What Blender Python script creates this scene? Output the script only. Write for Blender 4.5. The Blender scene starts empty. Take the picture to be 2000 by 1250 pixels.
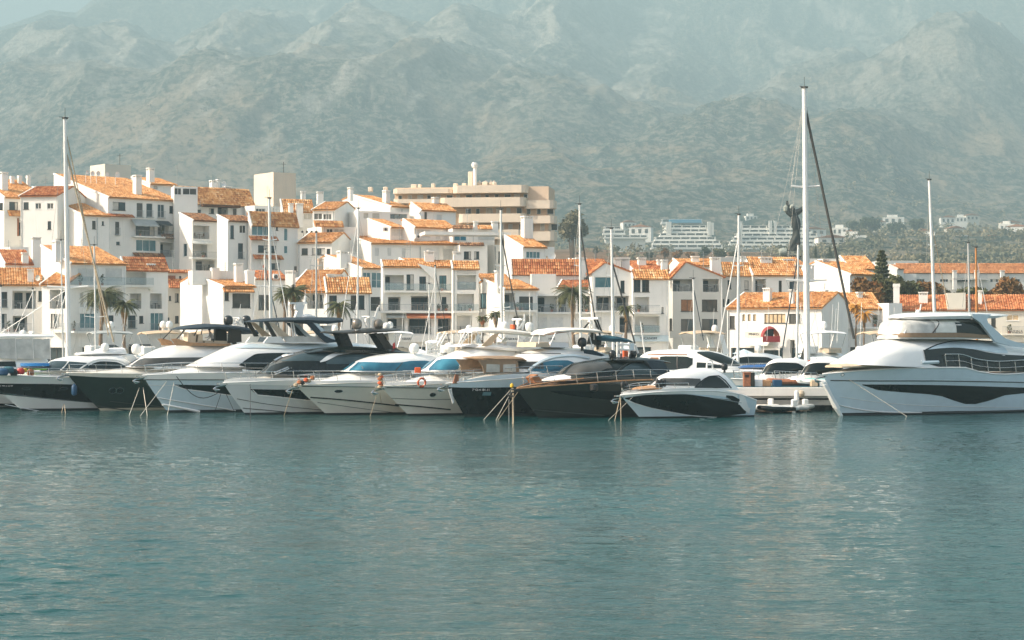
import bpy, math, random
import numpy as np
from mathutils import Vector, Matrix
S = bpy.context.scene
COL = S.collection
random.seed(7)
R = math.radians
# ------------------------------------------------------------------ camera
F, H0, CH = 3700.0, 645.0, 6.0          # focal length and horizon of the 2000 px wide photograph, eye height
cam = bpy.data.cameras.new('camera'); co = bpy.data.objects.new('camera', cam); COL.objects.link(co)
co.location = (0, 0, CH); co.rotation_euler = (R(90), 0, 0)
cam.sensor_width = 36; cam.lens = 36*F/2000; cam.shift_y = (H0-625)/2000
cam.clip_start = 1; cam.clip_end = 30000
S.camera = co
# ------------------------------------------------------------------ sky, sun, exposure
SUN = Vector((-0.80, -0.14, 0.58)).normalized()
w = bpy.data.worlds.new('World'); S.world = w; w.use_nodes = True
nt = w.node_tree; bg = nt.nodes['Background']
sky = nt.nodes.new('ShaderNodeTexSky'); sky.sky_type = 'NISHITA'; sky.sun_disc = False
sky.sun_elevation = math.asin(SUN.z); sky.sun_rotation = math.atan2(SUN.x, SUN.y)
sky.air_density = 1.0; sky.dust_density = 4.0; sky.ozone_density = 0.3
tint = nt.nodes.new('ShaderNodeMix'); tint.data_type = 'RGBA'; tint.blend_type = 'MULTIPLY'; tint.inputs[0].default_value = 1
tint.inputs[7].default_value = (1.12, 1.01, .93, 1); nt.links.new(sky.outputs[0], tint.inputs[6]); nt.links.new(tint.outputs[2], bg.inputs[0]); bg.inputs[1].default_value = 0.13
sl = bpy.data.lights.new('sun', 'SUN'); sl.energy = 5.0; sl.angle = R(0.5); sl.color = (1, 0.91, 0.79)
so = bpy.data.objects.new('sun', sl); COL.objects.link(so)
so.rotation_euler = SUN.to_track_quat('Z', 'Y').to_euler()
S.view_settings.view_transform = 'Standard'; S.view_settings.look = 'None'
S.view_settings.gamma = 1; S.view_settings.use_curve_mapping = False
S.view_settings.exposure = 1.42
S.render.engine = 'CYCLES'
S.cycles.use_denoising = True
S.cycles.max_bounces = 6; S.cycles.volume_bounces = 0
S.cycles.transparent_max_bounces = 8
try: S.cycles.volume_max_steps = 16
except Exception: pass

def X(px, Y): return (px-1000)*Y/F
def Z(py, Y): return CH-(py-H0)*Y/F
def ray(px, py): return Vector(((px-1000)/F, 1, -(py-H0)/F))

# ------------------------------------------------------------------ materials
MATS = {}
def nodes(name):
    m = bpy.data.materials.new(name); m.use_nodes = True
    n = m.node_tree; b = n.nodes['Principled BSDF']
    return m, n, b
def lk(n, a, b): n.links.new(a, b)
def noise(n, scale, detail=4, rough=.55, vec=None, dist=0):
    t = n.nodes.new('ShaderNodeTexNoise'); t.inputs['Scale'].default_value = scale
    t.inputs['Detail'].default_value = detail; t.inputs['Roughness'].default_value = rough
    t.inputs['Distortion'].default_value = dist
    if vec is None:
        tc = n.nodes.new('ShaderNodeTexCoord'); vec = tc.outputs['Object']
    lk(n, vec, t.inputs['Vector']); return t
def ramp(n, fac, stops):
    r = n.nodes.new('ShaderNodeValToRGB'); e = r.color_ramp.elements
    while len(e) < len(stops): e.new(0.5)
    for el, (p, c) in zip(e, stops):
        el.position = p; el.color = (*c, 1) if len(c) == 3 else c
    lk(n, fac, r.inputs[0]); return r
def mixc(n, fac, a, b, mode='MIX'):
    m = n.nodes.new('ShaderNodeMix'); m.data_type = 'RGBA'; m.blend_type = mode
    for k, v in ((0, fac), (6, a), (7, b)):
        if isinstance(v, (int, float)): m.inputs[k].default_value = v
        elif isinstance(v, tuple): m.inputs[k].default_value = (*v, 1)
        else: lk(n, v, m.inputs[k])
    return m.outputs[2]
def bump(n, b, h, strength=.3, dist=.05):
    u = n.nodes.new('ShaderNodeBump'); u.inputs['Strength'].default_value = strength
    u.inputs['Distance'].default_value = dist; lk(n, h, u.inputs['Height']); lk(n, u.outputs[0], b.inputs['Normal'])
def flat(name, col, rough=.5, metal=0, var=.12, scale=1.5, coat=0, spec=.5):
    """a paint, cloth or metal of one colour with faint uneven wear"""
    m, n, b = nodes(name)
    t = noise(n, scale, 5)
    lo = tuple(c*(1-var) for c in col); hi = tuple(min(1, c*(1+var)) for c in col)
    r = ramp(n, t.outputs[0], [(.3, lo), (.7, hi)])
    lk(n, r.outputs[0], b.inputs['Base Color'])
    b.inputs['Roughness'].default_value = rough; b.inputs['Metallic'].default_value = metal
    b.inputs['Coat Weight'].default_value = coat; b.inputs['Coat Roughness'].default_value = .08
    b.inputs['Specular IOR Level'].default_value = spec
    MATS[name] = m; return m
def plaster(name, col, dirt=(.45, .42, .36), amt=.35):
    m, n, b = nodes(name)
    t = noise(n, .35, 6, .6); r = ramp(n, t.outputs[0], [(.35, tuple(c*.93 for c in col)), (.65, col)])
    tc = n.nodes.new('ShaderNodeTexCoord'); mp = n.nodes.new('ShaderNodeMapping')
    mp.inputs['Scale'].default_value = (2.2, 2.2, .18); lk(n, tc.outputs['Object'], mp.inputs[0])
    st = noise(n, 1.0, 6, .65, mp.outputs[0]); sr = ramp(n, st.outputs[0], [(.55, (0, 0, 0)), (.8, (amt,)*3)])
    lk(n, mixc(n, sr.outputs[0], r.outputs[0], dirt), b.inputs['Base Color'])
    b.inputs['Roughness'].default_value = .9; b.inputs['Specular IOR Level'].default_value = .15
    f = noise(n, 9, 4); bump(n, b, f.outputs[0], .25, .03)
    MATS[name] = m; return m
def glass(name, col=(.03, .05, .055), rough=.06, tint=(.05, .08, .09)):
    m, n, b = nodes(name)
    t = noise(n, .45, 3); r = ramp(n, t.outputs[0], [(.38, col), (.62, tint)])
    lk(n, r.outputs[0], b.inputs['Base Color']); b.inputs['Roughness'].default_value = rough
    b.inputs['Specular IOR Level'].default_value = .35
    MATS[name] = m; return m
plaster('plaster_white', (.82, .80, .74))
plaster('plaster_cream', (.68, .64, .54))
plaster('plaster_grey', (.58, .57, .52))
plaster('plaster_salmon', (.72, .55, .40))
plaster('plaster_pale_salmon', (.80, .67, .52))
plaster('plaster_far', (.75, .74, .68))
glass('glass_dark'); glass('glass_teal', (.07, .16, .18), .08, (.13, .24, .26)); glass('glass_blue', (.02, .10, .16), .05, (.05, .22, .30))
glass('glass_black', (.005, .010, .008), .15, (.008, .015, .012)); glass('glass_grey', (.05, .05, .045), .12, (.10, .10, .09))
flat('frame_dark', (.05, .045, .04), .5); flat('frame_white', (.75, .75, .72), .45)
flat('rail_metal', (.30, .33, .33), .4, .3); flat('rail_dark', (.06, .08, .08), .5)
flat('shutter', (.62, .62, .58), .6); flat('curtain', (.60, .45, .27), .9, var=.2); flat('interior', (.33, .31, .27), .9, var=.3)
flat('interior_dark', (.05, .05, .045), .9, var=.5)
flat('curtain_pale', (.52, .50, .44), .9, var=.2)
flat('awning_grey', (.36, .38, .36), .8); flat('awning_orange', (.55, .20, .09), .85); flat('awning_dark', (.05, .065, .065), .8)
flat('awning_white', (.78, .76, .68), .8); flat('awning_red', (.26, .03, .03), .8)
flat('letter_dark', (.03, .03, .035), .6); flat('letter_grey', (.16, .16, .15), .6); flat('letter_white', (.75, .75, .72), .6)
flat('brick_brown', (.30, .12, .06), .85, var=.3, scale=6); flat('wood', (.30, .13, .05), .6, var=.3, scale=4)
flat('teak', (.42, .23, .11), .6, var=.25, scale=5); flat('rust', (.35, .13, .05), .8, var=.4, scale=5)
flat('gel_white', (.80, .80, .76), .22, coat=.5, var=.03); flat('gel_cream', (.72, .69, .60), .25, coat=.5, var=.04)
flat('gel_grey', (.62, .64, .62), .25, coat=.5, var=.04); flat('gel_black', (.006, .010, .009), .22, var=.2, spec=.3)
flat('gel_slate', (.018, .034, .027), .25, var=.1, spec=.35); flat('gel_graphite', (.040, .046, .038), .30, .2, var=.08, spec=.4)
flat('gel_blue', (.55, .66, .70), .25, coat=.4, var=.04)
flat('boot_dark', (.012, .015, .014), .5); flat('boot_cream', (.5, .45, .34), .5)
flat('steel', (.62, .62, .60), .22, .9, var=.05); flat('dark_metal', (.035, .035, .03), .4, .2, spec=.3)
flat('dome_grey', (.22, .20, .17), .28, .5); flat('dome_white', (.80, .79, .74), .35); flat('dome_black', (.015, .018, .018), .25)
flat('canvas_beige', (.55, .42, .28), .9, scale=4); flat('canvas_tan', (.30, .20, .12), .9, scale=4)
flat('canvas_navy', (.018, .036, .05), .85, scale=4); flat('canvas_teal', (.02, .09, .12), .85, scale=4)
flat('canvas_blue', (.02, .10, .28), .8, scale=4); flat('canvas_black', (.025, .028, .025), .85, scale=4)
flat('cushion_white', (.76, .76, .74), .85, var=.06, scale=3); flat('cushion_beige', (.52, .43, .31), .85, scale=3)
flat('mast_white', (.74, .74, .70), .35, .1, var=.06, scale=.8); flat('mast_grey', (.48, .50, .49), .35, .5, var=.1, scale=.8)
flat('wire', (.40, .40, .37), .4, .6); flat('wire_dark', (.045, .045, .04), .6); flat('rope_tan', (.42, .34, .23), .95, var=.3, scale=8)
flat('rope_pale', (.60, .56, .46), .95, var=.25, scale=8); flat('rope_black', (.02, .02, .02), .9)
flat('orange_plastic', (.62, .10, .02), .5); flat('yellow_plastic', (.65, .42, .02), .5); flat('red_plastic', (.45, .02, .015), .5)
flat('blue_plastic', (.01, .18, .45), .45); flat('green_plastic', (.20, .45, .05), .5); flat('navy_plastic', (.01, .06, .13), .5)
flat('rubber_black', (.012, .012, .012), .45); flat('rubber_grey', (.40, .42, .40), .6)
flat('clear_vinyl', (.50, .50, .46), .25, var=.25, scale=1.2)
flat('concrete', (.38, .37, .33), .9, var=.25, scale=.6); flat('concrete_wet', (.10, .10, .08), .7, var=.4, scale=1)
flat('bronze', (.018, .024, .02), .7, 0, var=.5, scale=.5); flat('bronze_pale', (.32, .35, .30), .6, .2, var=.3, scale=.3)
flat('stone', (.42, .38, .31), .9, var=.2, scale=.5)
flat('skin', (.45, .26, .17), .6); flat('hair', (.03, .02, .015), .7); flat('cloth_grey', (.45, .45, .45), .9); flat('cloth_dark', (.03, .03, .035), .9)
flat('palm_trunk', (.20, .14, .09), .95, var=.4, scale=3); flat('palm_crownshaft', (.36, .13, .05), .9, var=.4, scale=5)
def leafmat(name, a, b_, scale=1.5):
    m, n, b = nodes(name)
    t = noise(n, scale, 4, .7); r = ramp(n, t.outputs[0], [(.32, a), (.68, b_)])
    lk(n, r.outputs[0], b.inputs['Base Color']); b.inputs['Roughness'].default_value = .7
    b.inputs['Specular IOR Level'].default_value = .25
    MATS[name] = m
leafmat('palm_leaf', (.05, .075, .03), (.13, .12, .05)); leafmat('palm_dry', (.28, .17, .07), (.40, .22, .06))
leafmat('palm_orange', (.40, .17, .03), (.48, .25, .04))
leafmat('leaf_dark', (.03, .05, .025), (.08, .09, .035), .8); leafmat('leaf_olive', (.06, .075, .03), (.13, .12, .05), .6)
leafmat('leaf_rust', (.26, .11, .03), (.16, .11, .04), .6); leafmat('pine_leaf', (.06, .085, .045), (.16, .15, .07), .5)
leafmat('leaf_hill', (.09, .10, .055), (.27, .22, .13), .03)
flat('orange_wood', (.45, .19, .05), .5, var=.2)
flat('bark', (.13, .10, .07), .95, var=.3, scale=3)

def tilemat(name, cols, s=1.0):
    m, n, b = nodes(name)
    tc = n.nodes.new('ShaderNodeTexCoord')
    at = n.nodes.new('ShaderNodeAttribute'); at.attribute_name = 'tile'
    lich = noise(n, 1.4, 5, .7); ad = n.nodes.new('ShaderNodeMath'); ad.operation = 'MULTIPLY_ADD'; lk(n, lich.outputs[0], ad.inputs[0]); ad.inputs[1].default_value = .7; ad.inputs[2].default_value = -.22
    sm = n.nodes.new('ShaderNodeMath'); sm.operation = 'ADD'; sm.use_clamp = True; lk(n, ad.outputs[0], sm.inputs[0]); at2 = n.nodes.new('ShaderNodeMath'); at2.operation = 'MULTIPLY'; at2.inputs[1].default_value = .72; lk(n, at.outputs['Fac'], at2.inputs[0]); lk(n, at2.outputs[0], sm.inputs[1])
    r = ramp(n, sm.outputs[0], cols)
    t = noise(n, .45, 5, .65); big = ramp(n, t.outputs[0], [(.35, (.84, .80, .76)), (.65, (1.08, 1.06, 1.02))])
    c = mixc(n, 1.0, r.outputs[0], big.outputs[0], 'MULTIPLY')
    lk(n, c, b.inputs['Base Color']); b.inputs['Roughness'].default_value = .85; b.inputs['Specular IOR Level'].default_value = .2
    MATS[name] = m
tilemat('tile_orange', [(0, (.16, .07, .035)), (.14, (.40, .17, .065)), (.42, (.60, .30, .115)), (.72, (.66, .38, .17)), (1, (.80, .62, .40))], 1.15)
tilemat('tile_red', [(0, (.12, .045, .025)), (.18, (.36, .12, .05)), (.55, (.52, .21, .085)), (1, (.64, .36, .18))], 1.15)
tilemat('tile_brown', [(0, (.07, .04, .025)), (.3, (.20, .10, .05)), (.7, (.38, .20, .10)), (1, (.55, .38, .22))], 1.15)
tilemat('tile_far', [(0, (.30, .12, .05)), (.5, (.50, .22, .09)), (1, (.56, .30, .15))], .5)
M = MATS

# ------------------------------------------------------------------ mesh helpers
class MB:
    def __init__(s): s.v = []; s.f = []
    def add(s, vs, fs):
        o = len(s.v); s.v += [tuple(p) for p in vs]; s.f += [tuple(i+o for i in f) for f in fs]; return s
    def quad(s, a, b, c, d): return s.add([a, b, c, d], [(0, 1, 2, 3)])
    def box(s, x0, y0, z0, x1, y1, z1):
        return s.add([(x0, y0, z0), (x1, y0, z0), (x1, y1, z0), (x0, y1, z0), (x0, y0, z1), (x1, y0, z1), (x1, y1, z1), (x0, y1, z1)],
                     [(0, 3, 2, 1), (4, 5, 6, 7), (0, 1, 5, 4), (1, 2, 6, 5), (2, 3, 7, 6), (3, 0, 4, 7)])
    def bbox(s, x0, y0, z0, x1, y1, z1, b=.04):
        """box with chamfered vertical and top edges"""
        def ring(i, z): return [(x0+i, y0, z), (x1-i, y0, z), (x1, y0+i, z), (x1, y1-i, z), (x1-i, y1, z), (x0+i, y1, z), (x0, y1-i, z), (x0, y0+i, z)]
        def ring2(i, z): return [(x0+i+b, y0+b, z), (x1-i-b, y0+b, z), (x1-b, y0+i+b, z), (x1-b, y1-i-b, z), (x1-i-b, y1-b, z), (x0+i+b, y1-b, z), (x0+b, y1-i-b, z), (x0+b, y0+i+b, z)]
        r = [ring(b, z0), ring(b, z1-b), ring2(b, z1)]
        vs = sum(r, []); fs = [tuple(range(7, -1, -1)), tuple(range(16, 24))]
        for k in (0, 8):
            for i in range(8): fs.append((k+i, k+(i+1) % 8, k+8+(i+1) % 8, k+8+i))
        return s.add(vs, fs)
    def tube(s, pts, r, n=5, cap=True):
        pts = [Vector(p) for p in pts]; rs = r if isinstance(r, (list, tuple)) else [r]*len(pts)
        rings = []
        for i, p in enumerate(pts):
            d = (pts[min(i+1, len(pts)-1)]-pts[max(i-1, 0)])
            if d.length < 1e-9: d = Vector((0, 0, 1))
            d.normalize(); u = d.cross(Vector((0, 0, 1)))
            if u.length < .05: u = d.cross(Vector((0, 1, 0)))
            u.normalize(); v = d.cross(u)
            rings.append([p+(u*math.cos(2*math.pi*k/n)+v*math.sin(2*math.pi*k/n))*rs[i] for k in range(n)])
        vs = [q for rg in rings for q in rg]; fs = []
        for i in range(len(pts)-1):
            for k in range(n):
                a, b = i*n+k, i*n+(k+1) % n
                fs.append((a, b, b+n, a+n))
        if cap: fs += [tuple(range(n-1, -1, -1)), tuple(range((len(pts)-1)*n, len(pts)*n))]
        return s.add(vs, fs)
    def lathe(s, c, prof, n=14):
        """prof: list of (radius, height) around a vertical axis at c"""
        vs = []; fs = []
        for (r, h) in prof:
            for k in range(n): vs.append((c[0]+r*math.cos(2*math.pi*k/n), c[1]+r*math.sin(2*math.pi*k/n), c[2]+h))
        for i in range(len(prof)-1):
            for k in range(n): fs.append((i*n+k, i*n+(k+1) % n, (i+1)*n+(k+1) % n, (i+1)*n+k))
        fs += [tuple(range(n-1, -1, -1)), tuple(range((len(prof)-1)*n, len(prof)*n))]
        return s.add(vs, fs)
    def grid(s, rows, close=False):
        n = len(rows[0]); vs = [p for r in rows for p in r]; fs = []
        for i in range(len(rows)-1):
            for k in range(n-1 if not close else n):
                fs.append((i*n+k, i*n+(k+1) % n, (i+1)*n+(k+1) % n, (i+1)*n+k))
        return s.add(vs, fs)
    def prism(s, poly, y0, y1):
        """outline in (x, z) extruded between y0 and y1"""
        n = len(poly); vs = [(x, y0, z) for x, z in poly]+[(x, y1, z) for x, z in poly]
        fs = [tuple(range(n)), tuple(range(2*n-1, n-1, -1))]+[(i, (i+1) % n, n+(i+1) % n, n+i) for i in range(n)]
        return s.add(vs, fs)
    def mesh(s, name, mat, smooth=False):
        me = bpy.data.meshes.new(name); me.from_pydata(s.v, [], s.f)
        for m in (mat if isinstance(mat, list) else [mat]): me.materials.append(M[m] if isinstance(m, str) else m)
        me.update()
        if smooth:
            me.shade_smooth()
            try: me.set_sharp_from_angle(angle=R(38))
            except Exception: pass
        return me
    def build(s, name, mat, parent=None, smooth=False, label=None):
        o = bpy.data.objects.new(name, s.mesh(name, mat, smooth)); COL.objects.link(o)
        if parent is not None: o.parent = parent
        if label: o['label'] = label
        return o
def link(name, me, parent=None, loc=(0, 0, 0), rz=0, sc=1):
    o = bpy.data.objects.new(name, me); COL.objects.link(o)
    if parent is not None: o.parent = parent
    o.location = loc; o.rotation_euler = (0, 0, rz)
    if sc != 1: o.scale = (sc,)*3
    return o
def thing(name, label, cat, loc=(0, 0, 0), rz=0, group=None):
    o = bpy.data.objects.new(name, None); COL.objects.link(o)
    o.location = loc; o.rotation_euler = (0, 0, rz); o['label'] = label; o['category'] = cat
    if group: o['group'] = group
    return o
def tag(o, label, cat, group=None):
    o['label'] = label; o['category'] = cat
    if group: o['group'] = group
    return o
def kind(o, k): o['kind'] = k; return o
def interp(pts, x):
    if x <= pts[0][0]: return pts[0][1]
    for (a, b), (c, d) in zip(pts, pts[1:]):
        if x <= c: return b+(d-b)*(x-a)/max(c-a, 1e-9)
    return pts[-1][1]
def sinterp(pts, x):
    """smooth (catmull-rom like) interpolation"""
    if x <= pts[0][0]: return pts[0][1]
    if x >= pts[-1][0]: return pts[-1][1]
    for i in range(len(pts)-1):
        if x <= pts[i+1][0]:
            x0, y0 = pts[i]; x1, y1 = pts[i+1]; h = x1-x0
            sl = lambda j: 0 if j < 0 or j >= len(pts)-1 else (pts[j+1][1]-pts[j][1])/max(pts[j+1][0]-pts[j][0], 1e-9)
            a, b, c = sl(i-1) if i > 0 else sl(i), sl(i), sl(i+1) if i+1 < len(pts)-1 else sl(i)
            m0 = 0 if a*b <= 0 else 2*a*b/(a+b); m1 = 0 if b*c <= 0 else 2*b*c/(b+c)
            if i == 0: m0 = b
            if i+1 == len(pts)-1: m1 = b
            t = (x-x0)/h
            return (2*t**3-3*t*t+1)*y0+(t**3-2*t*t+t)*h*m0+(-2*t**3+3*t*t)*y1+(t**3-t*t)*h*m1
def text(s, size, mat, parent, loc, rot, ext=.02, name='lettering', align='CENTER'):
    c = bpy.data.curves.new(name, 'FONT'); c.body = s; c.size = size; c.extrude = ext
    c.align_x = align; c.align_y = 'CENTER'; c.materials.append(M[mat])
    t_ = bpy.data.objects.new(name, c); COL.objects.link(t_); dg = bpy.context.evaluated_depsgraph_get()
    me = bpy.data.meshes.new_from_object(t_.evaluated_get(dg)); bpy.data.objects.remove(t_)
    if not me.materials: me.materials.append(M[mat])
    o = bpy.data.objects.new(name, me); COL.objects.link(o); o.parent = parent
    o.location = loc; o.rotation_euler = rot; return o
def leaf_cloud(mb, c, r, n, size, rnd, flatz=.8):
    for _ in range(n):
        d = Vector((rnd.gauss(0, 1), rnd.gauss(0, 1), rnd.gauss(0, 1))).normalized()*(rnd.random()**.33)
        p = Vector((c[0]+d.x*r[0], c[1]+d.y*r[1], c[2]+d.z*r[2])); s_ = size*rnd.uniform(.5, 1.3); a = Vector((rnd.gauss(0, 1), rnd.gauss(0, 1), rnd.gauss(0, 1)*flatz)).normalized(); b = a.cross(Vector((rnd.gauss(0, 1), rnd.gauss(0, 1), rnd.gauss(0, 1)))).normalized()
        mb.add([p-a*s_-b*s_*.5, p+a*s_-b*s_*.6, p+a*s_*.2+b*s_], [(0, 1, 2)])
# ------------------------------------------------------------------ terrain and mountain
def _h(ix, iy, s):
    a = (ix*374761393+iy*668265263+s*1442695041) & 0xffffffff
    a = ((a ^ (a >> 13))*1274126177) & 0xffffffff
    return ((a ^ (a >> 16)) & 0xffff)/65535.0
def vnoise(x, y, s=0):
    xi = np.floor(x).astype(np.int64); yi = np.floor(y).astype(np.int64); fx = x-xi; fy = y-yi
    fx = fx*fx*fx*(fx*(fx*6-15)+10); fy = fy*fy*fy*(fy*(fy*6-15)+10)
    a = _h(xi, yi, s); b = _h(xi+1, yi, s); c = _h(xi, yi+1, s); d = _h(xi+1, yi+1, s)
    return (a+(b-a)*fx)*(1-fy)+(c+(d-c)*fx)*fy
def fbm(x, y, o=5, s=0, g=.5):
    r = 0; a = 1; t = 0
    for i in range(o): r = r+a*vnoise(x, y, s+i*17); t += a; a *= g; x = x*2.03+13.7; y = y*2.03-7.3
    return r/t
def ridged(x, y, o=5, s=0, g=.55):
    r = 0; a = 1; t = 0; w_ = 1
    for i in range(o):
        n_ = 1-np.abs(2*vnoise(x, y, s+i*31)-1); n_ = n_*n_*w_; r = r+a*n_; t += a; a *= g
        w_ = np.clip(n_*1.6, 0, 1); x = x*2.1+3.1; y = y*2.1+9.2
    return r/t
PROF = [(225, 1.2), (500, 1.6), (700, 8), (900, 34), (1100, 52), (1300, 67), (1600, 84), (2000, 116), (2600, 185), (3400, 320), (4300, 520), (5200, 770), (6000, 1020), (6800, 1240), (7600, 1330)]
CREST = [(-1400, 500), (-500, 170), (0, 55), (60, 40), (95, 24), (125, 27), (148, 30), (185, 2), (300, -45), (700, -110), (3400, -160)]
def ypy(py): return float(np.interp(py, [20, 102, 203, 303, 383, 438, 480], [6000, 5200, 4300, 3400, 2600, 2000, 1500]))
# spur crests of this mountain side: (photo column, base row) from top to bottom, height, left and right flank widths
SPURS = [([(500, 110), (440, 190), (395, 260), (350, 320)], 150, 420, 150), ([(745, 110), (690, 190), (640, 250), (560, 320), (520, 350)], 160, 430, 150),
         ([(930, 90), (905, 150), (850, 230), (770, 310), (700, 350)], 150, 420, 150), ([(270, 110), (235, 190), (180, 280), (150, 330)], 120, 300, 120), ([(120, 120), (95, 200), (40, 300)], 100, 260, 120),
         ([(620, 60), (560, 130), (520, 170)], 90, 240, 100), ([(1120, 60), (1080, 140), (1010, 230), (930, 330)], 130, 420, 170), ([(1330, 40), (1290, 130), (1230, 230), (1160, 320)], 110, 420, 180),
         ([(1470, 60), (1560, 110), (1640, 170), (1700, 240)], 120, 200, 340), ([(1780, 50), (1850, 120), (1900, 190), (1930, 270)], 130, 220, 360), ([(1560, 190), (1500, 270), (1440, 350)], 90, 300, 160), ([(1960, 150), (1880, 280), (1800, 360)], 100, 320, 180),
         ([(820, 300), (780, 350), (740, 395)], 60, 200, 110), ([(1090, 320), (1050, 360), (1000, 400)], 60, 220, 110), ([(1330, 340), (1290, 380), (1260, 410)], 50, 200, 110), ([(1500, 330), (1450, 370), (1400, 410)], 50, 200, 110), ([(1750, 310), (1700, 360), (1660, 405)], 60, 220, 120), ([(420, 320), (380, 360), (340, 400)], 55, 200, 110), ([(1130, 340), (1110, 380), (1090, 410)], 45, 160, 100)]
def terrain_z(x, y):
    x = np.asarray(x, float); y = np.asarray(y, float)
    px = 1000+x*F/np.maximum(y, 1)
    base = np.interp(y, [p[0] for p in PROF], [p[1] for p in PROF])
    far = np.clip((y-1700)/4300, 0, 1)
    wx = x+95*(fbm(x/500, y/600, 4, 3)-.5)*2; wy = y+90*(fbm(x/500, y/600, 4, 5)-.5)*2
    u = (wx*.975-wy*.16); v = (wx*.16+wy*.975)
    big = ridged(u/780+.35, v/2900, 2, 11)
    mid = ridged(u/250, v/640, 4, 21)
    fine = ridged(u/80, v/150, 4, 41)
    tiny = ridged(u/30+4, v/42, 3, 47)
    z = base+far*((big-.42)*150+(mid-.4)*32)+np.sqrt(far)*((ridged(u/105+7, v/520, 3, 51)-.4)*26+(fine-.35)*13+(tiny-.35)*9)+(1-far)*np.clip((y-450)/900, 0, 1)*((fbm(x/230, y/230, 5, 61)-.5)*42)
    z = z+np.clip((y-1200)/1500, 0, 1)*(fbm(x/60, y/60, 4, 71)-.5)*16
    crest = np.zeros_like(z)
    for pts, A, wl, wr in SPURS:
        ys = [ypy(b) for a, b in pts][::-1]; xs = [(a-1000)*ypy(b)/F for a, b in pts][::-1]
        xc = np.interp(y, ys, xs); sl_ = (xs[0]-xs[-1])/(ys[0]-ys[-1]+1e-6); xc = np.where(y < ys[0], xs[0]+(y-ys[0])*sl_, xc); xc = np.where(y > ys[-1], xs[-1]+(y-ys[-1])*sl_, xc)
        dx = wx-xc; m_ = np.clip(1-np.where(dx < 0, -dx/wl, dx/wr), 0, 1); env = np.clip((y-ys[0]+350)/450, 0, 1)*np.clip((ys[-1]+500-y)/600, 0, 1)
        b_ = m_*env; z = z+.72*A*b_; crest = np.maximum(crest, b_*(dx < 30))
    cr = CH+(H0-np.interp(px, [p[0] for p in CREST], [p[1] for p in CREST]))*6700/F
    hi = np.clip((y-5500)/1200, 0, 1); hi = hi*hi*(3-2*hi)
    z = z*(1-hi)+(cr+(fine-.35)*34*(px > 190)+(fbm(x/120, y/300, 3, 91)-.5)*14)*hi
    # nothing before the crest may rise above the sight line to it
    lim = CH+(cr-CH)*y/6700-8
    z = np.where((px < 420) & (y < 6650) & (y > 2500), np.minimum(z, lim+np.clip((px-250)/170, 0, 1)*250), z)
    flat_ = np.clip((px-1150)/60, 0, 1)*np.clip((1680-px)/60, 0, 1)*np.clip((y-1000)/120, 0, 1)*np.clip((1700-y)/100, 0, 1)
    z = z*(1-flat_)+np.minimum(z, CH+(H0-492)*y/F)*flat_
    z = np.where(y > 6900, z-(y-6900)*.35, z)
    return z, big, crest, fine
def ell(px, py, cx, cy, rx, ry, ang=0):
    a = R(ang); dx = px-cx; dy = py-cy
    e = ((dx*math.cos(a)+dy*math.sin(a))/rx)**2+((-dx*math.sin(a)+dy*math.cos(a))/ry)**2
    return np.clip(1.6-e*1.2, 0, 1)
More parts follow.
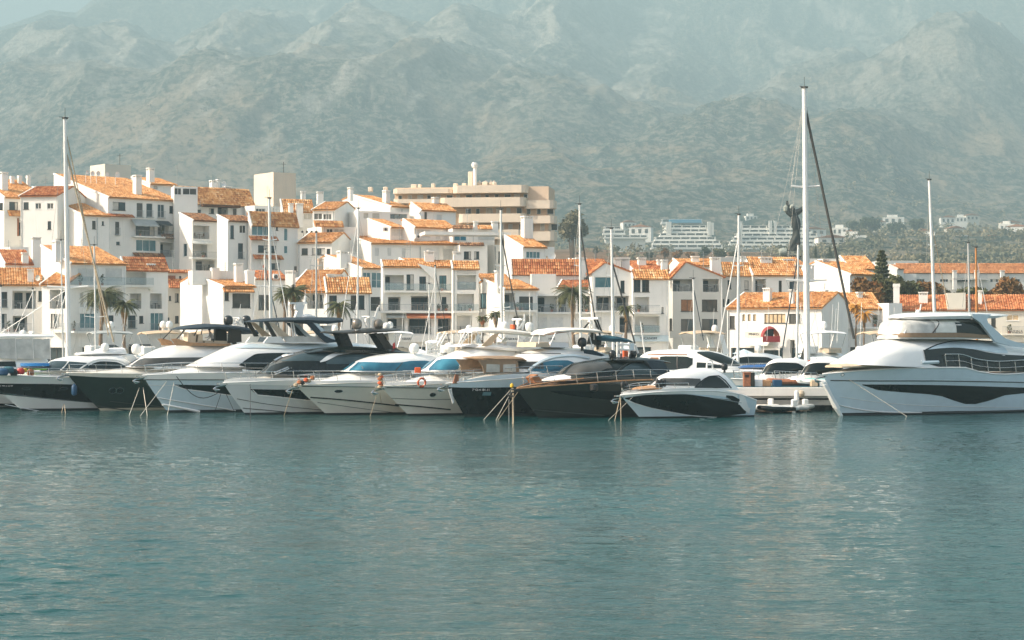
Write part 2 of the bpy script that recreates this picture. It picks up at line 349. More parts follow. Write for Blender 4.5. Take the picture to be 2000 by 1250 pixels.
def build_terrain():
    cp = np.concatenate([np.linspace(-1500, -60, 40)[:-1], np.linspace(-60, 2060, 640), np.linspace(2060, 3500, 40)[1:]])
    Yr = np.concatenate([225*np.exp(np.linspace(0, 1, 50)[:-1]*math.log(900/225)), np.linspace(900, 2600, 110)[:-1], np.linspace(2600, 6900, 340), np.linspace(6900, 8600, 12)[1:]])
    nc, nr = len(cp), len(Yr)
    PX, Y = np.meshgrid(cp, Yr); Xg = (PX-1000)*Y/F
    Zg, big, crest, fine = terrain_z(Xg, Y)
    PY = H0-(Zg-CH)*F/Y
    gx = np.gradient(Zg, axis=1)/np.maximum(np.gradient(Xg, axis=1), 1e-3)
    gy = np.gradient(Zg, axis=0)/np.maximum(np.gradient(Y, axis=0), 1e-3)
    slope = np.hypot(gx, gy)
    far = np.clip((Y-2600)/1400, 0, 1)
    n1 = fbm(Xg/160, Y/160, 5, 101); n2 = fbm(Xg/38, Y/60, 5, 111)
    rock = far*np.clip((slope-.75)*1.0+(crest-.55)*2.2+(n1-.5)*3.0+(n2-.5)*3.2+.14+(fine-.45)*1.0, 0, 1)*np.clip(1.1-(PX-900)/1900, .35, 1)
    # bare cliffs and quarries of this mountain side
    for (a, b, c, d, e) in ((430, 150, 120, 34, -52), (590, 205, 90, 30, -25), (700, 120, 110, 22, -50), (340, 240, 90, 26, -35), (240, 150, 90, 26, -50),
                            (480, 280, 60, 24, 0), (25, 215, 38, 11, -8), (860, 120, 120, 22, -52), (1700, 70, 170, 24, 30), (1010, 180, 40, 40, 0)):
        rock = np.maximum(rock, ell(PX, PY, a, b, c, d, e)*np.clip((n2-.42)*5, 0, 1)*.9*(Y > 2400))
    # dry grass and tracks, mostly on the lower slopes
    dry = np.clip((fbm(Xg/210, Y/260, 5, 131)-.50)*5.0+(n2-.5)*2.5, 0, 1)*np.clip((Y-1500)/900, 0, 1)*np.clip((5200-Y)/2200, .0, 1)
    track = np.exp(-((PY-(300-9*np.sin((PX-1050)/170)))/7)**2)*(PX > 1020)*(PX < 1560)*(Y > 2400)
    dry = np.maximum(dry, track*np.clip((n2-.3)*4, 0, 1))
    field = np.clip(np.minimum(1, 1.5-np.abs(PX-1260)/260)+(n1-.5)*.8, 0, 1)*(Y > 850)*(Y < 1330)
    soil = np.clip((fbm(Xg/60, Y/90, 4, 151)-.52)*4, 0, 1)*(Y < 2200)*.5
    dry = np.maximum(dry, soil)
    v = np.stack([Xg, Y, Zg], -1).reshape(-1, 3)
    i = np.arange(nr-1)[:, None]*nc+np.arange(nc-1)[None, :]
    f = np.stack([i, i+1, i+nc+1, i+nc], -1).reshape(-1, 4)
    me = bpy.data.meshes.new('mountain_terrain'); me.vertices.add(len(v)); me.vertices.foreach_set('co', v.ravel())
    me.loops.add(f.size); me.loops.foreach_set('vertex_index', f.ravel().astype(np.int32))
    me.polygons.add(len(f)); me.polygons.foreach_set('loop_start', (np.arange(len(f))*4).astype(np.int32))
    me.update(calc_edges=True)
    for nm, arr in (('rock', rock), ('dry', dry), ('field', field)):
        at = me.attributes.new(nm, 'FLOAT', 'POINT'); at.data.foreach_set('value', np.clip(arr, 0, 1).astype(np.float32).ravel())
    me.shade_smooth()
    m, n, b = nodes('terrain')
    def attr(k):
        a = n.nodes.new('ShaderNodeAttribute'); a.attribute_name = k; return a.outputs['Fac']
    tc = n.nodes.new('ShaderNodeTexCoord'); P = tc.outputs['Object']
    mp = n.nodes.new('ShaderNodeMapping'); mp.inputs['Scale'].default_value = (1, .55, 1.3); lk(n, P, mp.inputs[0])
    s1 = noise(n, .085, 7, .75, mp.outputs[0]); s2 = noise(n, .008, 5, .65, P)
    scrub = ramp(n, s1.outputs[0], [(.40, (.026, .044, .034)), (.49, (.06, .08, .06)), (.57, (.24, .215, .17))])
    dryc = ramp(n, s1.outputs[0], [(.40, (.09, .09, .05)), (.48, (.27, .21, .14)), (.66, (.38, .30, .21))])
    rockc = ramp(n, noise(n, .10, 8, .8, mp.outputs[0]).outputs[0], [(.38, (.12, .12, .09)), (.50, (.33, .31, .26)), (.66, (.50, .46, .39))])
    fieldc = ramp(n, noise(n, .05, 5, .6, P).outputs[0], [(.35, (.22, .13, .075)), (.65, (.33, .20, .12))])
    c = mixc(n, attr('dry'), scrub.outputs[0], dryc.outputs[0]); c = mixc(n, attr('rock'), c, rockc.outputs[0]); c = mixc(n, attr('field'), c, fieldc.outputs[0])
    lk(n, c, b.inputs['Base Color']); b.inputs['Roughness'].default_value = 1; b.inputs['Specular IOR Level'].default_value = 0
    bump(n, b, s1.outputs[0], 1.0, 9)
    me.materials.append(m)
    o = bpy.data.objects.new('mountain_terrain', me); COL.objects.link(o); kind(o, 'structure'); return o
build_terrain()

# ------------------------------------------------------------------ air
hm = bpy.data.materials.new('haze'); hm.use_nodes = True; hn = hm.node_tree
for nd in list(hn.nodes):
    if nd.type != 'OUTPUT_MATERIAL': hn.nodes.remove(nd)
pv = hn.nodes.new('ShaderNodeVolumePrincipled'); pv.inputs['Color'].default_value = (.50, .735, .80, 1)
pv.inputs['Density'].default_value = .00036; pv.inputs['Anisotropy'].default_value = .0
hn.links.new(pv.outputs[0], hn.nodes['Material Output'].inputs['Volume'])
hz = MB().box(-7500, -400, -4, 7500, 9500, 1650).build('haze', hm); kind(hz, 'stuff')

# ------------------------------------------------------------------ water
def build_water():
    m, n, b = nodes('water')
    tc = n.nodes.new('ShaderNodeTexCoord'); P = tc.outputs['Object']
    def mapped(sx, sy, rz=0):
        mp = n.nodes.new('ShaderNodeMapping'); mp.inputs['Scale'].default_value = (sx, sy, 1); mp.inputs['Rotation'].default_value = (0, 0, R(rz))
        lk(n, P, mp.inputs[0]); return mp.outputs[0]
    a = noise(n, 1.0, 3, .55, mapped(.30, .75, 4)); c = noise(n, 1.0, 4, .6, mapped(1.3, 3.0, -6), 0.3); d = noise(n, 1.0, 2, .5, mapped(4.5, 9, 9))
    e = noise(n, 1.0, 2, .5, mapped(.045, .08, 12))
    def mth(op, x, y):
        q = n.nodes.new('ShaderNodeMath'); q.operation = op
        for k, vv in ((0, x), (1, y)):
            if isinstance(vv, (int, float)): q.inputs[k].default_value = vv
            else: lk(n, vv, q.inputs[k])
        return q.outputs[0]
    h = mth('ADD', mth('MULTIPLY', a.outputs[0], .62), mth('ADD', mth('MULTIPLY', c.outputs[0], .40), mth('MULTIPLY', d.outputs[0], .09)))
    gust = ramp(n, e.outputs[0], [(.35, (.65,)*3), (.65, (1.15,)*3)])
    h = mth('MULTIPLY', h, gust.outputs[0])
    col = ramp(n, e.outputs[0], [(.3, (.003, .042, .042)), (.7, (.005, .060, .058))])
    lk(n, col.outputs[0], b.inputs['Base Color']); b.inputs['Roughness'].default_value = .05; b.inputs['IOR'].default_value = 1.333
    u = n.nodes.new('ShaderNodeBump'); u.inputs['Strength'].default_value = .38; u.inputs['Distance'].default_value = .5
    lk(n, h, u.inputs['Height']); lk(n, u.outputs[0], b.inputs['Normal'])
    MATS['water'] = m
    pyv = np.concatenate([np.linspace(722, 800, 90)[:-1], np.linspace(800, 1330, 760)]); Yr = (CH*F/(pyv-H0)); cp = np.concatenate([np.linspace(-4200, -200, 90)[:-1], np.linspace(-200, 2200, 720), np.linspace(2200, 6200, 90)[1:]])
    PX, Y = np.meshgrid(cp, Yr); Xg = (PX-1000)*Y/F; rs = np.random.RandomState(12); Zg = np.zeros_like(Xg)
    gust = np.interp(Y, [28, 60, 90, 135], [1.25, .95, .62, .32])*(.45+1.0*np.clip((fbm(Xg/14+3, Y/22, 4, 301)-.32)*2.6, 0, 1))
    wxx = Xg+.5*(fbm(Xg/2.5, Y/2.5, 3, 311)-.5)*2; wyy = Y+.5*(fbm(Xg/2.2, Y/2.2, 3, 317)-.5)*2
    for k in range(64):
        lam = .30*(3.8/.30)**(rs.rand()**1.2); th_ = math.radians(rs.normal(6, 24)); q = 2*math.pi/lam; s_ = .0155*(1.0 if lam < 1.6 else .5)
        ph = q*(wyy*math.cos(th_)+wxx*math.sin(th_))+rs.rand()*6.28; cut = np.clip(lam/(Y*Y/(F*CH)*.55), 0, 1)
        Zg += s_/q*(1-np.abs(np.sin(ph*.5))*1.6 if k % 3 == 0 else np.sin(ph))*(.7+.3*cut)
    Zg = Zg*gust; v = np.stack([Xg, Y, Zg], -1).reshape(-1, 3); nr, nc = Xg.shape
    i = np.arange(nr-1)[:, None]*nc+np.arange(nc-1)[None, :]; f = np.stack([i, i+nc, i+nc+1, i+1], -1).reshape(-1, 4)
    me = bpy.data.meshes.new('water'); me.vertices.add(len(v)); me.vertices.foreach_set('co', v.ravel()); me.loops.add(f.size); me.loops.foreach_set('vertex_index', f.ravel().astype(np.int32))
    me.polygons.add(len(f)); me.polygons.foreach_set('loop_start', (np.arange(len(f))*4).astype(np.int32)); me.update(calc_edges=True); me.shade_smooth(); me.materials.append(m)
    if me.polygons[0].normal.z < 0: me.flip_normals()
    o = bpy.data.objects.new('water', me); COL.objects.link(o); kind(o, 'structure')
    o = MB().quad((-1500, -350, -.12), (1500, -350, -.12), (1500, 420, -.12), (-1500, 420, -.12)).build('deep_water', m); kind(o, 'structure')
build_water()
QY = 214
q = MB().box(-1400, QY, -2, 1400, 260, 1.25).build('quay', 'concrete'); kind(q, 'structure')
# ------------------------------------------------------------------ houses
def clip_px(P0, e, k):
    """distance along horizontal unit vector e from P0 at which the point lies on sight line x = k*y"""
    return (k*P0.y-P0.x)/(e.x-k*e.y)
def tile_roof(name, mat, parent, o, eu, es, W, L, th=.16, pitch=.30, fascia='plaster_white', seed=0):
    """barrel tile slope: origin o at an eave corner, eu along the eave, es up the slope"""
    o, eu, es = Vector(o), Vector(eu).normalized(), Vector(es).normalized(); n = eu.cross(es)
    if n.z < 0: n = -n
    rnd = random.Random(seed+int(W*97)); mb = MB()
    nu = max(4, int(W/(pitch/2))); nu += nu % 2; nr = max(2, int(L/.42)); rows = []
    sag = [.05*math.sin(k*.11+seed) for k in range(nu+1)]
    for r in range(nr+1):
        for step in ((0,) if r in (0,) else ((0, 1) if r < nr else (0,))):
            row = []
            for k in range(nu+1):
                h = th+(.075 if k % 2 else -.01)+rnd.uniform(-.014, .014)+(.05 if (step or r == 0) else -.012)+sag[k]*.3
                jit = rnd.uniform(-.03, .03) if 0 < r < nr else 0
                row.append(o+eu*(W*k/nu)+es*(L*r/nr+jit+(.012 if step else 0))+n*h)
            rows.append(row)
    mb.grid(rows)
    a = [o+n*.0, o+eu*W, o+eu*W+es*L, o+es*L]; bq = [p+n*th*.8 for p in a]
    for i in range(4): mb.quad(a[i], a[(i+1) % 4], bq[(i+1) % 4], bq[i])
    mb.quad(*a)
    ob = mb.build(name, mat, parent); at = ob.data.attributes.new('tile', 'FLOAT', 'FACE'); tv = {}; val = []
    for i in range(len(rows)-1):
        for k in range(nu): val.append(tv.setdefault((i//2, k//2), rnd.random()))
    val += [.4]*(len(ob.data.polygons)-len(val)); at.data.foreach_set('value', val)
    return ob
SHOW = {}
def window_mesh(w, h, n, cols, key, glassm, framem):
    pass
class House:
    def __init__(s, name, label, Y, a, C, Rx, L, eave, wall='plaster_white', base=1.25, group='white harbour apartments', cat='apartment house', depth=None):
        s.a = R(a); s.P = Vector((X(C, Y), Y, 0)); s.u = Vector((math.cos(s.a), math.sin(s.a), 0)); s.v = Vector((-math.sin(s.a), math.cos(s.a), 0))
        s.w = clip_px(s.P, s.u, (Rx-1000)/F)
        s.d = depth if depth else clip_px(s.P, s.v, (L-1000)/F)
        s.e = Z(eave, Y); s.base = base; s.wall = wall; s.gapped = []; s.holes = {'f': [], 'l': []}
        s.o = thing(name, label, cat, (s.P.x, s.P.y, base), s.a, group)
        s.rnd = random.Random(int(C*31+eave)); s.top = s.e-base; s.ext = []
    def hit(s, px, py, pl='f', off=0):
        """sight line on the facade plane (f), the left wall (l) or a plane off metres in front of the facade -> local (u or v, z)"""
        d = ray(px, py); n = s.v if pl == 'f' else s.u; q = s.P-(s.v*off if pl == 'f' else s.u*off)
        t = (Vector((q.x, q.y, 0))-Vector((0, 0, 0))).dot(n)/d.dot(n); p = d*t
        r = p-s.P; return (r.dot(s.u if pl == 'f' else s.v), CH+d.z*t-s.base)
    def rect(s, x0, y0, x1, y1, pl='f', off=0):
        a = s.hit(x0, y1, pl, off); b = s.hit(x1, y0, pl, off); c = s.hit(x0, y0, pl, off)
        return min(a[0], b[0]), a[1], max(a[0], b[0]), c[1]
    def T(s, pl):   # local frame of a wall: maps (along, z, inward)
        if pl == 'f': return lambda u, z, i: (u, i, z)
        return lambda u, z, i: (i, u, z)
    def win(s, x0, y0, x1, y1, pl='f', n=2, g='glass_dark', fr='frame_dark', dep=.16, kind_='window', rail=False, shut=None, bars=0, sill=True):
        u0, z0, u1, z1 = s.rect(x0, y0, x1, y1, pl); s.holes[pl].append((u0, z0, u1, z1, dep)); t = s.T(pl)
        fb = MB(); fw = .05
        def bar(a, b, c, d, i0=dep-.08, i1=dep):
            p, q = t(a, b, i0), t(c, d, i1); fb.box(min(p[0], q[0]), min(p[1], q[1]), min(p[2], q[2]), max(p[0], q[0]), max(p[1], q[1]), max(p[2], q[2]))
        bar(u0, z0, u0+fw, z1); bar(u1-fw, z0, u1, z1); bar(u0+fw, z1-fw, u1-fw, z1); bar(u0+fw, z0, u1-fw, z0+fw)
        for k in range(1, n):
            c = u0+(u1-u0)*k/n; bar(c-fw*.6, z0+fw, c+fw*.6, z1-fw)
        for k in range(1, bars+1):
            c = z0+(z1-z0)*k/(bars+1); bar(u0+fw, c-.02, u1-fw, c+.02, dep-.06, dep-.01)
        if sill and kind_ == 'window': bar(u0-.07, z0-.08, u1+.07, z0-.005, -.07, .02)
        wo = fb.build(kind_, fr, s.o)
        for k in range(n):
            a, b = u0+(u1-u0)*k/n+.03, u0+(u1-u0)*(k+1)/n-.03
            pb = MB(); pb.quad(t(a, z0+.03, dep-.03), t(b, z0+.03, dep-.03), t(b, z1-.03, dep-.03), t(a, z1-.03, dep-.03))
            gm = g
            if shut: gm = shut
            elif g == 'glass_dark': gm = s.rnd.choice(['glass_dark', 'glass_dark', 'glass_grey', 'glass_dark', 'curtain_pale' if kind_ != 'x' else g])
            pb.build('pane', gm, wo)
        if rail: s.railing(u0-.1, u1+.1, z0, z0+1.0, pl, -.28, slab=True)
        return wo
    def railing(s, u0, u1, z0, z1, pl='f', i=-.05, glassy=False, slab=False, name='railing', mat='rail_metal', gap=.16):
        t = s.T(pl); mb = MB()
        def bar(a, b, c, d, i0, i1):
            p, q = t(a, b, i0), t(c, d, i1); mb.box(min(p[0], q[0]), min(p[1], q[1]), min(p[2], q[2]), max(p[0], q[0]), max(p[1], q[1]), max(p[2], q[2]))
        bar(u0, z1-.04, u1, z1, i-.02, i+.03)
        if not glassy:
            k = u0+.05
            while k < u1: bar(k, z0+.06, k+.022, z1-.04, i, i+.02); k += gap
            bar(u0, z0+.04, u1, z0+.065, i-.01, i+.02)
            if slab: bar(u0, z0-.09, u1, z0-.01, i-.03, .02)
        else:
            k = u0
            while k < u1: bar(k, z0+.02, k+.035, z1-.04, i, i+.03); k += 1.25
        ro = mb.build(name, mat, s.o)
        if glassy:
            g = MB(); g.quad(t(u0, z0+.06, i+.01), t(u1, z0+.06, i+.01), t(u1, z1-.05, i+.01), t(u0, z1-.05, i+.01))
            g.build('glass_panel', 'rail_glass', ro)
        return ro
    def loggia(s, x0, y0, x1, y1, pl='f', dep=1.5, doors=((.1, .5),), glassy=False, dark=False, rail=True, stuff_=True):
        """open recess with a back wall, glazed doors, floor and railing"""
        u0, z0, u1, z1 = s.rect(x0, y0, x1, y1, pl); s.holes[pl].append((u0, z0, u1, z1, dep, 'interior_dark' if dark else None)); t = s.T(pl)
        for (a, b) in doors:
            fa, fb_ = u0+(u1-u0)*a, u0+(u1-u0)*b; zt = z0+min(2.15, (z1-z0)*.9)
            f = MB()
            for (p0, q0, p1, q1) in ((fa, z0, fa+.06, zt), (fb_-.06, z0, fb_, zt), (fa+.06, zt-.06, fb_-.06, zt), ((fa+fb_)/2-.035, z0+.01, (fa+fb_)/2+.035, zt-.06)):
                p, q = t(p0, q0, dep-.07), t(p1, q1, dep-.012)
                f.box(min(p[0], q[0]), min(p[1], q[1]), min(p[2], q[2]), max(p[0], q[0]), max(p[1], q[1]), max(p[2], q[2]))
            d = f.build('balcony_door', 'frame_dark', s.o)
            pb = MB().quad(t(fa+.05, z0+.02, dep-.04), t(fb_-.05, z0+.02, dep-.04), t(fb_-.05, zt-.05, dep-.04), t(fa+.05, zt-.05, dep-.04)); pb.build('pane', 'glass_dark', d)
        if rail: s.railing(u0, u1, z0+.02, z0+.98, pl, .06, glassy=glassy)
        if stuff_ and u1-u0 > 1.3:
            # a balcony table with chairs
            c = u0+(u1-u0)*s.rnd.uniform(.35, .7); m = MB(); b0 = t(c, z0, dep*.5)
            m.lathe((b0[0], b0[1], b0[2]+.02), [(.05, 0), (.04, .68), (.42, .69), (.42, .73)], 8)
            for dx in (-.62, .62):
                p = t(c+dx, z0+.02, dep*.5); m.box(p[0]-.2, p[1]-.2, p[2]+.42, p[0]+.2, p[1]+.2, p[2]+.46); m.box(p[0]-.2+(.36 if dx > 0 else 0), p[1]-.2, p[2]+.46, p[0]-.16+(.36 if dx > 0 else 0), p[1]+.2, p[2]+.88)
                for sx in (-.18, .16):
                    for sy in (-.18, .16): m.box(p[0]+sx, p[1]+sy, p[2], p[0]+sx+.03, p[1]+sy+.03, p[2]+.42)
            m.build('balcony_furniture', s.rnd.choice(['frame_dark', 'canvas_tan', 'interior', 'frame_white']), s.o)
    def shutter(s, x0, y0, x1, y1, pl='f', mat='shutter'):
        u0, z0, u1, z1 = s.rect(x0, y0, x1, y1, pl); s.holes[pl].append((u0, z0, u1, z1, .10)); t = s.T(pl); m = MB(); z = z0+.01
        while z < z1-.02:
            p, q = t(u0+.02, z, .04), t(u1-.02, min(z+.075, z1), .09); m.box(min(p[0], q[0]), min(p[1], q[1]), p[2], max(p[0], q[0]), max(p[1], q[1]), q[2]); z += .085
        m.build('roller_shutter', mat, s.o)
    def balcony(s, x0, y0, x1, y1, dep=1.1, glassy=False, pl='f', mat=None):
        """slab standing proud of the facade, y0 railing top, y1 slab underside (photo pixels at its front edge)"""
        u0, z0, u1, z1 = s.rect(x0, y0, x1, y1, pl, dep); t = s.T(pl); m = MB()
        p, q = t(u0, z0, -dep), t(u1, z0+.22, .0); m.box(min(p[0], q[0]), min(p[1], q[1]), p[2], max(p[0], q[0]), max(p[1], q[1])-.003, q[2])
        m.build('balcony_slab', mat or s.wall, s.o)
        s.railing(u0+.03, u1-.03, z0+.24, max(z1, z0+1.1), pl, -dep+.06, glassy=glassy)
        for k in range(int((u1-u0)/2.2)):
            if s.rnd.random() < .55:
                c = t(u0+.5+s.rnd.random()*max(u1-u0-1, .1), z0+.24, -dep+.35); hh = s.rnd.uniform(.5, 1.15); MB().lathe(c, [(.14, 0), (.2, .32)], 8).build('plant_pot', 'brick_brown', s.o)
                m = MB(); leaf_cloud(m, (c[0], c[1], c[2]+.3+hh*.45), (.28, .25, hh*.5), 46, .12, s.rnd); m.build('pot_plant', s.rnd.choice(['leaf_dark', 'leaf_olive']), s.o)
    def strip(s, x0, y0, x1, y1, dep=.75, mat='tile_orange', pl='f'):
        """small tiled canopy across the facade: y0 top at the wall, y1 its lower edge"""
        a = s.hit(x0, y1, pl, dep); b = s.hit(x1, y1, pl, dep); zt = s.hit(x0, y0, pl)[1]; u0, u1 = sorted((a[0], b[0]))
        zl = a[1]; zt = max(zt, zl+.2); t = s.T(pl)
        o = Vector(t(u0, zl, -dep)); e = Vector(t(u1, zl, -dep))-o; up = Vector(t(u0, zt, .02))-o
        tile_roof('tiled_canopy', mat, s.o, o, e, up, e.length, up.length, th=.07, seed=int(x0))
    def awning(s, x0, y0, x1, y1, dep=1.3, mat='awning_grey', pl='f'):
        a = s.hit(x0, y1, pl, dep); b = s.hit(x1, y1, pl, dep); zt = s.hit(x0, y0, pl)[1]; u0, u1 = sorted((a[0], b[0])); zl = min(a[1], zt-.15); t = s.T(pl); m = MB()
        n = max(2, int((u1-u0)/.6)); r0 = [t(u0+(u1-u0)*k/n, zt, -.02) for k in range(n+1)]; r1 = [t(u0+(u1-u0)*k/n, zl+(.02 if k % 2 else 0), -dep) for k in range(n+1)]
        r2 = [t(u0+(u1-u0)*k/n, zl-.16-(.05 if k % 2 else 0), -dep-.01) for k in range(n+1)]; m.grid([r0, r1, r2])
        m.build('awning', mat, s.o)
    def chimney(s, x0, x1, yt, yb, v=1.5, mat='plaster_white', cap=True):
        u0, zb = s.hit(x0, yb, 'f', -v); u1, zt = s.hit(x1, yt, 'f', -v); wd = u1-u0; dp = min(max(wd, .55), 1.0); m = MB()
        m.box(u0, v, zb-.6, u1, v+dp, zt-.42)
        if cap:
            k = 4
            for i in range(k):
                for (px_, py_) in ((u0+wd*i/(k-1)*.88, v), (u0+wd*i/(k-1)*.88, v+dp*.86)):
                    m.box(px_, py_, zt-.42, px_+wd*.12, py_+dp*.14, zt-.15)
            m.box(u0+wd*.2, v+dp*.25, zt-.42, u1-wd*.2, v+dp*.75, zt-.15)
            m.box(u0-.06, v-.06, zt-.15, u1+.06, v+dp+.06, zt)
        else: m.box(u0-.05, v-.05, zt-.42, u1+.05, v+dp+.05, zt)
        m.build('chimney', mat, s.o)
    def ac(s, x0, y0, x1, y1, pl='f'):
        u0, z0, u1, z1 = s.rect(x0, y0, x1, y1, pl); t = s.T(pl); m = MB()
        p, q = t(u0, z0, -.36), t(u1, z1, -.02); m.bbox(min(p[0], q[0]), min(p[1], q[1]), p[2], max(p[0], q[0]), max(p[1], q[1]), q[2], .03)
        o = m.build('air_conditioner', 'frame_white', s.o)
        c = t((u0+u1)/2, (z0+z1)/2, -.37); r = (z1-z0)*.36; f = MB()
        vs = [(c[0]+(r*math.cos(k*math.pi/5) if pl == 'f' else 0), c[1]-.0+(0 if pl == 'f' else r*math.cos(k*math.pi/5)), c[2]+r*math.sin(k*math.pi/5)) for k in range(10)]
        f.add(vs, [tuple(range(10))]); f.build('fan_grille', 'frame_dark', o)
    def dish(s, px, py, r, v=0.3, mat='frame_white'):
        u, z = s.hit(px, py, 'f', -v); m = MB(); rr = r*s.P.y/F; rows = []
        for k in range(4):
            q = rr*k/3; rows.append([(u+q*math.cos(a*math.pi/6), v-.12*rr+.5*(q*q)/max(rr, .01)*-.6, z+q*math.sin(a*math.pi/6)) for a in range(12)])
        m.grid(rows, close=True); m.tube([(u, v+.02, z), (u, v+.4, z-rr), (u, v+.4, z-rr-1.2)], .04, 5); m.build('satellite_dish', mat, s.o)
    def box(s, x0, y0, x1, y1, v0=.5, v1=3, name='parapet', mat=None):
        """box on or behind the facade: its front rectangle in photo pixels at v0 metres behind the facade"""
        u0, z0, u1, z1 = s.rect(x0, y0, x1, y1, 'f', -v0); m = MB().box(u0, v0, z0, u1, v1, z1); return m.build(name, mat or s.wall, s.o)
    def sign(s, txt, x0, x1, y, size_px, mat='letter_dark', off=.03):
        a = s.hit((x0+x1)/2, y, 'f', off); sz = size_px*s.P.y/F*1.35
        o = text(txt, sz, mat, s.o, (a[0], -off, a[1]), (R(90), 0, 0)); o.name = 'sign_lettering'
        return o
    def band(s, x0, y0, x1, y1, off=.15, mat=None, name='sign_board'):
        u0, z0, u1, z1 = s.rect(x0, y0, x1, y1, 'f', off); return MB().box(u0, -off, z0, u1, -.004, z1).build(name, mat or s.wall, s.o)
    # ---- close the walls and roof
    def wallgrid(s, mb, pl, W, H, extra=None):
        t = s.T(pl); hs = [h for h in s.holes[pl] if h[2] > 0.05 and h[0] < W-.05]
        hs = [(max(h[0], .02), max(h[1], .02), min(h[2], W-.02), min(h[3], H-.02))+tuple(h[4:]) for h in hs]
        hs = [h for h in hs if h[2]-h[0] > .05 and h[3]-h[1] > .05]
        us = sorted({0, W}|{h[0] for h in hs}|{h[2] for h in hs}); zs = sorted({0, H}|{h[1] for h in hs}|{h[3] for h in hs})
        def inh(u, z):
            for h in hs:
                if h[0] < u < h[2] and h[1] < z < h[3]: return h
        # wall cells (runs merged along u)
        for j in range(len(zs)-1):
            zc = (zs[j]+zs[j+1])/2; run = None
            for i in range(len(us)):
                solid = i < len(us)-1 and inh((us[i]+us[i+1])/2, zc) is None
                if solid and run is None: run = us[i]
                if not solid and run is not None: mb.quad(t(run, zs[j], 0), t(us[i], zs[j], 0), t(us[i], zs[j+1], 0), t(run, zs[j+1], 0)); run = None
        dk = MB()
        for h in hs:
            a, b, c, d, dep = h[:5]; tg = mb
            tg.quad(t(a, b, 0), t(a, d, 0), t(a, d, dep), t(a, b, dep)); tg.quad(t(c, b, 0), t(c, d, 0), t(c, d, dep), t(c, b, dep))
            tg.quad(t(a, b, 0), t(c, b, 0), t(c, b, dep), t(a, b, dep)); tg.quad(t(a, d, 0), t(c, d, 0), t(c, d, dep), t(a, d, dep))
            tg.quad(t(a, b, dep), t(c, b, dep), t(c, d, dep), t(a, d, dep))
    def shops(s):
        '''glazed shop fronts along the ground floor'''
        x = .5; rn = s.rnd
        while x < s.w-2.2:
            wd = min(rn.uniform(1.8, 3.2), s.w-.4-x); t = s.T('f'); s.holes['f'].append((x, .08, x+wd, 2.65, .45)); f = MB()
            for (a, b, c, d) in ((x, .09, x+.07, 2.64), (x+wd-.07, .09, x+wd, 2.64), (x+.07, 2.55, x+wd-.07, 2.64), (x+wd*.5-.04, .09, x+wd*.5+.04, 2.54)): f.box(a, .34, b, c, .42, d)
            o = f.build('shop_front', 'frame_dark', s.o); MB().quad((x+.05, .39, .1), (x+wd-.05, .39, .1), (x+wd-.05, .39, 2.58), (x+.05, .39, 2.58)).build('pane', rn.choice(['glass_dark', 'glass_grey', 'glass_dark']), o)
            if rn.random() < .35:
                m = MB(); m.grid([[(x-.1, -.02, 2.95), (x+wd+.1, -.02, 2.95)], [(x-.1, -1.2, 2.6), (x+wd+.1, -1.2, 2.6)], [(x-.1, -1.21, 2.4), (x+wd+.1, -1.21, 2.4)]]); m.build('awning', rn.choice(['awning_dark', 'awning_white', 'awning_grey', 'awning_dark']), s.o)
            x += wd+rn.uniform(.5, 1.2)
    def roof(s, pk=None, rise=None, run=None, mat='tile_orange', typ='front', over=.35, parapet=0, back=True):
        """typ front: slope faces the harbour; shed/gable after pk on the left wall; side: gable faces the harbour; flat"""
        w, d, H = s.w, s.d, s.top; mb = MB()
        if s.P.y < 246: s.shops()
        rn_ = s.rnd
        if w > 3 and s.P.y < 310 and H > 4:
            for k in range(rn_.randint(1, 2)):
                x = rn_.choice([.18, w-.2, w*rn_.uniform(.3, .7)])
                if not any(h_[0]-.1 < x < h_[2]+.1 for h_ in s.holes['f']): MB().tube([(x, -.07, .2), (x, -.07, H-.25)], .05, 6).build('downpipe', rn_.choice(['rail_metal', 'frame_white']), s.o)
            if rn_.random() < .6:
                x, y = w*rn_.uniform(.2, .8), min(d*.6, 5); m = MB(); m.tube([(x, y, H), (x, y, H+3.4)], .03, 4)
                for q in range(4): m.tube([(x-.35, y, H+2.4+.25*q), (x+.35, y, H+2.4+.25*q)], .012, 4)
                m.build('roof_aerial', 'rail_metal', s.o)
        s.wallgrid(mb, 'f', w, H); s.wallgrid(mb, 'l', d, H)
        if typ == 'flat':
            mb.quad((w, 0, 0), (w, d, 0), (w, d, H), (w, 0, H)); mb.quad((0, d, 0), (w, d, 0), (w, d, H), (0, d, H))
            mb.quad((0, 0, H-.3), (w, 0, H-.3), (w, d, H-.3), (0, d, H-.3))
            # parapet thickness
            for (a, b, c, e) in ((.0, .0, w, .2), (0, d-.2, w, d), (0, .2, .2, d-.2), (w-.2, .2, w, d-.2)):
                mb.box(a+.001, b+.001, H-.29, c-.001, e-.001, H+.001)
            s.wo = mb.build('wall', s.wall, s.o); return s
        if typ == 'front':
            if pk is not None: rn, zz = s.hit(pk[0], pk[1], 'l'); rs = zz-H
            else: rn, rs = run or d*.6, rise
            rn = min(rn, d)
            if rs < .25: rs = .25
            shed = rn > d*.93
            if shed: rn = d
            prof = [(0, H), (rn, H+rs)]+([] if shed else [(d, max(H+rs-(d-rn)*rs/rn, .6*H))])
            for x in (0, w):
                vs = [(x, p, z) for p, z in prof]
                if shed: mb.add(vs+[(x, d, H)], [(0, 1, 2)])
                else: mb.add([(x, 0, H), (x, rn, H+rs), (x, d, prof[2][1])]+([(x, d, H)] if prof[2][1] > H+.01 else []), [(0, 1, 2, 3)] if prof[2][1] > H+.01 else [(0, 1, 2)])
            zb = prof[-1][1]
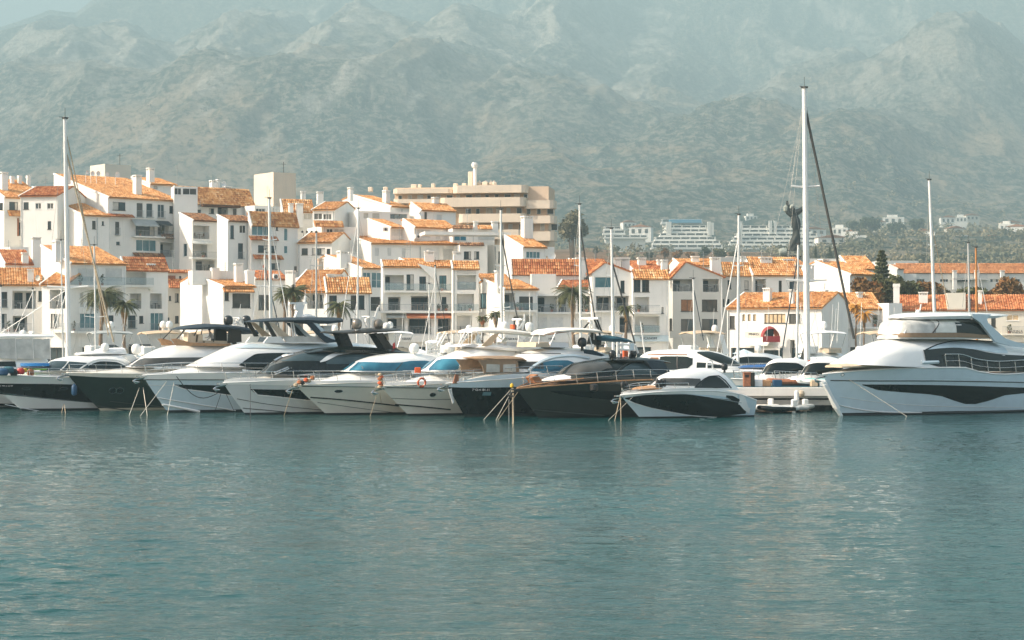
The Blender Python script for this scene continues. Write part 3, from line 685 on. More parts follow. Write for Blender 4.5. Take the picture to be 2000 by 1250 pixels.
            mb.quad((w, 0, 0), (w, d, 0), (w, d, H), (w, 0, H)); mb.quad((0, d, 0), (w, d, 0), (w, d, max(zb, H)), (0, d, max(zb, H)))
            s.wo = mb.build('wall', s.wall, s.o)
            L = math.hypot(rn, rs); es = Vector((0, rn, rs)).normalized()
            o = Vector((-.12, 0, H))-es*over
            r = tile_roof('roof', mat, s.o, o, (1, 0, 0), es, w+.24, L+over, seed=int(s.P.x*3))
            if not shed:
                e2 = Vector((0, -(d-rn), prof[2][1]-H-rs)).normalized()*-1
                dr = Vector((0, d-rn, prof[2][1]-H-rs)); tile_roof('roof', mat, s.o, Vector((w+.12, rn, H+rs))+dr+dr.normalized()*.2, (-1, 0, 0), -dr, w+.24, dr.length+.2, seed=3, pitch=.6)
            # white verge along the left gable
            v = MB(); nn = es.cross(Vector((1, 0, 0)))*-1
            if nn.z < 0: nn = -nn
            p0 = Vector((-.16, 0, H))-es*over; p1 = p0+es*(L+over)
            for a, b in ((p0, p1),):
                off = Vector((.20, 0, 0)); q = [a, a+off, b+off, b]; q2 = [x+nn*.27 for x in q]
                v.add(q+q2, [(0, 3, 2, 1), (4, 5, 6, 7), (0, 1, 5, 4), (1, 2, 6, 5), (2, 3, 7, 6), (3, 0, 4, 7)])
            v.build('verge', s.wall, s.o); s.rn, s.rs = rn, rs
        if typ == 'side':
            um, zz = s.hit(pk[0], pk[1], 'f'); rs = max(zz-H, .3); um = min(max(um, .1), w-.1)
            for y in (0, d): mb.add([(0, y, H), (um, y, H+rs), (w, y, H)], [(0, 1, 2)])
            mb.quad((w, 0, 0), (w, d, 0), (w, d, H), (w, 0, H)); mb.quad((0, d, 0), (w, d, 0), (w, d, H), (0, d, H))
            s.wo = mb.build('wall', s.wall, s.o)
            for (x0, sg) in ((0, 1), (w, -1)):
                es = Vector((um-x0, 0, rs)); L = es.length; es.normalize(); o = Vector((x0, -.12, H))-es*over
                if L > .3: tile_roof('roof', mat, s.o, o, (0, 1, 0), es, d+.24, L+over, seed=int(s.P.x*3)+sg)
        return s
m_, n_, b_ = nodes('rail_glass'); b_.inputs['Base Color'].default_value = (.30, .40, .41, 1); b_.inputs['Roughness'].default_value = .1; b_.inputs['Alpha'].default_value = .45; MATS['rail_glass'] = m_
G = 'white harbour apartments'

def towers():
    for (nm, lab, Y, a, C, Rr, L, top, mat, cat) in (
        ('stair_tower', 'beige square rooftop tower above the tiled roofs at the far left', 330, 40, 205, 256, 176, 320, 'plaster_cream', 'tower'),
        ('stair_tower', 'tall beige rooftop tower with sloping sides left of the salmon apartment block', 335, 35, 534, 578, 496, 336, 'plaster_pale_salmon', 'tower')):
        h = House(nm, lab, Y, a, C, Rr, L, top, mat, group=None, cat=cat); h.roof(typ='flat')
        m = MB(); m.tube([(h.w*.8, h.d*.4, h.top), (h.w*.8, h.d*.4, h.top+2.2)], .05); m.tube([(h.w*.8-.5, h.d*.4, h.top+1.8), (h.w*.8+.5, h.d*.4, h.top+1.8)], .03); m.build('aerial', 'frame_dark', h.o)
towers()

def salmon():
    o = thing('apartment_block', 'salmon pink apartment block with long curved balconies and rooftop chimneys', 'apartment block', (X(1030, 335), 335, 1.25), R(-8))
    ca, sa = math.cos(R(-8)), math.sin(R(-8)); Y0 = 335; x0 = X(1030, 335)
    zz = lambda py: Z(py, Y0)-1.25
    def lx(px): return clip_px(Vector((x0, Y0, 0)), Vector((ca, sa, 0)), (px-1000)/F)
    def slab(name, pa, pb, yt, yb, mat, v0=0, v1=9, r=.9):
        a, b = lx(pa), lx(pb); m = MB(); t, bb = zz(yt), zz(yb)
        pts = [(a, v0+r), (a+r*.3, v0+r*.3), (a+r, v0), (b-r, v0), (b-r*.3, v0+r*.3), (b, v0+r), (b, v1), (a, v1)]
        vs = [(p, q, bb) for p, q in pts]+[(p, q, t) for p, q in pts]; n = len(pts)
        m.add(vs, [tuple(range(n-1, -1, -1)), tuple(range(n, 2*n))]+[(i, (i+1) % n, n+(i+1) % n, n+i) for i in range(n)])
        return m.build(name, mat, o)
    core = MB(); core.box(lx(765), 2.6, 0, lx(1068), 12, zz(362)); core.build('wall', 'plaster_salmon', o)
    slab('roof_slab', 884, 1029, 361, 376, 'plaster_pale_salmon', -.4); slab('roof_slab', 765, 884, 366, 375, 'plaster_pale_salmon', .6)
    for (a, b, t, bb, v) in ((860, 1026, 385, 403, -.6), (895, 1027, 417, 434, -.5), (1022, 1083, 391, 407, .4), (1020, 1084, 421, 436, .4), (1018, 1084, 452, 470, .4), (900, 1022, 448, 466, .0), (765, 862, 386, 394, .8)):
        slab('balcony_parapet', a, b, t, bb, 'plaster_pale_salmon', v, 3.4)
    rnd = random.Random(4)
    for (yt, yb, xs) in ((377, 385, range(772, 1020, 19)), (404, 417, range(905, 1078, 20)), (436, 449, range(905, 1078, 21))):
        for k, px in enumerate(xs):
            a, b = lx(px), lx(px+rnd.choice((8, 11, 13))); f = MB().box(a, 2.48, zz(yb), b, 2.6, zz(yt)).build('window', 'frame_white', o)
            MB().box(a+.08, 2.44, zz(yb)+.05, b-.08, 2.479, zz(yt)-.08).build('pane', rnd.choice(['glass_grey', 'shutter', 'glass_dark', 'curtain_pale']), f)
    for (a, b, t, v) in ((907, 916, 330, 4), (935, 945, 350, 4), (792, 803, 353, 5), (806, 812, 353, 5), (832, 839, 352, 5), (876, 884, 352, 5), (893, 901, 352, 5), (700, 708, 355, 8), (730, 738, 355, 8)):
        MB().bbox(lx(a), v, zz(364), lx(b), v+1, zz(t), .08).build('chimney', 'plaster_pale_salmon', o)
    m = MB(); m.tube([(lx(921), 4, zz(362)), (lx(921), 4, zz(322))], .35, 7); m.lathe((lx(920), 4, zz(322)), [(.5, 0), (.6, .5), (.4, .9)], 8); m.build('flue', 'plaster_white', o)
    for px in (928, 951, 957, 940): MB().lathe((lx(px), 5, zz(364)), [(.3, 0), (.5, .8), (.5, 1.1), (.1, 1.5)], 8).build('roof_vent', 'plaster_pale_salmon', o)
salmon()

def houses():
    H = House
    # ---------------- back cluster, left
    h = H('apartment_house', 'white house at the far left edge with a sloping tiled roof, chimney and brick loggia', 285, 38, 8, 88, -40, 386)
    h.win(0, 396, 6, 410, n=1); h.win(18, 394, 35, 410, n=3); h.strip(18, 411, 54, 422)
    h.loggia(36, 427, 80, 461, dep=1.4, doors=((.05, .45), (.75, .95)), dark=True); h.win(39, 469, 68, 486, n=3)
    h.chimney(4, 16, 336, 368, 3.2); h.roof(pk=(-40, 350)); 
    for (a, b, c, d) in ((34, 426, 37, 461), (76, 426, 80, 461)): h.band(a, b, c, d, .10, 'brick_brown', 'brick_pillar')
    for (a, b) in ((22, 344), (37, 343), (54, 343)): h.chimney(a, a+6, b, b+12, 7, cap=False)
    h = H('apartment_house', 'small white gabled house with three little windows beside the tall mast', 282, -14, 40, 112, 40, 384, depth=9)
    h.win(46, 395, 56, 409); h.win(69, 397, 80, 408, fr='frame_white'); h.win(92, 397, 104, 408, fr='frame_white', g='glass_grey'); h.win(93, 432, 100, 448, n=1)
    h.roof(rise=1.7, run=5, mat='tile_red')
    h = H('apartment_house', 'white house with a low tiled roof half hidden behind the tallest left mast', 296, 20, 72, 158, 60, 381)
    h.win(144, 395, 153, 407, n=1); h.ac(120, 388, 128, 396); h.roof(rise=1.6, run=6, mat='tile_orange')
    h = H('apartment_house', 'largest back row house with broad tiled roof, grey awning and blank gable', 285, 44, 211, 354, 105, 386)
    h.win(220, 394, 245, 410, n=2, g='glass_dark'); h.win(267, 396, 279, 424, n=1, fr='curtain_pale', rail=True); h.win(286, 397, 298, 424, n=1, fr='curtain_pale', rail=True)
    h.win(308, 399, 321, 425, rail=True, fr='frame_white'); h.win(331, 402, 338, 416, n=1); h.win(225, 433, 233, 458, n=1, rail=True)
    h.win(265, 439, 302, 460, n=4); h.win(308, 439, 330, 459, n=3, fr='frame_white', g='glass_dark'); h.win(266, 468, 305, 490, n=3, g='glass_teal', fr='frame_white'); h.loggia(313, 473, 343, 501, dark=True)
    h.strip(264, 494, 323, 501, mat='tile_brown'); h.win(283, 510, 291, 518, n=1); h.win(296, 510, 315, 525); h.win(227, 472, 234, 478, n=1)
    h.strip(214, 418, 264, 423, mat='tile_red'); h.awning(264, 428, 312, 439, mat='awning_grey'); h.awning(310, 431, 338, 438, mat='awning_dark')
    h.balcony(263, 451, 343, 463, .9); h.strip(324, 457, 372, 466, mat='tile_brown', dep=1.0)
    h.chimney(266, 277, 342, 374, 2.6); h.chimney(292, 302, 328, 348, 7); h.chimney(133, 138, 325, 352, 5); h.roof(pk=(106, 341))
    for (a, b, r) in ((170, 337, 4), (180, 339, 5), (191, 339, 5), (209, 340, 4), (228, 341, 6)): h.dish(a, b, r, 9)
    h = H('apartment_house', 'white annexe below the broad roof with two tiny windows and a tiled eave', 279, 40, 161, 213, 112, 421)
    h.win(180, 431, 187, 447, n=1); h.win(199, 432, 203, 440, n=1); h.roof(pk=(113, 397))
    h = H('apartment_house', 'white penthouse with a lean-to tiled roof and glass room behind the broad roof', 300, 40, 293, 345, 257, 360)
    h.win(300, 362, 308, 370, n=1, fr='frame_white'); h.roof(rise=1.4, run=6)
    h = H('glass_room', 'white rooftop glass conservatory with a railing on the tiled roofs', 292, 20, 340, 386, 334, 364, cat='roof terrace room')
    h.win(341, 367, 354, 380, n=2, fr='frame_white', g='glass_grey'); h.win(357, 366, 384, 380, n=2, fr='frame_white', g='glass_grey'); h.roof(typ='flat')
    h = H('apartment_house', 'white terraced block with stacked loggias and twin chimneys left of the white mast', 287, 42, 376, 424, 350, 431)
    h.loggia(378, 440, 409, 466, dep=1.6, doors=((.05, .35),)); h.loggia(376, 475, 405, 503, dep=1.6, doors=((.05, .4),)); h.loggia(382, 508, 419, 528, doors=((.2, .6),))
    h.awning(376, 470, 415, 474, .6, 'awning_white'); h.balcony(376, 493, 428, 505, 1.0); h.win(358, 476, 368, 501, 'l', n=1, fr='frame_white'); h.roof(pk=(351, 417), mat='tile_brown')
    h = H('apartment_house', 'white upper storey under the orange roof with two tall white chimneys', 296, 36, 352, 497, 340, 396)
    h.win(362, 407, 376, 420, fr='frame_white'); h.win(379, 409, 393, 420); h.win(408, 407, 418, 417); h.loggia(425, 403, 445, 420, doors=((.3, .8),)); h.win(455, 407, 462, 420, n=1)
    h.box(397, 398, 470, 403, -1.2, .5, 'porch_roof', 'tile_brown'); h.chimney(414, 424, 352, 387, 3); h.chimney(425, 430, 350, 372, 3.5); h.chimney(440, 453, 364, 397, 2); h.chimney(455, 467, 370, 384, 4); h.dish(436, 360, 6, 4)
    h.roof(pk=None, rise=2.7, run=8)
    h = H('apartment_house', 'white gabled wing with narrow windows and a small tiled roof behind the twin masts', 283, 40, 445, 497, 424, 432)
    h.win(450, 440, 457, 466, n=1); h.win(468, 440, 480, 455, n=2, fr='frame_white', g='glass_grey'); h.win(465, 475, 475, 505, n=1, rail=True); h.roof(pk=(425, 421), mat='tile_brown')
    h = H('apartment_house', 'white block with turquoise glazing and tiled canopies right of the white mast', 284, 36, 491, 582, 484, 438)
    h.win(492, 440, 525, 459, n=3, g='glass_teal', fr='frame_white'); h.strip(490, 461, 545, 469, mat='tile_red'); h.win(504, 479, 539, 493, n=3); h.strip(498, 498, 555, 506, mat='tile_red')
    h.win(530, 514, 546, 526, n=2); h.win(555, 446, 562, 470, n=1, g='glass_teal', fr='frame_white'); h.win(555, 480, 562, 495, n=1, g='glass_teal', fr='frame_white'); h.win(539, 443, 543, 450, n=1)
    h.band(510, 512, 520, 544, .2, 'plaster_white', 'sign_board')
    for yy in (520, 530): h.dish(515, yy, 3.4, -.45, 'orange_plastic')
    h.roof(pk=(485, 413)); 
    h = H('apartment_house', 'white house with a dark slanted parapet in front of the beige tower', 300, 42, 497, 552, 478, 401)
    h.win(500, 407, 518, 418, n=3, fr='frame_white'); h.roof(typ='flat')
    # ---------------- back cluster, middle
    h = H('apartment_house', 'white block with an orange roof and three chimneys right of the beige tower', 300, 20, 552, 612, 548, 412)
    h.win(593, 417, 608, 428, n=2, fr='frame_white', g='curtain_pale'); h.chimney(565, 573, 397, 435, -.9); h.chimney(580, 592, 397, 437, -.9); h.roof(rise=1.9, run=6)
    h.chimney(589, 597, 373, 392, 5); h.chimney(621, 632, 374, 392, 5)
    h = H('apartment_house', 'white gable with glazed terrace below the central orange roofs', 298, -18, 611, 654, 611, 411, depth=8)
    h.win(613, 417, 629, 429, fr='frame_white', g='glass_grey'); h.win(631, 418, 647, 429, n=3, fr='frame_white', g='glass_grey'); h.roof(rise=1.5, run=5, mat='tile_orange')
    h = H('apartment_house', 'white stepped house with a tiled canopy and open terrace under the central gable', 292, 24, 628, 702, 600, 442)
    h.win(638, 447, 650, 458, n=2, fr='frame_white'); h.win(653, 447, 672, 463, n=2, fr='frame_white', g='curtain_pale'); h.strip(615, 431, 672, 443, mat='tile_orange'); h.loggia(655, 478, 672, 498, doors=((.1, .8),)); h.roof(typ='flat')
    h = H('apartment_house', 'white corner house with an orange gable and dark windows behind the front row', 288, -16, 582, 648, 582, 475, depth=9)
    h.win(589, 485, 601, 498, n=1); h.win(609, 485, 635, 498, n=3); h.win(638, 486, 645, 498, n=1); h.roof(rise=1.7, run=5)
    for k in range(4): h.dish(591+9*k, 453, 2.6, 5, 'frame_dark')
    h = H('apartment_house', 'broad white blank gable with small orange roof in the middle of the hill of houses', 305, 46, 762, 800, 668, 404)
    h.roof(pk=(688, 382)); h.chimney(754, 762, 372, 396, 2); h.chimney(684, 690, 366, 385, 3)
    h = H('apartment_house', 'white terrace house with parasol terrace under the salmon block', 298, 26, 700, 800, 672, 412)
    h.win(710, 412, 720, 427, n=1, fr='frame_white', g='curtain_pale'); h.win(727, 412, 742, 427, n=1, fr='frame_white', g='curtain_pale'); h.loggia(762, 411, 795, 427, doors=((.2, .5),), glassy=True, dark=False); h.roof(typ='flat')
    h = H('apartment_house', 'white house with an orange roof and shuttered window directly below the salmon block', 300, 30, 822, 890, 800, 411)
    h.shutter(853, 419, 863, 434); h.win(829, 414, 834, 428, n=1); h.chimney(848, 857, 385, 400, 3); h.dish(822, 417, 5, -.3); h.roof(pk=(803, 397))
    h = H('apartment_house', 'white house with a slanted blank gable and closed shutters above the front row', 291, 40, 762, 792, 718, 445)
    h.ac(745, 444, 756, 452); h.shutter(765, 446, 788, 460); h.roof(pk=(719, 429))
    h = H('apartment_house', 'white house with a blank gable and shutters in the second tier of the middle', 290, 38, 809, 890, 785, 444)
    h.ac(809, 458, 820, 466); h.shutter(815, 448, 840, 464); h.shutter(851, 452, 860, 467); h.shutter(866, 452, 872, 467, mat='frame_white'); h.roof(pk=(787, 429))
    h = H('apartment_house', 'white house with a blue window and potted tree on its terrace below the salmon block', 290, 14, 884, 966, 884, 446, depth=7)
    h.win(887, 455, 911, 470, n=2, g='glass_blue', fr='frame_white'); h.shutter(934, 453, 965, 469); h.chimney(926, 934, 432, 446, .3); h.chimney(962, 973, 432, 450, 1.0); h.strip(884, 440, 926, 447, mat='tile_brown'); h.strip(934, 440, 962, 448); h.roof(typ='flat')
    h = H('apartment_house', 'long white block with closed shutters and thin tiled eaves above the front row', 284, 16, 725, 898, 676, 477)
    h.shutter(732, 484, 740, 500); h.shutter(757, 484, 764, 500); h.shutter(785, 485, 792, 508); h.shutter(832, 485, 857, 508, mat='frame_white'); h.shutter(866, 486, 885, 510)
    h.roof(pk=(678, 458))
    h = H('apartment_house', 'white block with paired windows and an air conditioner behind a black mast stay', 282, 12, 898, 952, 898, 478, depth=10)
    h.win(906, 491, 920, 506, n=3); h.win(926, 491, 936, 506, n=2); h.ac(927, 508, 936, 515); h.box(830, 452, 998, 458, 1, 6, 'parapet'); h.strip(898, 474, 946, 480, mat='tile_brown', dep=.5); h.roof(typ='flat')
    h = H('apartment_house', 'white block with a tall narrow window left of the square white chimney', 286, 34, 965, 1012, 946, 478)
    h.win(973, 491, 978, 514, n=1); h.win(991, 491, 998, 515, n=1, rail=True); h.win(1007, 491, 1018, 506); h.roof(typ='flat')
    h = H('apartment_house', 'white corner house with an orange roof, ribbon window and a big square chimney', 278, 32, 1021, 1066, 985, 483)
    h.win(1028, 491, 1055, 504, n=4, fr='frame_white', g='glass_teal'); h.chimney(1024, 1041, 422, 474, 3.5); h.roof(pk=(986, 461))
    h.box(1060, 482, 1083, 500, .5, 4, 'roof_terrace')
    # ---------------- front row, left
    h = H('harbour_house', 'white harbour house with dark balconies and a chimney stack at the far left', 232, 16, -10, 82, -14, 557)
    h.win(2, 570, 14, 600, fr='frame_dark', rail=True); h.loggia(24, 568, 70, 603, doors=((.1, .45), (.6, .9)), dark=True); h.win(3, 613, 13, 641); h.loggia(25, 617, 53, 648, doors=((.15, .85),), dark=True); h.win(75, 568, 83, 588, n=1)
    h.balcony(-8, 632, 66, 652, .9); h.chimney(54, 66, 525, 556, .6); h.roof(rise=2.2, run=6, mat='tile_orange')
    h = H('harbour_house', 'white harbour house with a wooden trellis balcony and sagging orange roof', 231, -22, 82, 132, 82, 556, depth=8)
    h.loggia(97, 566, 130, 603, dark=True, doors=((.3, .7),)); h.win(99, 613, 111, 640); h.win(112, 614, 124, 640, fr='frame_white', g='curtain_pale'); h.balcony(97, 632, 145, 650, .9); h.dish(75, 543, 6, -.4, 'curtain_pale'); h.roof(rise=2.4, run=5, mat='tile_orange')
    h = H('harbour_house', 'white roof house with orange tiles and square chimneys behind the far left roofs', 250, 26, 10, 64, 0, 516, depth=9)
    h.chimney(44, 56, 493, 520, -.2); h.chimney(64, 80, 463, 525, 1.2); h.roof(rise=2.0, run=5, mat='tile_red')
    h = H('harbour_house', 'white house with a stepped parapet and arched wall above the far left roofs', 262, 30, 20, 56, -20, 482); h.win(10, 500, 14, 506, n=1); h.roof(typ='flat')
    h = H('harbour_house', 'large white harbour house with glass balcony, wide orange roof and palms before it', 231, 40, 137, 246, 80, 515)
    h.shutter(152, 524, 184, 549); h.shutter(206, 524, 238, 549); h.win(150, 571, 164, 600, fr='frame_white', g='curtain_pale'); h.win(170, 571, 184, 600, fr='frame_white', g='glass_grey'); h.loggia(207, 570, 241, 600, doors=((.1, .9),), dark=True)
    h.win(145, 612, 187, 641, n=4, g='glass_teal', fr='frame_white'); h.win(212, 616, 222, 638, n=1); h.balcony(138, 540, 246, 560, 1.1, glassy=True); h.balcony(138, 632, 190, 651, .9)
    h.chimney(109, 126, 470, 502, 1.8); h.roof(pk=(82, 481))
    h = H('harbour_house', 'bluish shaded harbour house wing with a dark loggia right of the palms', 243, 34, 244, 328, 236, 526)
    h.loggia(246, 528, 286, 557, doors=((.1, .4),), rail=False); h.loggia(254, 573, 276, 603, doors=((.1, .8),)); h.loggia(293, 573, 316, 603, doors=((.1, .8),)); h.win(250, 616, 265, 641, rail=True); h.win(272, 617, 280, 631, fr='frame_dark', bars=1)
    h.win(294, 611, 319, 645, n=3, g='glass_teal', fr='frame_white'); h.balcony(246, 542, 301, 560, 1.0, glassy=True); h.balcony(292, 632, 337, 650, 1.0); h.chimney(288, 303, 515, 542, .2); h.band(293, 565, 300, 567, .5, 'awning_white', 'awning_box')
    h.roof(pk=None, rise=1.6, run=5, mat='tile_red')
    h = H('harbour_house', 'cream recessed house with a brown roller shutter and small square windows', 262, 14, 303, 382, 303, 533, 'plaster_cream', depth=9)
    h.shutter(325, 538, 343, 553, mat='brick_brown'); h.win(350, 539, 354, 546, n=1); h.win(330, 578, 334, 587, n=1); h.win(342, 573, 349, 590); h.win(327, 620, 331, 630, n=1); h.win(342, 617, 349, 631); h.strip(302, 527, 374, 533, mat='tile_red', dep=.4)
    h.strip(330, 545, 382, 563, dep=1.6, mat='tile_red'); h.roof(typ='flat')
    h = H('harbour_house', 'large blank sunlit white house with an orange roof and two fat chimneys', 240, 26, 436, 498, 352, 561)
    h.win(439, 571, 447, 587, n=2); h.win(454, 573, 489, 601, n=1, g='glass_grey'); h.win(439, 619, 448, 640); h.box(376, 528, 482, 556, 7, 9, 'parapet'); h.chimney(461, 475, 514, 566, 3.5); h.chimney(483, 497, 528, 590, 1.6, cap=False)
    h.strip(438, 563, 498, 571, dep=.9); h.roof(pk=(377, 537)); h.chimney(415, 428, 523, 537, 6.5, cap=False)
    h = H('harbour_house', 'white shaded house with a slanted parapet behind the two tall masts', 248, 30, 498, 560, 482, 545)
    h.win(505, 576, 529, 605, n=3); h.win(506, 622, 524, 645, n=2, fr='frame_white'); h.ac(532, 535, 542, 546); h.roof(pk=(484, 530), mat='tile_red')
    h = H('harbour_house', 'white harbour house with dark loggia under a bright orange roof right of the palm pair', 238, -14, 563, 636, 563, 571, depth=9)
    h.loggia(600, 572, 632, 603, doors=((.1, .4), (.55, .95)), dark=True); h.win(575, 580, 592, 602); h.win(575, 622, 592, 645); h.win(606, 622, 625, 648, g='glass_teal', fr='frame_white'); h.roof(rise=2.9, run=7, mat='tile_orange'); h.chimney(557, 572, 528, 556, -.3)
    h = H('harbour_house', 'white house with two dark windows behind the small palm', 236, 14, 638, 724, 634, 570)
    h.win(643, 577, 658, 605); h.win(685, 577, 699, 604, n=1); h.win(700, 577, 712, 604, n=1); h.win(684, 622, 700, 650); h.chimney(640, 653, 535, 560, 1.5); h.chimney(655, 671, 536, 562, 2.5); h.roof(rise=1.8, run=5)
    h = H('harbour_house', 'white gable house with rusty chimneys in the second row behind the front roofs', 258, 36, 706, 752, 628, 525)
    h.win(709, 532, 724, 562, g='glass_teal', fr='frame_white', n=2, bars=1); h.win(726, 532, 746, 562, g='glass_teal', fr='frame_white', n=2, bars=1)
    h.chimney(665, 685, 490, 515, 3.5); h.chimney(622, 632, 505, 540, -.3, 'plaster_salmon'); h.roof(pk=(636, 500)); h.win(637, 512, 639, 523, 'l', n=1); h.win(641, 512, 643, 523, 'l', n=1)
    h = H('harbour_house', 'white harbour block with balconies, orange awning and a long shop fascia at the centre', 240, 8, 748, 884, 744, 522)
    h.loggia(752, 537, 789, 567, doors=((.02, .3),), glassy=True); h.win(794, 536, 808, 566, n=2); h.win(819, 540, 832, 566, n=2); h.win(858, 538, 872, 565, n=2, g='glass_teal')
    h.win(724, 580, 742, 606); h.loggia(758, 580, 782, 606, doors=((.1, .9),), dark=True); h.loggia(803, 578, 841, 606, doors=((.0, .5), (.5, 1.0)), dark=True); h.win(863, 580, 872, 605, n=1)
    h.balcony(752, 556, 884, 571, 1.0, glassy=True); h.balcony(724, 594, 884, 611, 1.1); h.loggia(756, 620, 790, 652, dark=False, doors=((.1, .6),)); h.loggia(797, 620, 842, 652, doors=((.1, .9),), dark=False); h.loggia(855, 620, 880, 652, doors=((.1, .9),))
    h.awning(795, 612, 884, 619, 1.2, 'awning_orange'); h.awning(755, 613, 792, 618, .9, 'awning_grey'); h.band(778, 655, 884, 668, .6); h.sign('ABARI', 785, 803, 662, 5, off=.63); h.sign('Bencom', 868, 883, 663, 4, off=.63); h.chimney(830, 848, 490, 532, 2.0); h.chimney(887, 903, 492, 522, 4)
    h.roof(typ='front', rise=.9, run=3)
    MB().prism([(h.hit(815, 515)[0], h.hit(815, 515)[1]), (h.hit(848, 548)[0], h.hit(848, 548)[1]), (h.hit(850, 524)[0], h.hit(850, 524)[1])], -.5, -.2).build('buttress_wall', 'plaster_white', h.o)
    h = H('harbour_house', 'white harbour house with two stacked open loggias right of the black mast stay', 239, 8, 884, 935, 882, 524)
    h.loggia(893, 537, 930, 566, doors=((.3, .55),), glassy=True); h.loggia(892, 574, 926, 607, doors=((.1, .45),)); h.band(892, 529, 930, 534, .1, 'plaster_grey', 'relief_frieze'); h.balcony(886, 594, 936, 611, .8, glassy=True)
    h.loggia(892, 616, 922, 652, dark=True, doors=((.2, .6),)); h.band(884, 655, 1000, 668, .6); h.sign('Bacali Wood', 909, 929, 663, 4.5, off=.63); h.roof(rise=.9, run=3, mat='tile_orange'); h.chimney(886, 902, 491, 522, 2)
    h = H('harbour_house', 'low white harbour house with a small double roof left of the leaning black stay', 234, 22, 985, 1050, 934, 566)
    h.win(1014, 579, 1041, 606, n=1, g='glass_grey'); h.loggia(985, 572, 1006, 605, doors=((.1, .9),)); h.win(938, 573, 950, 602, 'l', n=1, g='glass_teal'); h.loggia(1003, 616, 1040, 650, dark=True, doors=((.1, .5),)); h.balcony(984, 592, 1050, 609, .8, glassy=True)
    h.chimney(971, 984, 528, 560, 1.4); h.band(984, 655, 1050, 668, .6); h.sign('Salt & Sun', 990, 1016, 662, 4, off=.63); h.roof(pk=(946, 548))
    h = H('harbour_house', 'white house with a wide red tiled roof left of the tall thin palm', 252, 8, 1000, 1132, 998, 534)
    h.chimney(1056, 1070, 505, 533, 2.0); h.chimney(1126, 1145, 503, 533, 3); h.roof(rise=1.9, run=7, mat='tile_red'); h.box(1038, 535, 1086, 574, -1.4, 2, 'white_terrace_wall')
    h.dish(1077, 500, 8, 4)
    h = H('harbour_house', 'white harbour house with a long plant filled balcony behind the tall thin palm', 238, 4, 1048, 1164, 1046, 572)
    h.loggia(1050, 578, 1088, 610, doors=((.05, .4),)); h.loggia(1090, 578, 1124, 610, doors=((.1, .5),)); h.loggia(1128, 578, 1162, 610, doors=((.1, .4), (.5, .9))); h.balcony(1048, 597, 1165, 613, .7)
    h.shutter(1050, 620, 1068, 648, mat='frame_white'); h.shutter(1075, 620, 1100, 648, mat='frame_white'); h.band(1050, 655, 1162, 668, .6); h.sign('NICE', 1072, 1084, 662, 4.5, off=.63); h.roof(typ='flat')
    h = H('harbour_house', 'bluish white gabled harbour house with picture window and dark loggia behind the white mast', 237, 6, 1156, 1236, 1150, 534)
    h.win(1162, 541, 1195, 562, n=1, g='glass_teal', fr='frame_white'); h.loggia(1164, 578, 1195, 608, doors=((.2, .9),), dark=True); h.win(1212, 548, 1220, 572, n=1); h.loggia(1200, 578, 1228, 608, doors=((.3, .9),)); h.balcony(1162, 594, 1210, 610, .7)
    h.loggia(1210, 618, 1236, 650, doors=((.1, .8),)); h.shutter(1163, 620, 1175, 650); h.chimney(1197, 1212, 503, 532, 2.2); h.chimney(1214, 1230, 503, 535, 2.6); h.band(1158, 655, 1236, 668, .6); h.roof(pk=(1182, 514), typ='side', mat='tile_red')
    h = H('harbour_house', 'white harbour house with twin tall windows and glass balconies right of the white mast', 237, 10, 1236, 1306, 1232, 543)
    h.win(1238, 544, 1251, 570, n=2, bars=2, fr='frame_dark'); h.win(1254, 544, 1268, 570, n=2, bars=2, fr='frame_dark'); h.loggia(1240, 580, 1268, 611, doors=((.1, .5),)); h.loggia(1240, 618, 1288, 650, doors=((.3, .7),), glassy=True); h.balcony(1239, 597, 1290, 613, .9); h.balcony(1239, 640, 1290, 654, .9, glassy=True)
    h.win(1292, 600, 1296, 612, n=1); h.band(1237, 655, 1306, 667, .5, 'gel_blue'); h.sign('TUCANOM', 1252, 1281, 661, 5, off=.53); h.roof(rise=1.0, run=3)
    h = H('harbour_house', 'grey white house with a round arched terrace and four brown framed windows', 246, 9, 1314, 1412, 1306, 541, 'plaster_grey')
    h.loggia(1310, 545, 1356, 569, doors=((.1, .5),)); h.loggia(1373, 545, 1404, 570, doors=((.1, .5),), dark=True); h.win(1330, 585, 1355, 608, n=2, g='wood', fr='frame_dark'); h.win(1371, 585, 1401, 608, n=3, g='glass_grey')
    h.win(1330, 623, 1355, 646, n=2); h.win(1371, 623, 1401, 646, n=2); h.win(1308, 622, 1313, 646, n=1); h.band(1308, 647, 1412, 660, .08); h.sign('CHLOE MAISON', 1372, 1400, 655, 4, 'letter_grey', .1)
    h.chimney(1293, 1304, 507, 540, .5); h.chimney(1390, 1408, 502, 534, 1.6); h.roof(pk=(1340, 513), typ='side', mat='tile_red')
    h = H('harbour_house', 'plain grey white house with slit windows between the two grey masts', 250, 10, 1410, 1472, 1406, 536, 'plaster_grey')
    h.win(1421, 547, 1428, 564, n=1); h.win(1411, 584, 1415, 598, n=1); h.win(1419, 584, 1425, 600, n=1); h.win(1454, 548, 1462, 566, n=1, g='curtain_pale'); h.chimney(1447, 1455, 500, 530, 2.0); h.roof(rise=1.6, run=5)
    h.box(1407, 502, 1455, 524, 6, 9, 'parapet')
    h = H('harbour_house', 'white house with a loggia and two square white chimneys behind the sunlit arched house', 250, 10, 1470, 1568, 1455, 537, 'plaster_white')
    h.loggia(1475, 545, 1496, 570, doors=((.1, .5),), dark=True); h.win(1521, 548, 1527, 571, n=1); h.win(1542, 550, 1556, 566); h.chimney(1486, 1508, 502, 534, 2); h.chimney(1530, 1550, 506, 528, 2.5); h.roof(rise=2.4, run=7)
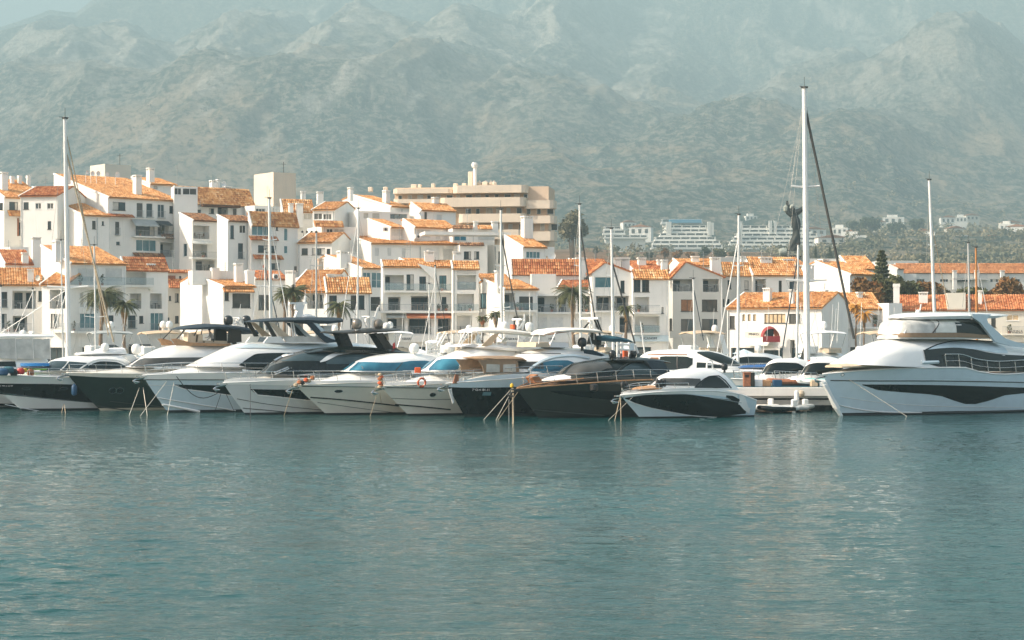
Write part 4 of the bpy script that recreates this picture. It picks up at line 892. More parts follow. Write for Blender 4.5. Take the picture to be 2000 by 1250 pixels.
    h = H('harbour_house', 'sunlit white corner house with three small arched windows and a wide curtained window', 228, -28, 1420, 1605, 1420, 603, 'plaster_white', depth=10)
    h.win(1425, 617, 1435, 642, n=1, g='glass_grey'); h.win(1493, 613, 1534, 631, n=5, g='curtain', fr='frame_dark'); h.win(1541, 613, 1564, 631, n=2, g='glass_grey')
    for x in (1450, 1460.5, 1471): h.win(x, 614, x+5.5, 627, n=1, g='curtain', fr='frame_dark', sill=False)
    h.band(1455, 648, 1484, 659, .06, 'plaster_cream'); h.sign('PINKO', 1461, 1483, 653, 5, off=.08); h.awning(1440, 660, 1500, 672, 2.0, 'awning_white'); h.chimney(1490, 1503, 562, 600, 2.0); h.chimney(1541, 1549, 565, 592, 1.0); h.loggia(1543, 664, 1552, 690, dark=True, rail=False, stuff_=False)
    h.roof(typ='front', rise=1.9, run=6)
    h = H('harbour_house', 'white house with a sloped gable and wide orange roof left of the monkey puzzle tree', 262, 28, 1660, 1712, 1580, 537, 'plaster_white')
    h.win(1669, 548, 1676, 562, n=1); h.win(1690, 550, 1704, 562); h.roof(pk=(1592, 512)); h.chimney(1568, 1590, 518, 542, -1); h.chimney(1607, 1620, 506, 520, 7)
    h = H('harbour_house', 'white building under a shallow orange hip roof behind the black forestay', 285, 8, 1662, 1712, 1640, 526, 'plaster_white')
    h.win(1669, 536, 1695, 548, n=4, fr='frame_white', g='glass_grey'); h.win(1668, 560, 1675, 580, n=1); h.roof(rise=2.1, run=9); h.box(1580, 505, 1662, 530, 5, 8, 'far_wing')
    h = H('harbour_house', 'white harbour house with an orange roof and curtained windows before the orange palms', 236, 12, 1605, 1722, 1575, 603, 'plaster_white')
    h.win(1584, 612, 1591, 640, 'l', n=1, g='curtain_pale'); h.win(1613, 617, 1618, 640, n=1); h.win(1634, 613, 1650, 631, g='curtain_pale', fr='frame_white'); h.loggia(1704, 615, 1718, 640, dark=True, doors=()); h.balcony(1645, 628, 1722, 642, .8)
    h.chimney(1612, 1618, 566, 600, 1.0); h.chimney(1676, 1685, 570, 592, 2.0); h.chimney(1575, 1590, 568, 580, 3, cap=False); h.roof(pk=(1586, 573))
    h = H('harbour_house', 'white cubic house with a blank sunlit side right of the orange palms', 236, 24, 1736, 1762, 1668, 592, 'plaster_white')
    h.win(1741, 615, 1752, 630, n=1); h.roof(typ='flat')
    h = H('harbour_house', 'long cream harbour building with dark red roof and iron balcony behind the big yacht', 240, -10, 1756, 2060, 1756, 606, 'plaster_cream', depth=12)
    h.win(1966, 615, 1990, 626, n=2, g='curtain', fr='frame_white'); h.win(1936, 616, 1945, 639, n=1); h.win(1820, 622, 1840, 640); h.win(1780, 622, 1800, 640); h.balcony(1957, 640, 2060, 655, .9); h.band(1960, 656, 2060, 668, .4, 'plaster_cream'); h.loggia(1974, 672, 1987, 700, dark=True, rail=False, stuff_=False)
    h.sign('MARINA B', 1973, 1999, 648, 6, off=.95); h.box(1850, 572, 1886, 606, -.35, 6, 'firewall'); h.chimney(1911, 1918, 567, 595, 1.5); h.chimney(1745, 1757, 554, 596, -.5, cap=False); h.chimney(1795, 1812, 570, 597, 2); h.roof(rise=1.9, run=5, mat='tile_red')
    # ---------------- second tier behind the centre and right
    for (lab, Y, a, C, Rr, L, ev, ri, rn, mt, ch, wn) in (
        ('white house with a short orange roof strip left of the wide red tiled roof', 246, 14, 938, 996, 934, 549, .9, 3, 'tile_orange', (), ((945, 555, 953, 568),)),
        ('white house with a long weathered roof above the plant filled balcony', 262, 8, 1128, 1196, 1126, 532, 2.0, 7, 'tile_red', ((1120, 1131, 504, 530),), ((1140, 538, 1158, 560),)),
        ('white house with small roof and shaded wall left of the gabled picture window house', 246, -12, 1090, 1150, 1090, 563, 1.0, 3, 'tile_red', (), ()),
        ('white second tier house with a brown tiled roof behind the twin tall windows', 264, 8, 1236, 1306, 1234, 528, 1.4, 6, 'tile_red', ((1247, 1262, 503, 524), (1285, 1304, 507, 540)), ()),
        ('white second tier house with wide orange roof behind the arched terrace house', 276, 6, 1330, 1462, 1328, 520, 1.2, 6, 'tile_orange', ((1352, 1366, 500, 516), (1420, 1432, 501, 516)), ()),
        ('white second tier house with low orange roof behind the slit window house', 280, 6, 1462, 1575, 1460, 520, 1.3, 6, 'tile_orange', ((1512, 1524, 503, 516),), ()),
        ('small white attic house with tilted roof above the central balconies', 266, 30, 800, 852, 780, 516, .8, 4, 'tile_orange', ((838, 846, 489, 505),), ()),
        ('small white attic house with orange roof left of the square white chimney', 268, 30, 868, 930, 850, 527, .8, 4, 'tile_orange', (), ()),
        ('white terrace house with parapet above the two window house', 268, 28, 596, 648, 570, 541, .0, 0, 'tile_orange', ((640, 650, 504, 530), (686, 700, 492, 512)), ((575, 520, 580, 530),)),
        ('small white house with steep orange gable near the cream roller shutter house', 272, 38, 252, 300, 240, 560, 1.4, 4, 'tile_red', (), ())):
        h = H('harbour_house', lab, Y, a, C, Rr, L, ev, depth=9 if a < 20 else None)
        for w_ in wn: h.win(*w_)
        for c_ in ch: h.chimney(*c_, 2.5)
        if ri: h.roof(rise=ri, run=rn, mat=mt)
        else: h.roof(typ='flat')
    # ---------------- rear right
    h = H('terrace_houses', 'long row of white terrace houses with one orange roof behind the right hand masts', 420, 2, 1752, 2040, 1748, 532, 'plaster_far', cat='terrace houses')
    for x in (1790, 1836, 1880, 1934, 1976): h.win(x, 545, x+16, 551, n=3, g='glass_dark', fr='frame_white')
    for x in (1862, 1905, 1955): h.chimney(x, x+7, 528, 560, -1.5)
    h.box(1760, 535, 1790, 560, -2.5, 0, 'porch'); h.balcony(1862, 535, 1930, 546, 1.5); h.loggia(1866, 543, 1895, 551, rail=False, stuff_=False, doors=()); h.roof(rise=2.0, run=8, mat='tile_far')
    h = H('terrace_house', 'white gabled house end beside the long orange terrace roof', 415, 40, 1752, 1765, 1735, 525, 'plaster_far', cat='terrace house'); h.roof(pk=(1737, 518), mat='tile_far')
    h = H('flat_roofed_hall', 'pale flat roofed hall behind the monkey puzzle tree', 520, 5, 1722, 1794, 1722, 509, 'plaster_far', depth=14, cat='hall', group=None); h.win(1760, 516, 1768, 522, n=1); h.roof(typ='flat')
houses()
# ------------------------------------------------------------------ boats
class Body:
    """deck house, roof or pod: rounded sections along the boat, from base(s) up to top(s), half width w(s)"""
    def __init__(s, base, top, w, n=3.0, tum=.10):
        s.base, s.top, s.w, s.n, s.tum = base, top, w, n, tum
        s.s0, s.s1 = top[0][0], top[-1][0]
    def b(s, x): return interp(s.base, x)
    def t(s, x): return max(sinterp(s.top, x), s.b(x)+.02)
    def half(s, x, z):
        b, t = s.b(x), s.t(x); k = min(max((z-b)/(t-b), 0), 1)
        return interp(s.w, x)*(1-k**s.n)**.5*(1-s.tum*k)
    def mesh(s, mb, ns=26, nk=14):
        rows = []
        for i in range(ns+1):
            q = i/ns; x = s.s0+(s.s1-s.s0)*(q**1.35 if True else q); b, t, w_ = s.b(x), s.t(x), interp(s.w, x); r = []
            for k in range(nk+1):
                ph = math.pi*k/nk; sn = max(math.sin(ph), 0); k2 = sn**(2/s.n); cs_ = math.cos(ph)
                y = w_*(1-k2**s.n)**.5*(1 if cs_ > 0 else -1)*(1-s.tum*k2); r.append((x, y, b+(t-b)*k2))
            rows.append(r)
        mb.grid(rows)
        for r in (rows[0], rows[-1]): mb.add(r, [tuple(range(len(r)))])
class Boat:
    def __init__(s, name, label, bow, wl, th, L, B, sheer, rake, hull='gel_white', p=2.1, fl=.80, group=None, cat='motor yacht', deck='gel_white', boot='boot_dark', Y=None, bulw=.0, full=1.0):
        s.th = R(th); s.Y = Y or CH*F/(wl-H0); s.L, s.B, s.rake, s.p, s.fl = L, B, rake, p, fl; s.full = full
        s.P = Vector((X(bow, s.Y), s.Y, 0)); s.A = Vector((math.sin(s.th), math.cos(s.th), 0)); s.N = Vector((-s.A.y, s.A.x, 0))
        s.cs = -1 if th > 0 else 1
        s.o = thing(name, label, cat, s.P, math.pi/2-s.th, group)
        s.sheer = sheer if isinstance(sheer, list) else [(0, sheer), (L, sheer)]
        if hull: s.hullmesh(hull, deck, boot)
    def sz(s, px, py, y=0):
        d = ray(px, py); q = s.P+s.N*y; t = q.dot(s.N)/d.dot(s.N); p = d*t-s.P
        return p.dot(s.A), CH+d.z*t
    def zd(s, x): return sinterp(s.sheer, x)
    def half(s, x, z):
        zd = s.zd(x); v = z/zd; vc = min(max(v, 0), 1.15)
        s0 = s.rake*max(1-vc, 0)**1.1; Le = s.L*(.60-.16*min(vc, 1)); t = min(max((x-s0)/Le, 0), 1)
        g = 1-(1-t)**s.p; bz = s.B/2*(s.fl+(1-s.fl)*min(vc, 1.05)**.75)
        if z < 0: bz *= max(0.0, 1+z/.9)**.6
        return bz*g*(1-.10*max(0, x/s.L-.4)**2)
    def hullmesh(s, mat, deck, boot):
        vs_ = [-.7, -.35, 0, .06, .13, .2, .3, .42, .55, .68, .8, .9, 1.0]; nc = 34
        def row(sg, v):
            r = []
            for c in range(nc+1):
                q = (c/nc)**1.7
                zz = v; s0 = s.rake*max(1-max(v, 0), 0)**1.1+(0 if v >= 0 else -v*1.2)
                x = s0+(s.L-s0)*q; z = v if v < 0 else v*s.zd(x)
                r.append((x, sg*s.half(x, z), z))
            return r
        up = MB(); low = MB(); rp = [row(-1, v) for v in vs_]; rs = [row(1, v) for v in vs_]
        k0 = 3
        up.grid(rp[k0:]); up.grid(rs[k0:]); low.grid(rp[:k0+1]); low.grid(rs[:k0+1])
        up.add([r[-1] for r in rp[k0:]]+[r[-1] for r in rs[k0:]][::-1], [tuple(range(2*(len(vs_)-k0)))])
        low.add([r[-1] for r in rp[:k0+1]]+[r[-1] for r in rs[:k0+1]][::-1], [tuple(range(2*(k0+1)))])
        s.ho = up.build('hull', mat, s.o, smooth=True); low.build('boot_stripe', boot, s.o, smooth=True)
        dk = MB(); rows = []
        for c in range(nc+1):
            x = s.L*(c/nc)**1.4; h = max(s.half(x, s.zd(x))-.03, 0.0); z = s.zd(x)-.07
            rows.append([(x, h*k, z+.07*(1-k*k)) for k in (-1, -.6, 0, .6, 1)])
        dk.grid(rows); dk.build('deck', deck, s.o, smooth=True)
        tb = MB()
        for sg in (-1, 1): tb.tube([(x, sg*s.half(x, s.zd(x)), s.zd(x)) for x in [s.L*(k/24)**1.5 for k in range(25)]], .05, 5)
        tb.build('toe_rail', deck, s.o, smooth=True)
    def surf(s, px, py, f):
        y = s.cs*2.0
        for _ in range(5):
            x, z = s.sz(px, py, y); y = s.cs*f(x, z)
        return x, z
    def strip(s, name, top, bot, mat, body=None, off=.015, both=True, nz=5, ns=None, parent=None):
        """a panel lying on the hull or on a deck house; top and bottom edges traced along the photo"""
        f = body.half if body else s.half
        T_ = sorted(s.surf(a, b, f) for a, b in top); B_ = sorted(s.surf(a, b, f) for a, b in bot)
        x0 = max(min(T_[0][0], B_[0][0]), body.s0 if body else 0); x1 = max(T_[-1][0], B_[-1][0]); ns = ns or max(8, int((x1-x0)/.22)); mb = MB()
        if body: x1 = min(x1, body.s1)
        return s.strip_local(name, T_, B_, x0, x1, ns, nz, mat, body, off, both, parent)
    def strip_local(s, name, T_, B_, x0, x1, ns, nz, mat, body=None, off=.015, both=True, parent=None):
        f = body.half if body else s.half; o = None
        for sg in ((-s.cs, s.cs) if both else (s.cs,)):
            mb = MB(); rows = []
            for i in range(ns+1):
                x = x0+(x1-x0)*i/ns; zt = sinterp(T_, x); zb = min(interp(B_, x), zt)
                if body: lim = body.t(x)-.004; zt = min(zt, lim); zb = min(zb, lim)
                rows.append([(x-(off if body else 0), sg*(f(x, zb+(zt-zb)*k/nz)+off), zb+(zt-zb)*k/nz+(off if body else 0)) for k in range(nz+1)])
            mb.grid(rows); o = mb.build(name, mat, parent or s.o, smooth=True)
        return o
    def line(s, name, pts, r, mat, body=None, both=True):
        f = body.half if body else s.half; P_ = sorted(s.surf(a, b, f) for a, b in pts); n = max(6, int((P_[-1][0]-P_[0][0])/.4)); o = None
        for sg in ((-1, 1) if both else (s.cs,)):
            q = []; mb = MB()
            for i in range(n+1):
                x = P_[0][0]+(P_[-1][0]-P_[0][0])*i/n; z = sinterp(P_, x); q.append((x, sg*(f(x, z)+r*.3), z))
            mb.tube(q, r, 5); o = mb.build(name, mat, s.o, smooth=True)
        return o
    def body(s, name, top, base, w, mat, n=3.0, tum=.10, nose=.35, tail=.85, plane=None, smooth=True, ns=26):
        """deck house traced by its side outline (photo pixels on the centre plane or the plane given)"""
        pl = s.cs*(plane if plane is not None else 0.35*w)
        T_ = sorted(s.sz(a, b, pl) for a, b in top)
        if isinstance(base, (int, float)) : B_ = [(T_[0][0], base), (T_[-1][0], base)]
        else: B_ = sorted(s.sz(a, b, s.cs*w) for a, b in base)
        a, b = T_[0][0], T_[-1][0]; W_ = [(a, w*nose), (a+(b-a)*.06, w*(nose+(1-nose)*.42)), (a+(b-a)*.16, w*(nose+(1-nose)*.72)), (a+(b-a)*.32, w*(nose+(1-nose)*.93)), (a+(b-a)*.5, w), (b-(b-a)*.1, w*(.5+.5*tail)), (b, w*tail)]
        bd = Body(B_, T_, W_, n, tum); mb = MB(); bd.mesh(mb, ns); bd.o = mb.build(name, mat, s.o, smooth=smooth); return bd
    def slab(s, name, top, bot, w, mat, plane=0, nose=.6, tail=.8):
        """hardtop or wing between an upper and a lower outline"""
        T_ = sorted(s.sz(a, b, s.cs*plane) for a, b in top); B_ = sorted(s.sz(a, b, s.cs*plane) for a, b in bot); a, b = T_[0][0], T_[-1][0]
        W_ = [(a, w*nose), (a+(b-a)*.12, w*(nose*.4+.6)), (a+(b-a)*.3, w), (b-(b-a)*.15, w), (b, w*tail)]; rows = []; ns = 20
        for i in range(ns+1):
            x = a+(b-a)*i/ns; t, q, ww = sinterp(T_, x), interp(B_, x), interp(W_, x); q = min(q, t-.03); th = t-q
            rows.append([(x, -ww*.96, q), (x, -ww, q+th*.45), (x, -ww*.85, t-th*.12), (x, 0, t+.05), (x, ww*.85, t-th*.12), (x, ww, q+th*.45), (x, ww*.96, q), (x, 0, q+.02)])
        mb = MB(); mb.grid(rows, close=True); mb.add(rows[0], [tuple(range(8))]); mb.add(rows[-1], [tuple(range(8))]); return mb.build(name, mat, s.o, smooth=True)
    def poly(s, name, pts, y0, y1, mat, plane=None, both=False, parent=None):
        pl = s.cs*(plane if plane is not None else max(abs(y0), abs(y1))); q = [s.sz(a, b, pl) for a, b in pts]; 
        if both: MB().prism(q, -y1, -y0).build(name, mat, parent or s.o)
        return MB().prism(q, y0, y1).build(name, mat, parent or s.o)
    def tubes(s, name, lines, r, mat, y=0, both=False, parent=None):
        o = None
        for ln in lines:
            for sg in ((-1, 1) if both else (s.cs,)):
                o = MB().tube([(lambda q: (q[0], sg*abs(y), q[1]))(s.sz(a, b, s.cs*abs(y))) for a, b in ln], r, 5).build(name, mat, parent or s.o)
        return o
    def dome(s, px, py, r, mat='dome_white', y=0, post=.6):
        x, z = s.sz(px, py, s.cs*y); Y_ = (s.P+s.A*x+s.N*s.cs*y).y; rr = r*Y_/F; m = MB()
        pr = [(rr*.62, -rr*1.05), (rr*.9, -rr*.8), (rr, -rr*.3), (rr, rr*.15), (rr*.93, rr*.45), (rr*.72, rr*.76), (rr*.4, rr*.95), (rr*.1, rr*1.02)]
        m.lathe((x, s.cs*y, z), pr, 14); d = m.build('radome', mat, s.o, smooth=True)
        MB().lathe((x, s.cs*y, z), [(rr*.35, -rr*1.0-post), (rr*.3, -rr*.95)], 8).build('radome_foot', 'dome_white' if mat != 'dome_black' else 'dark_metal', d)
    def radar(s, px, py, w=.9, mat='dome_white', h=.8):
        x, z = s.sz(px, py); m = MB(); m.box(x-.09, -w/2, z-.06, x+.09, w/2, z+.08); m.box(x-w/2, -.07, z-.05, x+w/2, .07, z+.07) if False else None
        m.lathe((x, 0, z-.36), [(.16, 0), (.16, .2), (.06, .3)], 8); m.tube([(x, 0, z-.36-h), (x, 0, z-.3)], .06, 6); m.build('radar_scanner', mat, s.o)
    def aerial(s, pts, r=.022, mat='mast_white', y=0): return s.tubes('aerial', [pts], r, mat, y)
    def rail(s, x0, x1, h=.62, inset=.12, n=7, mid=True, both=True, r=.022):
        mb = MB()
        for sg in ((-1, 1) if both else (s.cs,)):
            P_ = []
            for k in range(25):
                x = x0+(x1-x0)*k/24; P_.append((x, sg*max(s.half(x, s.zd(x))-inset, .02), s.zd(x)))
            up = [(p[0]-.18*h, p[1], p[2]+h) for p in P_]; mb.tube(up, r, 5)
            if mid: mb.tube([(p[0]-.09*h, p[1], p[2]+h*.5) for p in P_], r*.6, 4)
            for k in range(n):
                j = int(24*k/(n-1)); mb.tube([P_[j], up[j]], r, 5)
        return mb.build('guard_rail', 'steel', s.o)
    def loc(s, v): p = Vector(v)-s.P; return (p.dot(s.A), p.dot(s.N), p.z)
    def rope(s, a, b, mat='rope_pale', r=.03, sag=.0, name='mooring_line', y=None):
        """a: photo pixel at the bow, b: photo pixel where the line meets the water"""
        x, z = s.sz(a[0], a[1], s.cs*.1 if y is None else s.cs*y); Yw = CH*F/(b[1]-H0); e = s.loc((X(b[0], Yw), Yw, -.1)); p = Vector((x, s.cs*.1 if y is None else s.cs*y, z)); e = Vector(e); q = []
        for k in range(9):
            t = k/8; v = p.lerp(e, t); v.z -= sag*math.sin(math.pi*t); q.append(v)
        return MB().tube(q, min(r, .035)*.62, 5).build(name, mat, s.o)
    def anchor(s, px=None, mat='steel'):
        z = s.zd(0); m = MB(); m.box(-.45, -.14, z-.12, .35, .14, z-.02); m.tube([(.3, 0, z-.18), (-.55, 0, z-.30), (-.75, 0, z-.42)], .05, 6)
        for sg in (-1, 1): m.add([(-.75, 0, z-.36), (-.3, sg*.28, z-.5), (-.55, sg*.05, z-.62), (-.72, 0, z-.5)], [(0, 1, 2, 3)]); m.tube([(-.75, 0, z-.42), (-.35, sg*.26, z-.5)], .035, 5)
        m.build('anchor', mat, s.o)
    def port(s, px, py, rx, ry, mat='glass_black', rim='steel'):
        x, z = s.surf(px, py, s.half); Y_ = (s.P+s.A*x).y; a, b = rx*Y_/F/.84, ry*Y_/F; mb, rb = MB(), MB()
        for sg in (-1, 1):
            c = []; d = []
            for k in range(16):
                t = k*math.pi/8; xx, zz = x+a*math.cos(t), z+b*math.sin(t); c.append((xx, sg*(s.half(xx, zz)+.02), zz)); d.append((xx, sg*(s.half(xx, zz)+.02), zz))
            mb.add(c, [tuple(range(16))]); rb.tube(d+[d[0]], .022, 4, cap=False)
        o = mb.build('porthole', mat, s.o); rb.build('rim', rim, o)
    def hulltext(s, t, px, py, size, mat='letter_white'):
        x, z = s.surf(px, py, s.half); Y_ = (s.P+s.A*x).y; y = s.cs*(s.half(x, z)+.03); sl_ = math.atan2(s.half(x+.5, z)-s.half(x-.5, z), 1.0)
        o = text(t, size*Y_/F*1.35, mat, s.o, (x, y, z), (R(90), 0, (0 if s.cs < 0 else math.pi)-sl_ if s.cs < 0 else math.pi+sl_), .006, 'registration_lettering'); return o
    def deckbody(s, a, b, h, mat='gel_white', w=.62, n=2.6):
        """raised foredeck from s=a to s=b"""
        T_ = []; B_ = []; W_ = []
        for k in range(9):
            x = a+(b-a)*k/8; T_.append((x, s.zd(x)+h*(math.sin(min(k/5, 1)*math.pi/2)*.97+.03))); B_.append((x, s.zd(x)-.08)); W_.append((x, s.half(x, s.zd(x))*w))
        bd = Body(B_, T_, W_, n, .12); mb = MB(); bd.mesh(mb, 20, 12); bd.o = mb.build('foredeck', mat, s.o, smooth=True); return bd
def fender(b, px, py, r, h, mat='rubber_black', y=None, name='fender', label='black fender hanging at the bow', cat='fender'):
    y = b.B*.4 if y is None else y; x, z = b.sz(px, py, b.cs*y); k = (b.P+b.A*x).y/F; w_ = b.P+b.A*x+b.N*b.cs*y
    o = MB().lathe((0, 0, 0), [(.03, h*k/2+.08), (.05, h*k/2), (r*k*.8, h*k*.42), (r*k, h*k*.3), (r*k, -h*k*.3), (r*k*.8, -h*k*.42), (.04, -h*k/2)], 12).build(name, mat, smooth=True)
    o.location = (w_.x, w_.y, z); tag(o, label, cat); return o

def person(loc, rz, lean, label):
    """one skinned body, leaning forward with an arm reaching to the console"""
    root = thing('person', label, 'person', loc, rz)
    V = [(0, 0, .92), (0, 0, 1.12), (.05+lean*.3, 0, 1.34), (.08+lean*.45, 0, 1.5), (.10+lean*.5, 0, 1.58), (.12+lean*.55, 0, 1.70),
         (0, .10, .88), (.06, .11, .48), (0, .11, .08), (.13, .12, .04), (0, -.10, .88), (-.06, -.11, .48), (-.12, -.11, .08), (0, -.12, .04),
         (.08+lean*.42, .20, 1.44), (.22+lean*.5, .24, 1.18), (.45+lean*.5, .20, 1.10), (.54+lean*.5, .19, 1.10),
         (.08+lean*.42, -.20, 1.44), (.05+lean*.3, -.25, 1.16), (.22+lean*.3, -.22, .98), (.30+lean*.3, -.21, .95)]
    E = [(0, 1), (1, 2), (2, 3), (3, 4), (4, 5), (0, 6), (6, 7), (7, 8), (8, 9), (0, 10), (10, 11), (11, 12), (12, 13), (3, 14), (14, 15), (15, 16), (16, 17), (3, 18), (18, 19), (19, 20), (20, 21)]
    Rr = [.15, .14, .16, .10, .055, .10, .10, .065, .045, .04, .10, .065, .045, .04, .06, .042, .03, .035, .06, .042, .03, .035]
    me = bpy.data.meshes.new('body'); me.from_pydata(V, E, []); o = bpy.data.objects.new('body', me); COL.objects.link(o); o.parent = root
    me.materials.append(M['cloth_dark']); me.materials.append(M['cloth_grey']); me.materials.append(M['skin'])
    sk = o.modifiers.new('s', 'SKIN'); me.skin_vertices[0].data[0].use_root = True
    for i, r_ in enumerate(Rr): me.skin_vertices[0].data[i].radius = (r_, r_*.85)
    su = o.modifiers.new('u', 'SUBSURF'); su.levels = su.render_levels = 1
    dg = bpy.context.evaluated_depsgraph_get(); m2 = bpy.data.meshes.new_from_object(o.evaluated_get(dg)); o.modifiers.clear(); o.data = m2
    if len(m2.materials) == 0:
        for q in ('cloth_dark', 'cloth_grey', 'skin'): m2.materials.append(M[q])
    for p in m2.polygons:
        c = p.center; p.material_index = 2 if (c.z > 1.53 or (c.x > .40+lean*.5)) else (1 if c.z > .98 else 0)
    m2.shade_smooth()
    h = MB().lathe((.10+lean*.55, 0, 1.70), [(.10, -.02), (.115, .04), (.10, .09), (.05, .125)], 10).build('hair', 'hair', root)
    return root

def front_row():
    TH = 58
    # --- far left, mostly outside the frame: enclosed flybridge
    b = Boat('motor_yacht', 'white flybridge yacht with a clear vinyl enclosure at the far left edge', -190, 800, TH, 20, 5.2, [(0, 2.6), (10, 2.3), (20, 2.2)], 2.2)
    b.strip('hull_stripe', [(-20, 787), (60, 790)], [(-20, 792), (60, 795)], 'gel_black'); 
    bd = b.body('deck_house', [(-90, 722), (-60, 700), (-20, 688), (40, 688), (84, 690), (100, 712)], 2.1, 2.1, 'gel_white'); b.strip('window_band', [(-70, 707), (30, 706)], [(-80, 716), (30, 717)], 'glass_black', bd)
    b.slab('hardtop', [(-60, 660), (0, 652), (95, 654)], [(-60, 663), (0, 660), (95, 659)], 1.7, 'gel_white')
    for k, (p0, p1) in enumerate(((-40, -10), (-9, 30), (31, 64), (65, 97))):
        f = b.poly('clear_panel', [(p0, 662), (p1, 661), (p1+2, 702), (p0+2, 700)], b.cs*1.72, b.cs*1.66, 'clear_vinyl', plane=1.7)
        b.tubes('seam', [[(p1, 660), (p1+2, 703)]], .03, 'frame_white', 1.73)
    b.rail(.3, 9); b.radar(62, 649, 1.0); b.dome(45, 650, 6, y=.5, post=.3); b.tubes('rail_posts', [[(x, 640), (x, 656)] for x in (8, 17, 38, 47)], .03, 'frame_white', 1.0)
    # --- 0 black and white cruiser
    b = Boat('motor_yacht', 'black and white cruiser carrying blue paddleboards and red bags on its foredeck', -34, 804, TH, 17.5, 4.8, [(0, 2.75), (6, 2.5), (17.5, 2.3)], 3.0, 'gel_white', deck='gel_white')
    b.strip('hull_stripe', [(-30, 748), (0, 749), (100, 750), (186, 752), (250, 753)], [(-20, 765), (0, 770), (80, 778), (170, 786), (250, 790)], 'gel_black')
    b.line('chine_line', [(10, 790), (60, 800), (100, 806)], .03, 'gel_grey'); b.line('rub_rail', [(-20, 764), (80, 777), (170, 785), (240, 789)], .03, 'steel')  # grey line low on the hull paints the shade along the chine
    b.port(51, 759, 6, 2.6); b.port(125, 759, 6, 2.6); b.hulltext('6ª MA-2 55-09', 12, 753.5, 3.2)
    b.deckbody(1.5, 9, .42)
    bd = b.body('deck_house', [(80, 724), (96, 712), (110, 703), (150, 695), (200, 692), (260, 692), (292, 697)], [(70, 725), (300, 722)], 1.95, 'gel_white', nose=.45)
    b.strip('windscreen', [(84, 718), (108, 705), (172, 709)], [(80, 724), (110, 724), (158, 722)], 'glass_dark', bd); b.strip('side_window', [(165, 722), (180, 711), (198, 706), (225, 707), (247, 716)], [(165, 723), (205, 722), (247, 718)], 'glass_black', bd)
    b.line('window_arch', [(154, 722), (175, 708), (198, 702), (230, 704), (252, 714)], .07, 'gel_grey', bd); b.line('mullion', [(118, 723), (134, 706)], .05, 'gel_white', bd); b.line('mullion', [(206, 721), (207, 706)], .03, 'frame_dark', bd)
    b.poly('radar_arch', [(236, 694), (262, 694), (280, 712), (268, 716)], -1.9, -1.7, 'gel_grey', both=True); b.rail(.4, 8.5)
    b.slab('sunroof', [(150, 690), (190, 686), (225, 684)], [(150, 693), (225, 691)], .9, 'gel_white'); b.slab('tender_cover', [(178, 690), (195, 682), (240, 680), (243, 690)], [(178, 691), (243, 692)], .8, 'cushion_white')
    b.dome(205, 678, 8, y=.6, post=.2); b.dome(266, 681, 9.5, y=.9, post=.3); b.rope((128, 731), (128, 800), 'rope_black', .025, name='mooring_line', y=2.3)
    b.rope((124, 790), (120, 806), 'rope_tan', .07, y=2.6); b.rope((126, 790), (128, 808), 'rope_tan', .07, y=2.6)
    def deckthing(name, px, py, rows, mat, lab, cat, y=0, bt=b):
        x, z = bt.sz(px, py, bt.cs*y); w_ = bt.P+bt.A*x+bt.N*bt.cs*y; m = MB(); m.grid(rows) if rows else None; return m, (w_.x, w_.y, z)
    def board(px, py, Lb, wb, mat, lab, y=.6, th_=.12):
        m, lo = deckthing('b', px, py, None, mat, lab, '', y); r0 = []; 
        for k in range(13):
            t = k/12; ww = wb/2*math.sin(math.pi*(.06+.88*t))**.55; xx = (t-.5)*Lb; r0.append([(xx, -ww, 0), (xx, -ww*.8, th_), (xx, ww*.8, th_), (xx, ww, 0), (xx, 0, -.02)])
        m.grid(r0, close=True); m.add(r0[0], [(0, 1, 2, 3, 4)]); m.add(r0[-1], [(0, 1, 2, 3, 4)])
        o = m.build('paddleboard', mat, smooth=True); o.location = lo; o.rotation_euler = (0, 0, R(15)); tag(o, lab, 'paddleboard')
    board(70, 722, 2.1, .9, 'green_plastic', 'lime green paddleboard under the blue one on the cruiser foredeck'); board(67, 719, 1.9, .9, 'rubber_black', 'black paddleboard sandwiched between the blue and green boards'); board(68, 715, 2.1, 1.0, 'blue_plastic', 'bright blue paddleboard on top of the stack on the cruiser foredeck', th_=.22)
    for (px, py, w_, h_, mt, lab, nm, ct) in ((4, 726, .9, .55, 'navy_plastic', 'dark teal gear bag at the left edge of the cruiser foredeck', 'gear_bag', 'bag'), (17, 722, .8, .5, 'canvas_teal', 'blue patterned bag on the cruiser foredeck left of the red bag', 'gear_bag', 'bag'), (27, 727, .55, .5, 'canvas_black', 'small black bag leaning on the red bag on the cruiser', 'gear_bag', 'bag'), (40, 725, .6, .45, 'red_plastic', 'red bag in the middle of the cruiser foredeck', 'gear_bag', 'bag'), (60, 727, .5, .5, 'brick_brown', 'dark red gear bag standing below the blue paddleboard', 'gear_bag', 'bag'), (49, 723, .3, .3, 'yellow_plastic', 'small yellow pouch between the two red bags', 'pouch', 'pouch')):
        m, lo = deckthing('b', px, py, None, mt, lab, '', 1.3); m.lathe((0, 0, 0), [(w_*.40, -h_*.5), (w_*.52, -h_*.3), (w_*.5, h_*.2), (w_*.34, h_*.45), (w_*.1, h_*.5)], 10); o = m.build(nm, mt, smooth=True); o.location = lo; o.scale = (1, .6, 1); tag(o, lab, ct)
    # --- 1 dark green hull, flybridge with hardtop
    b = Boat('motor_yacht', 'dark green hulled flybridge yacht with a round porthole pair and person at the helm', 130, 803, TH, 18.5, 5.0, [(0, 2.85), (5, 2.75), (18.5, 2.45)], 2.6, 'gel_slate', deck='gel_cream', boot='boot_cream')
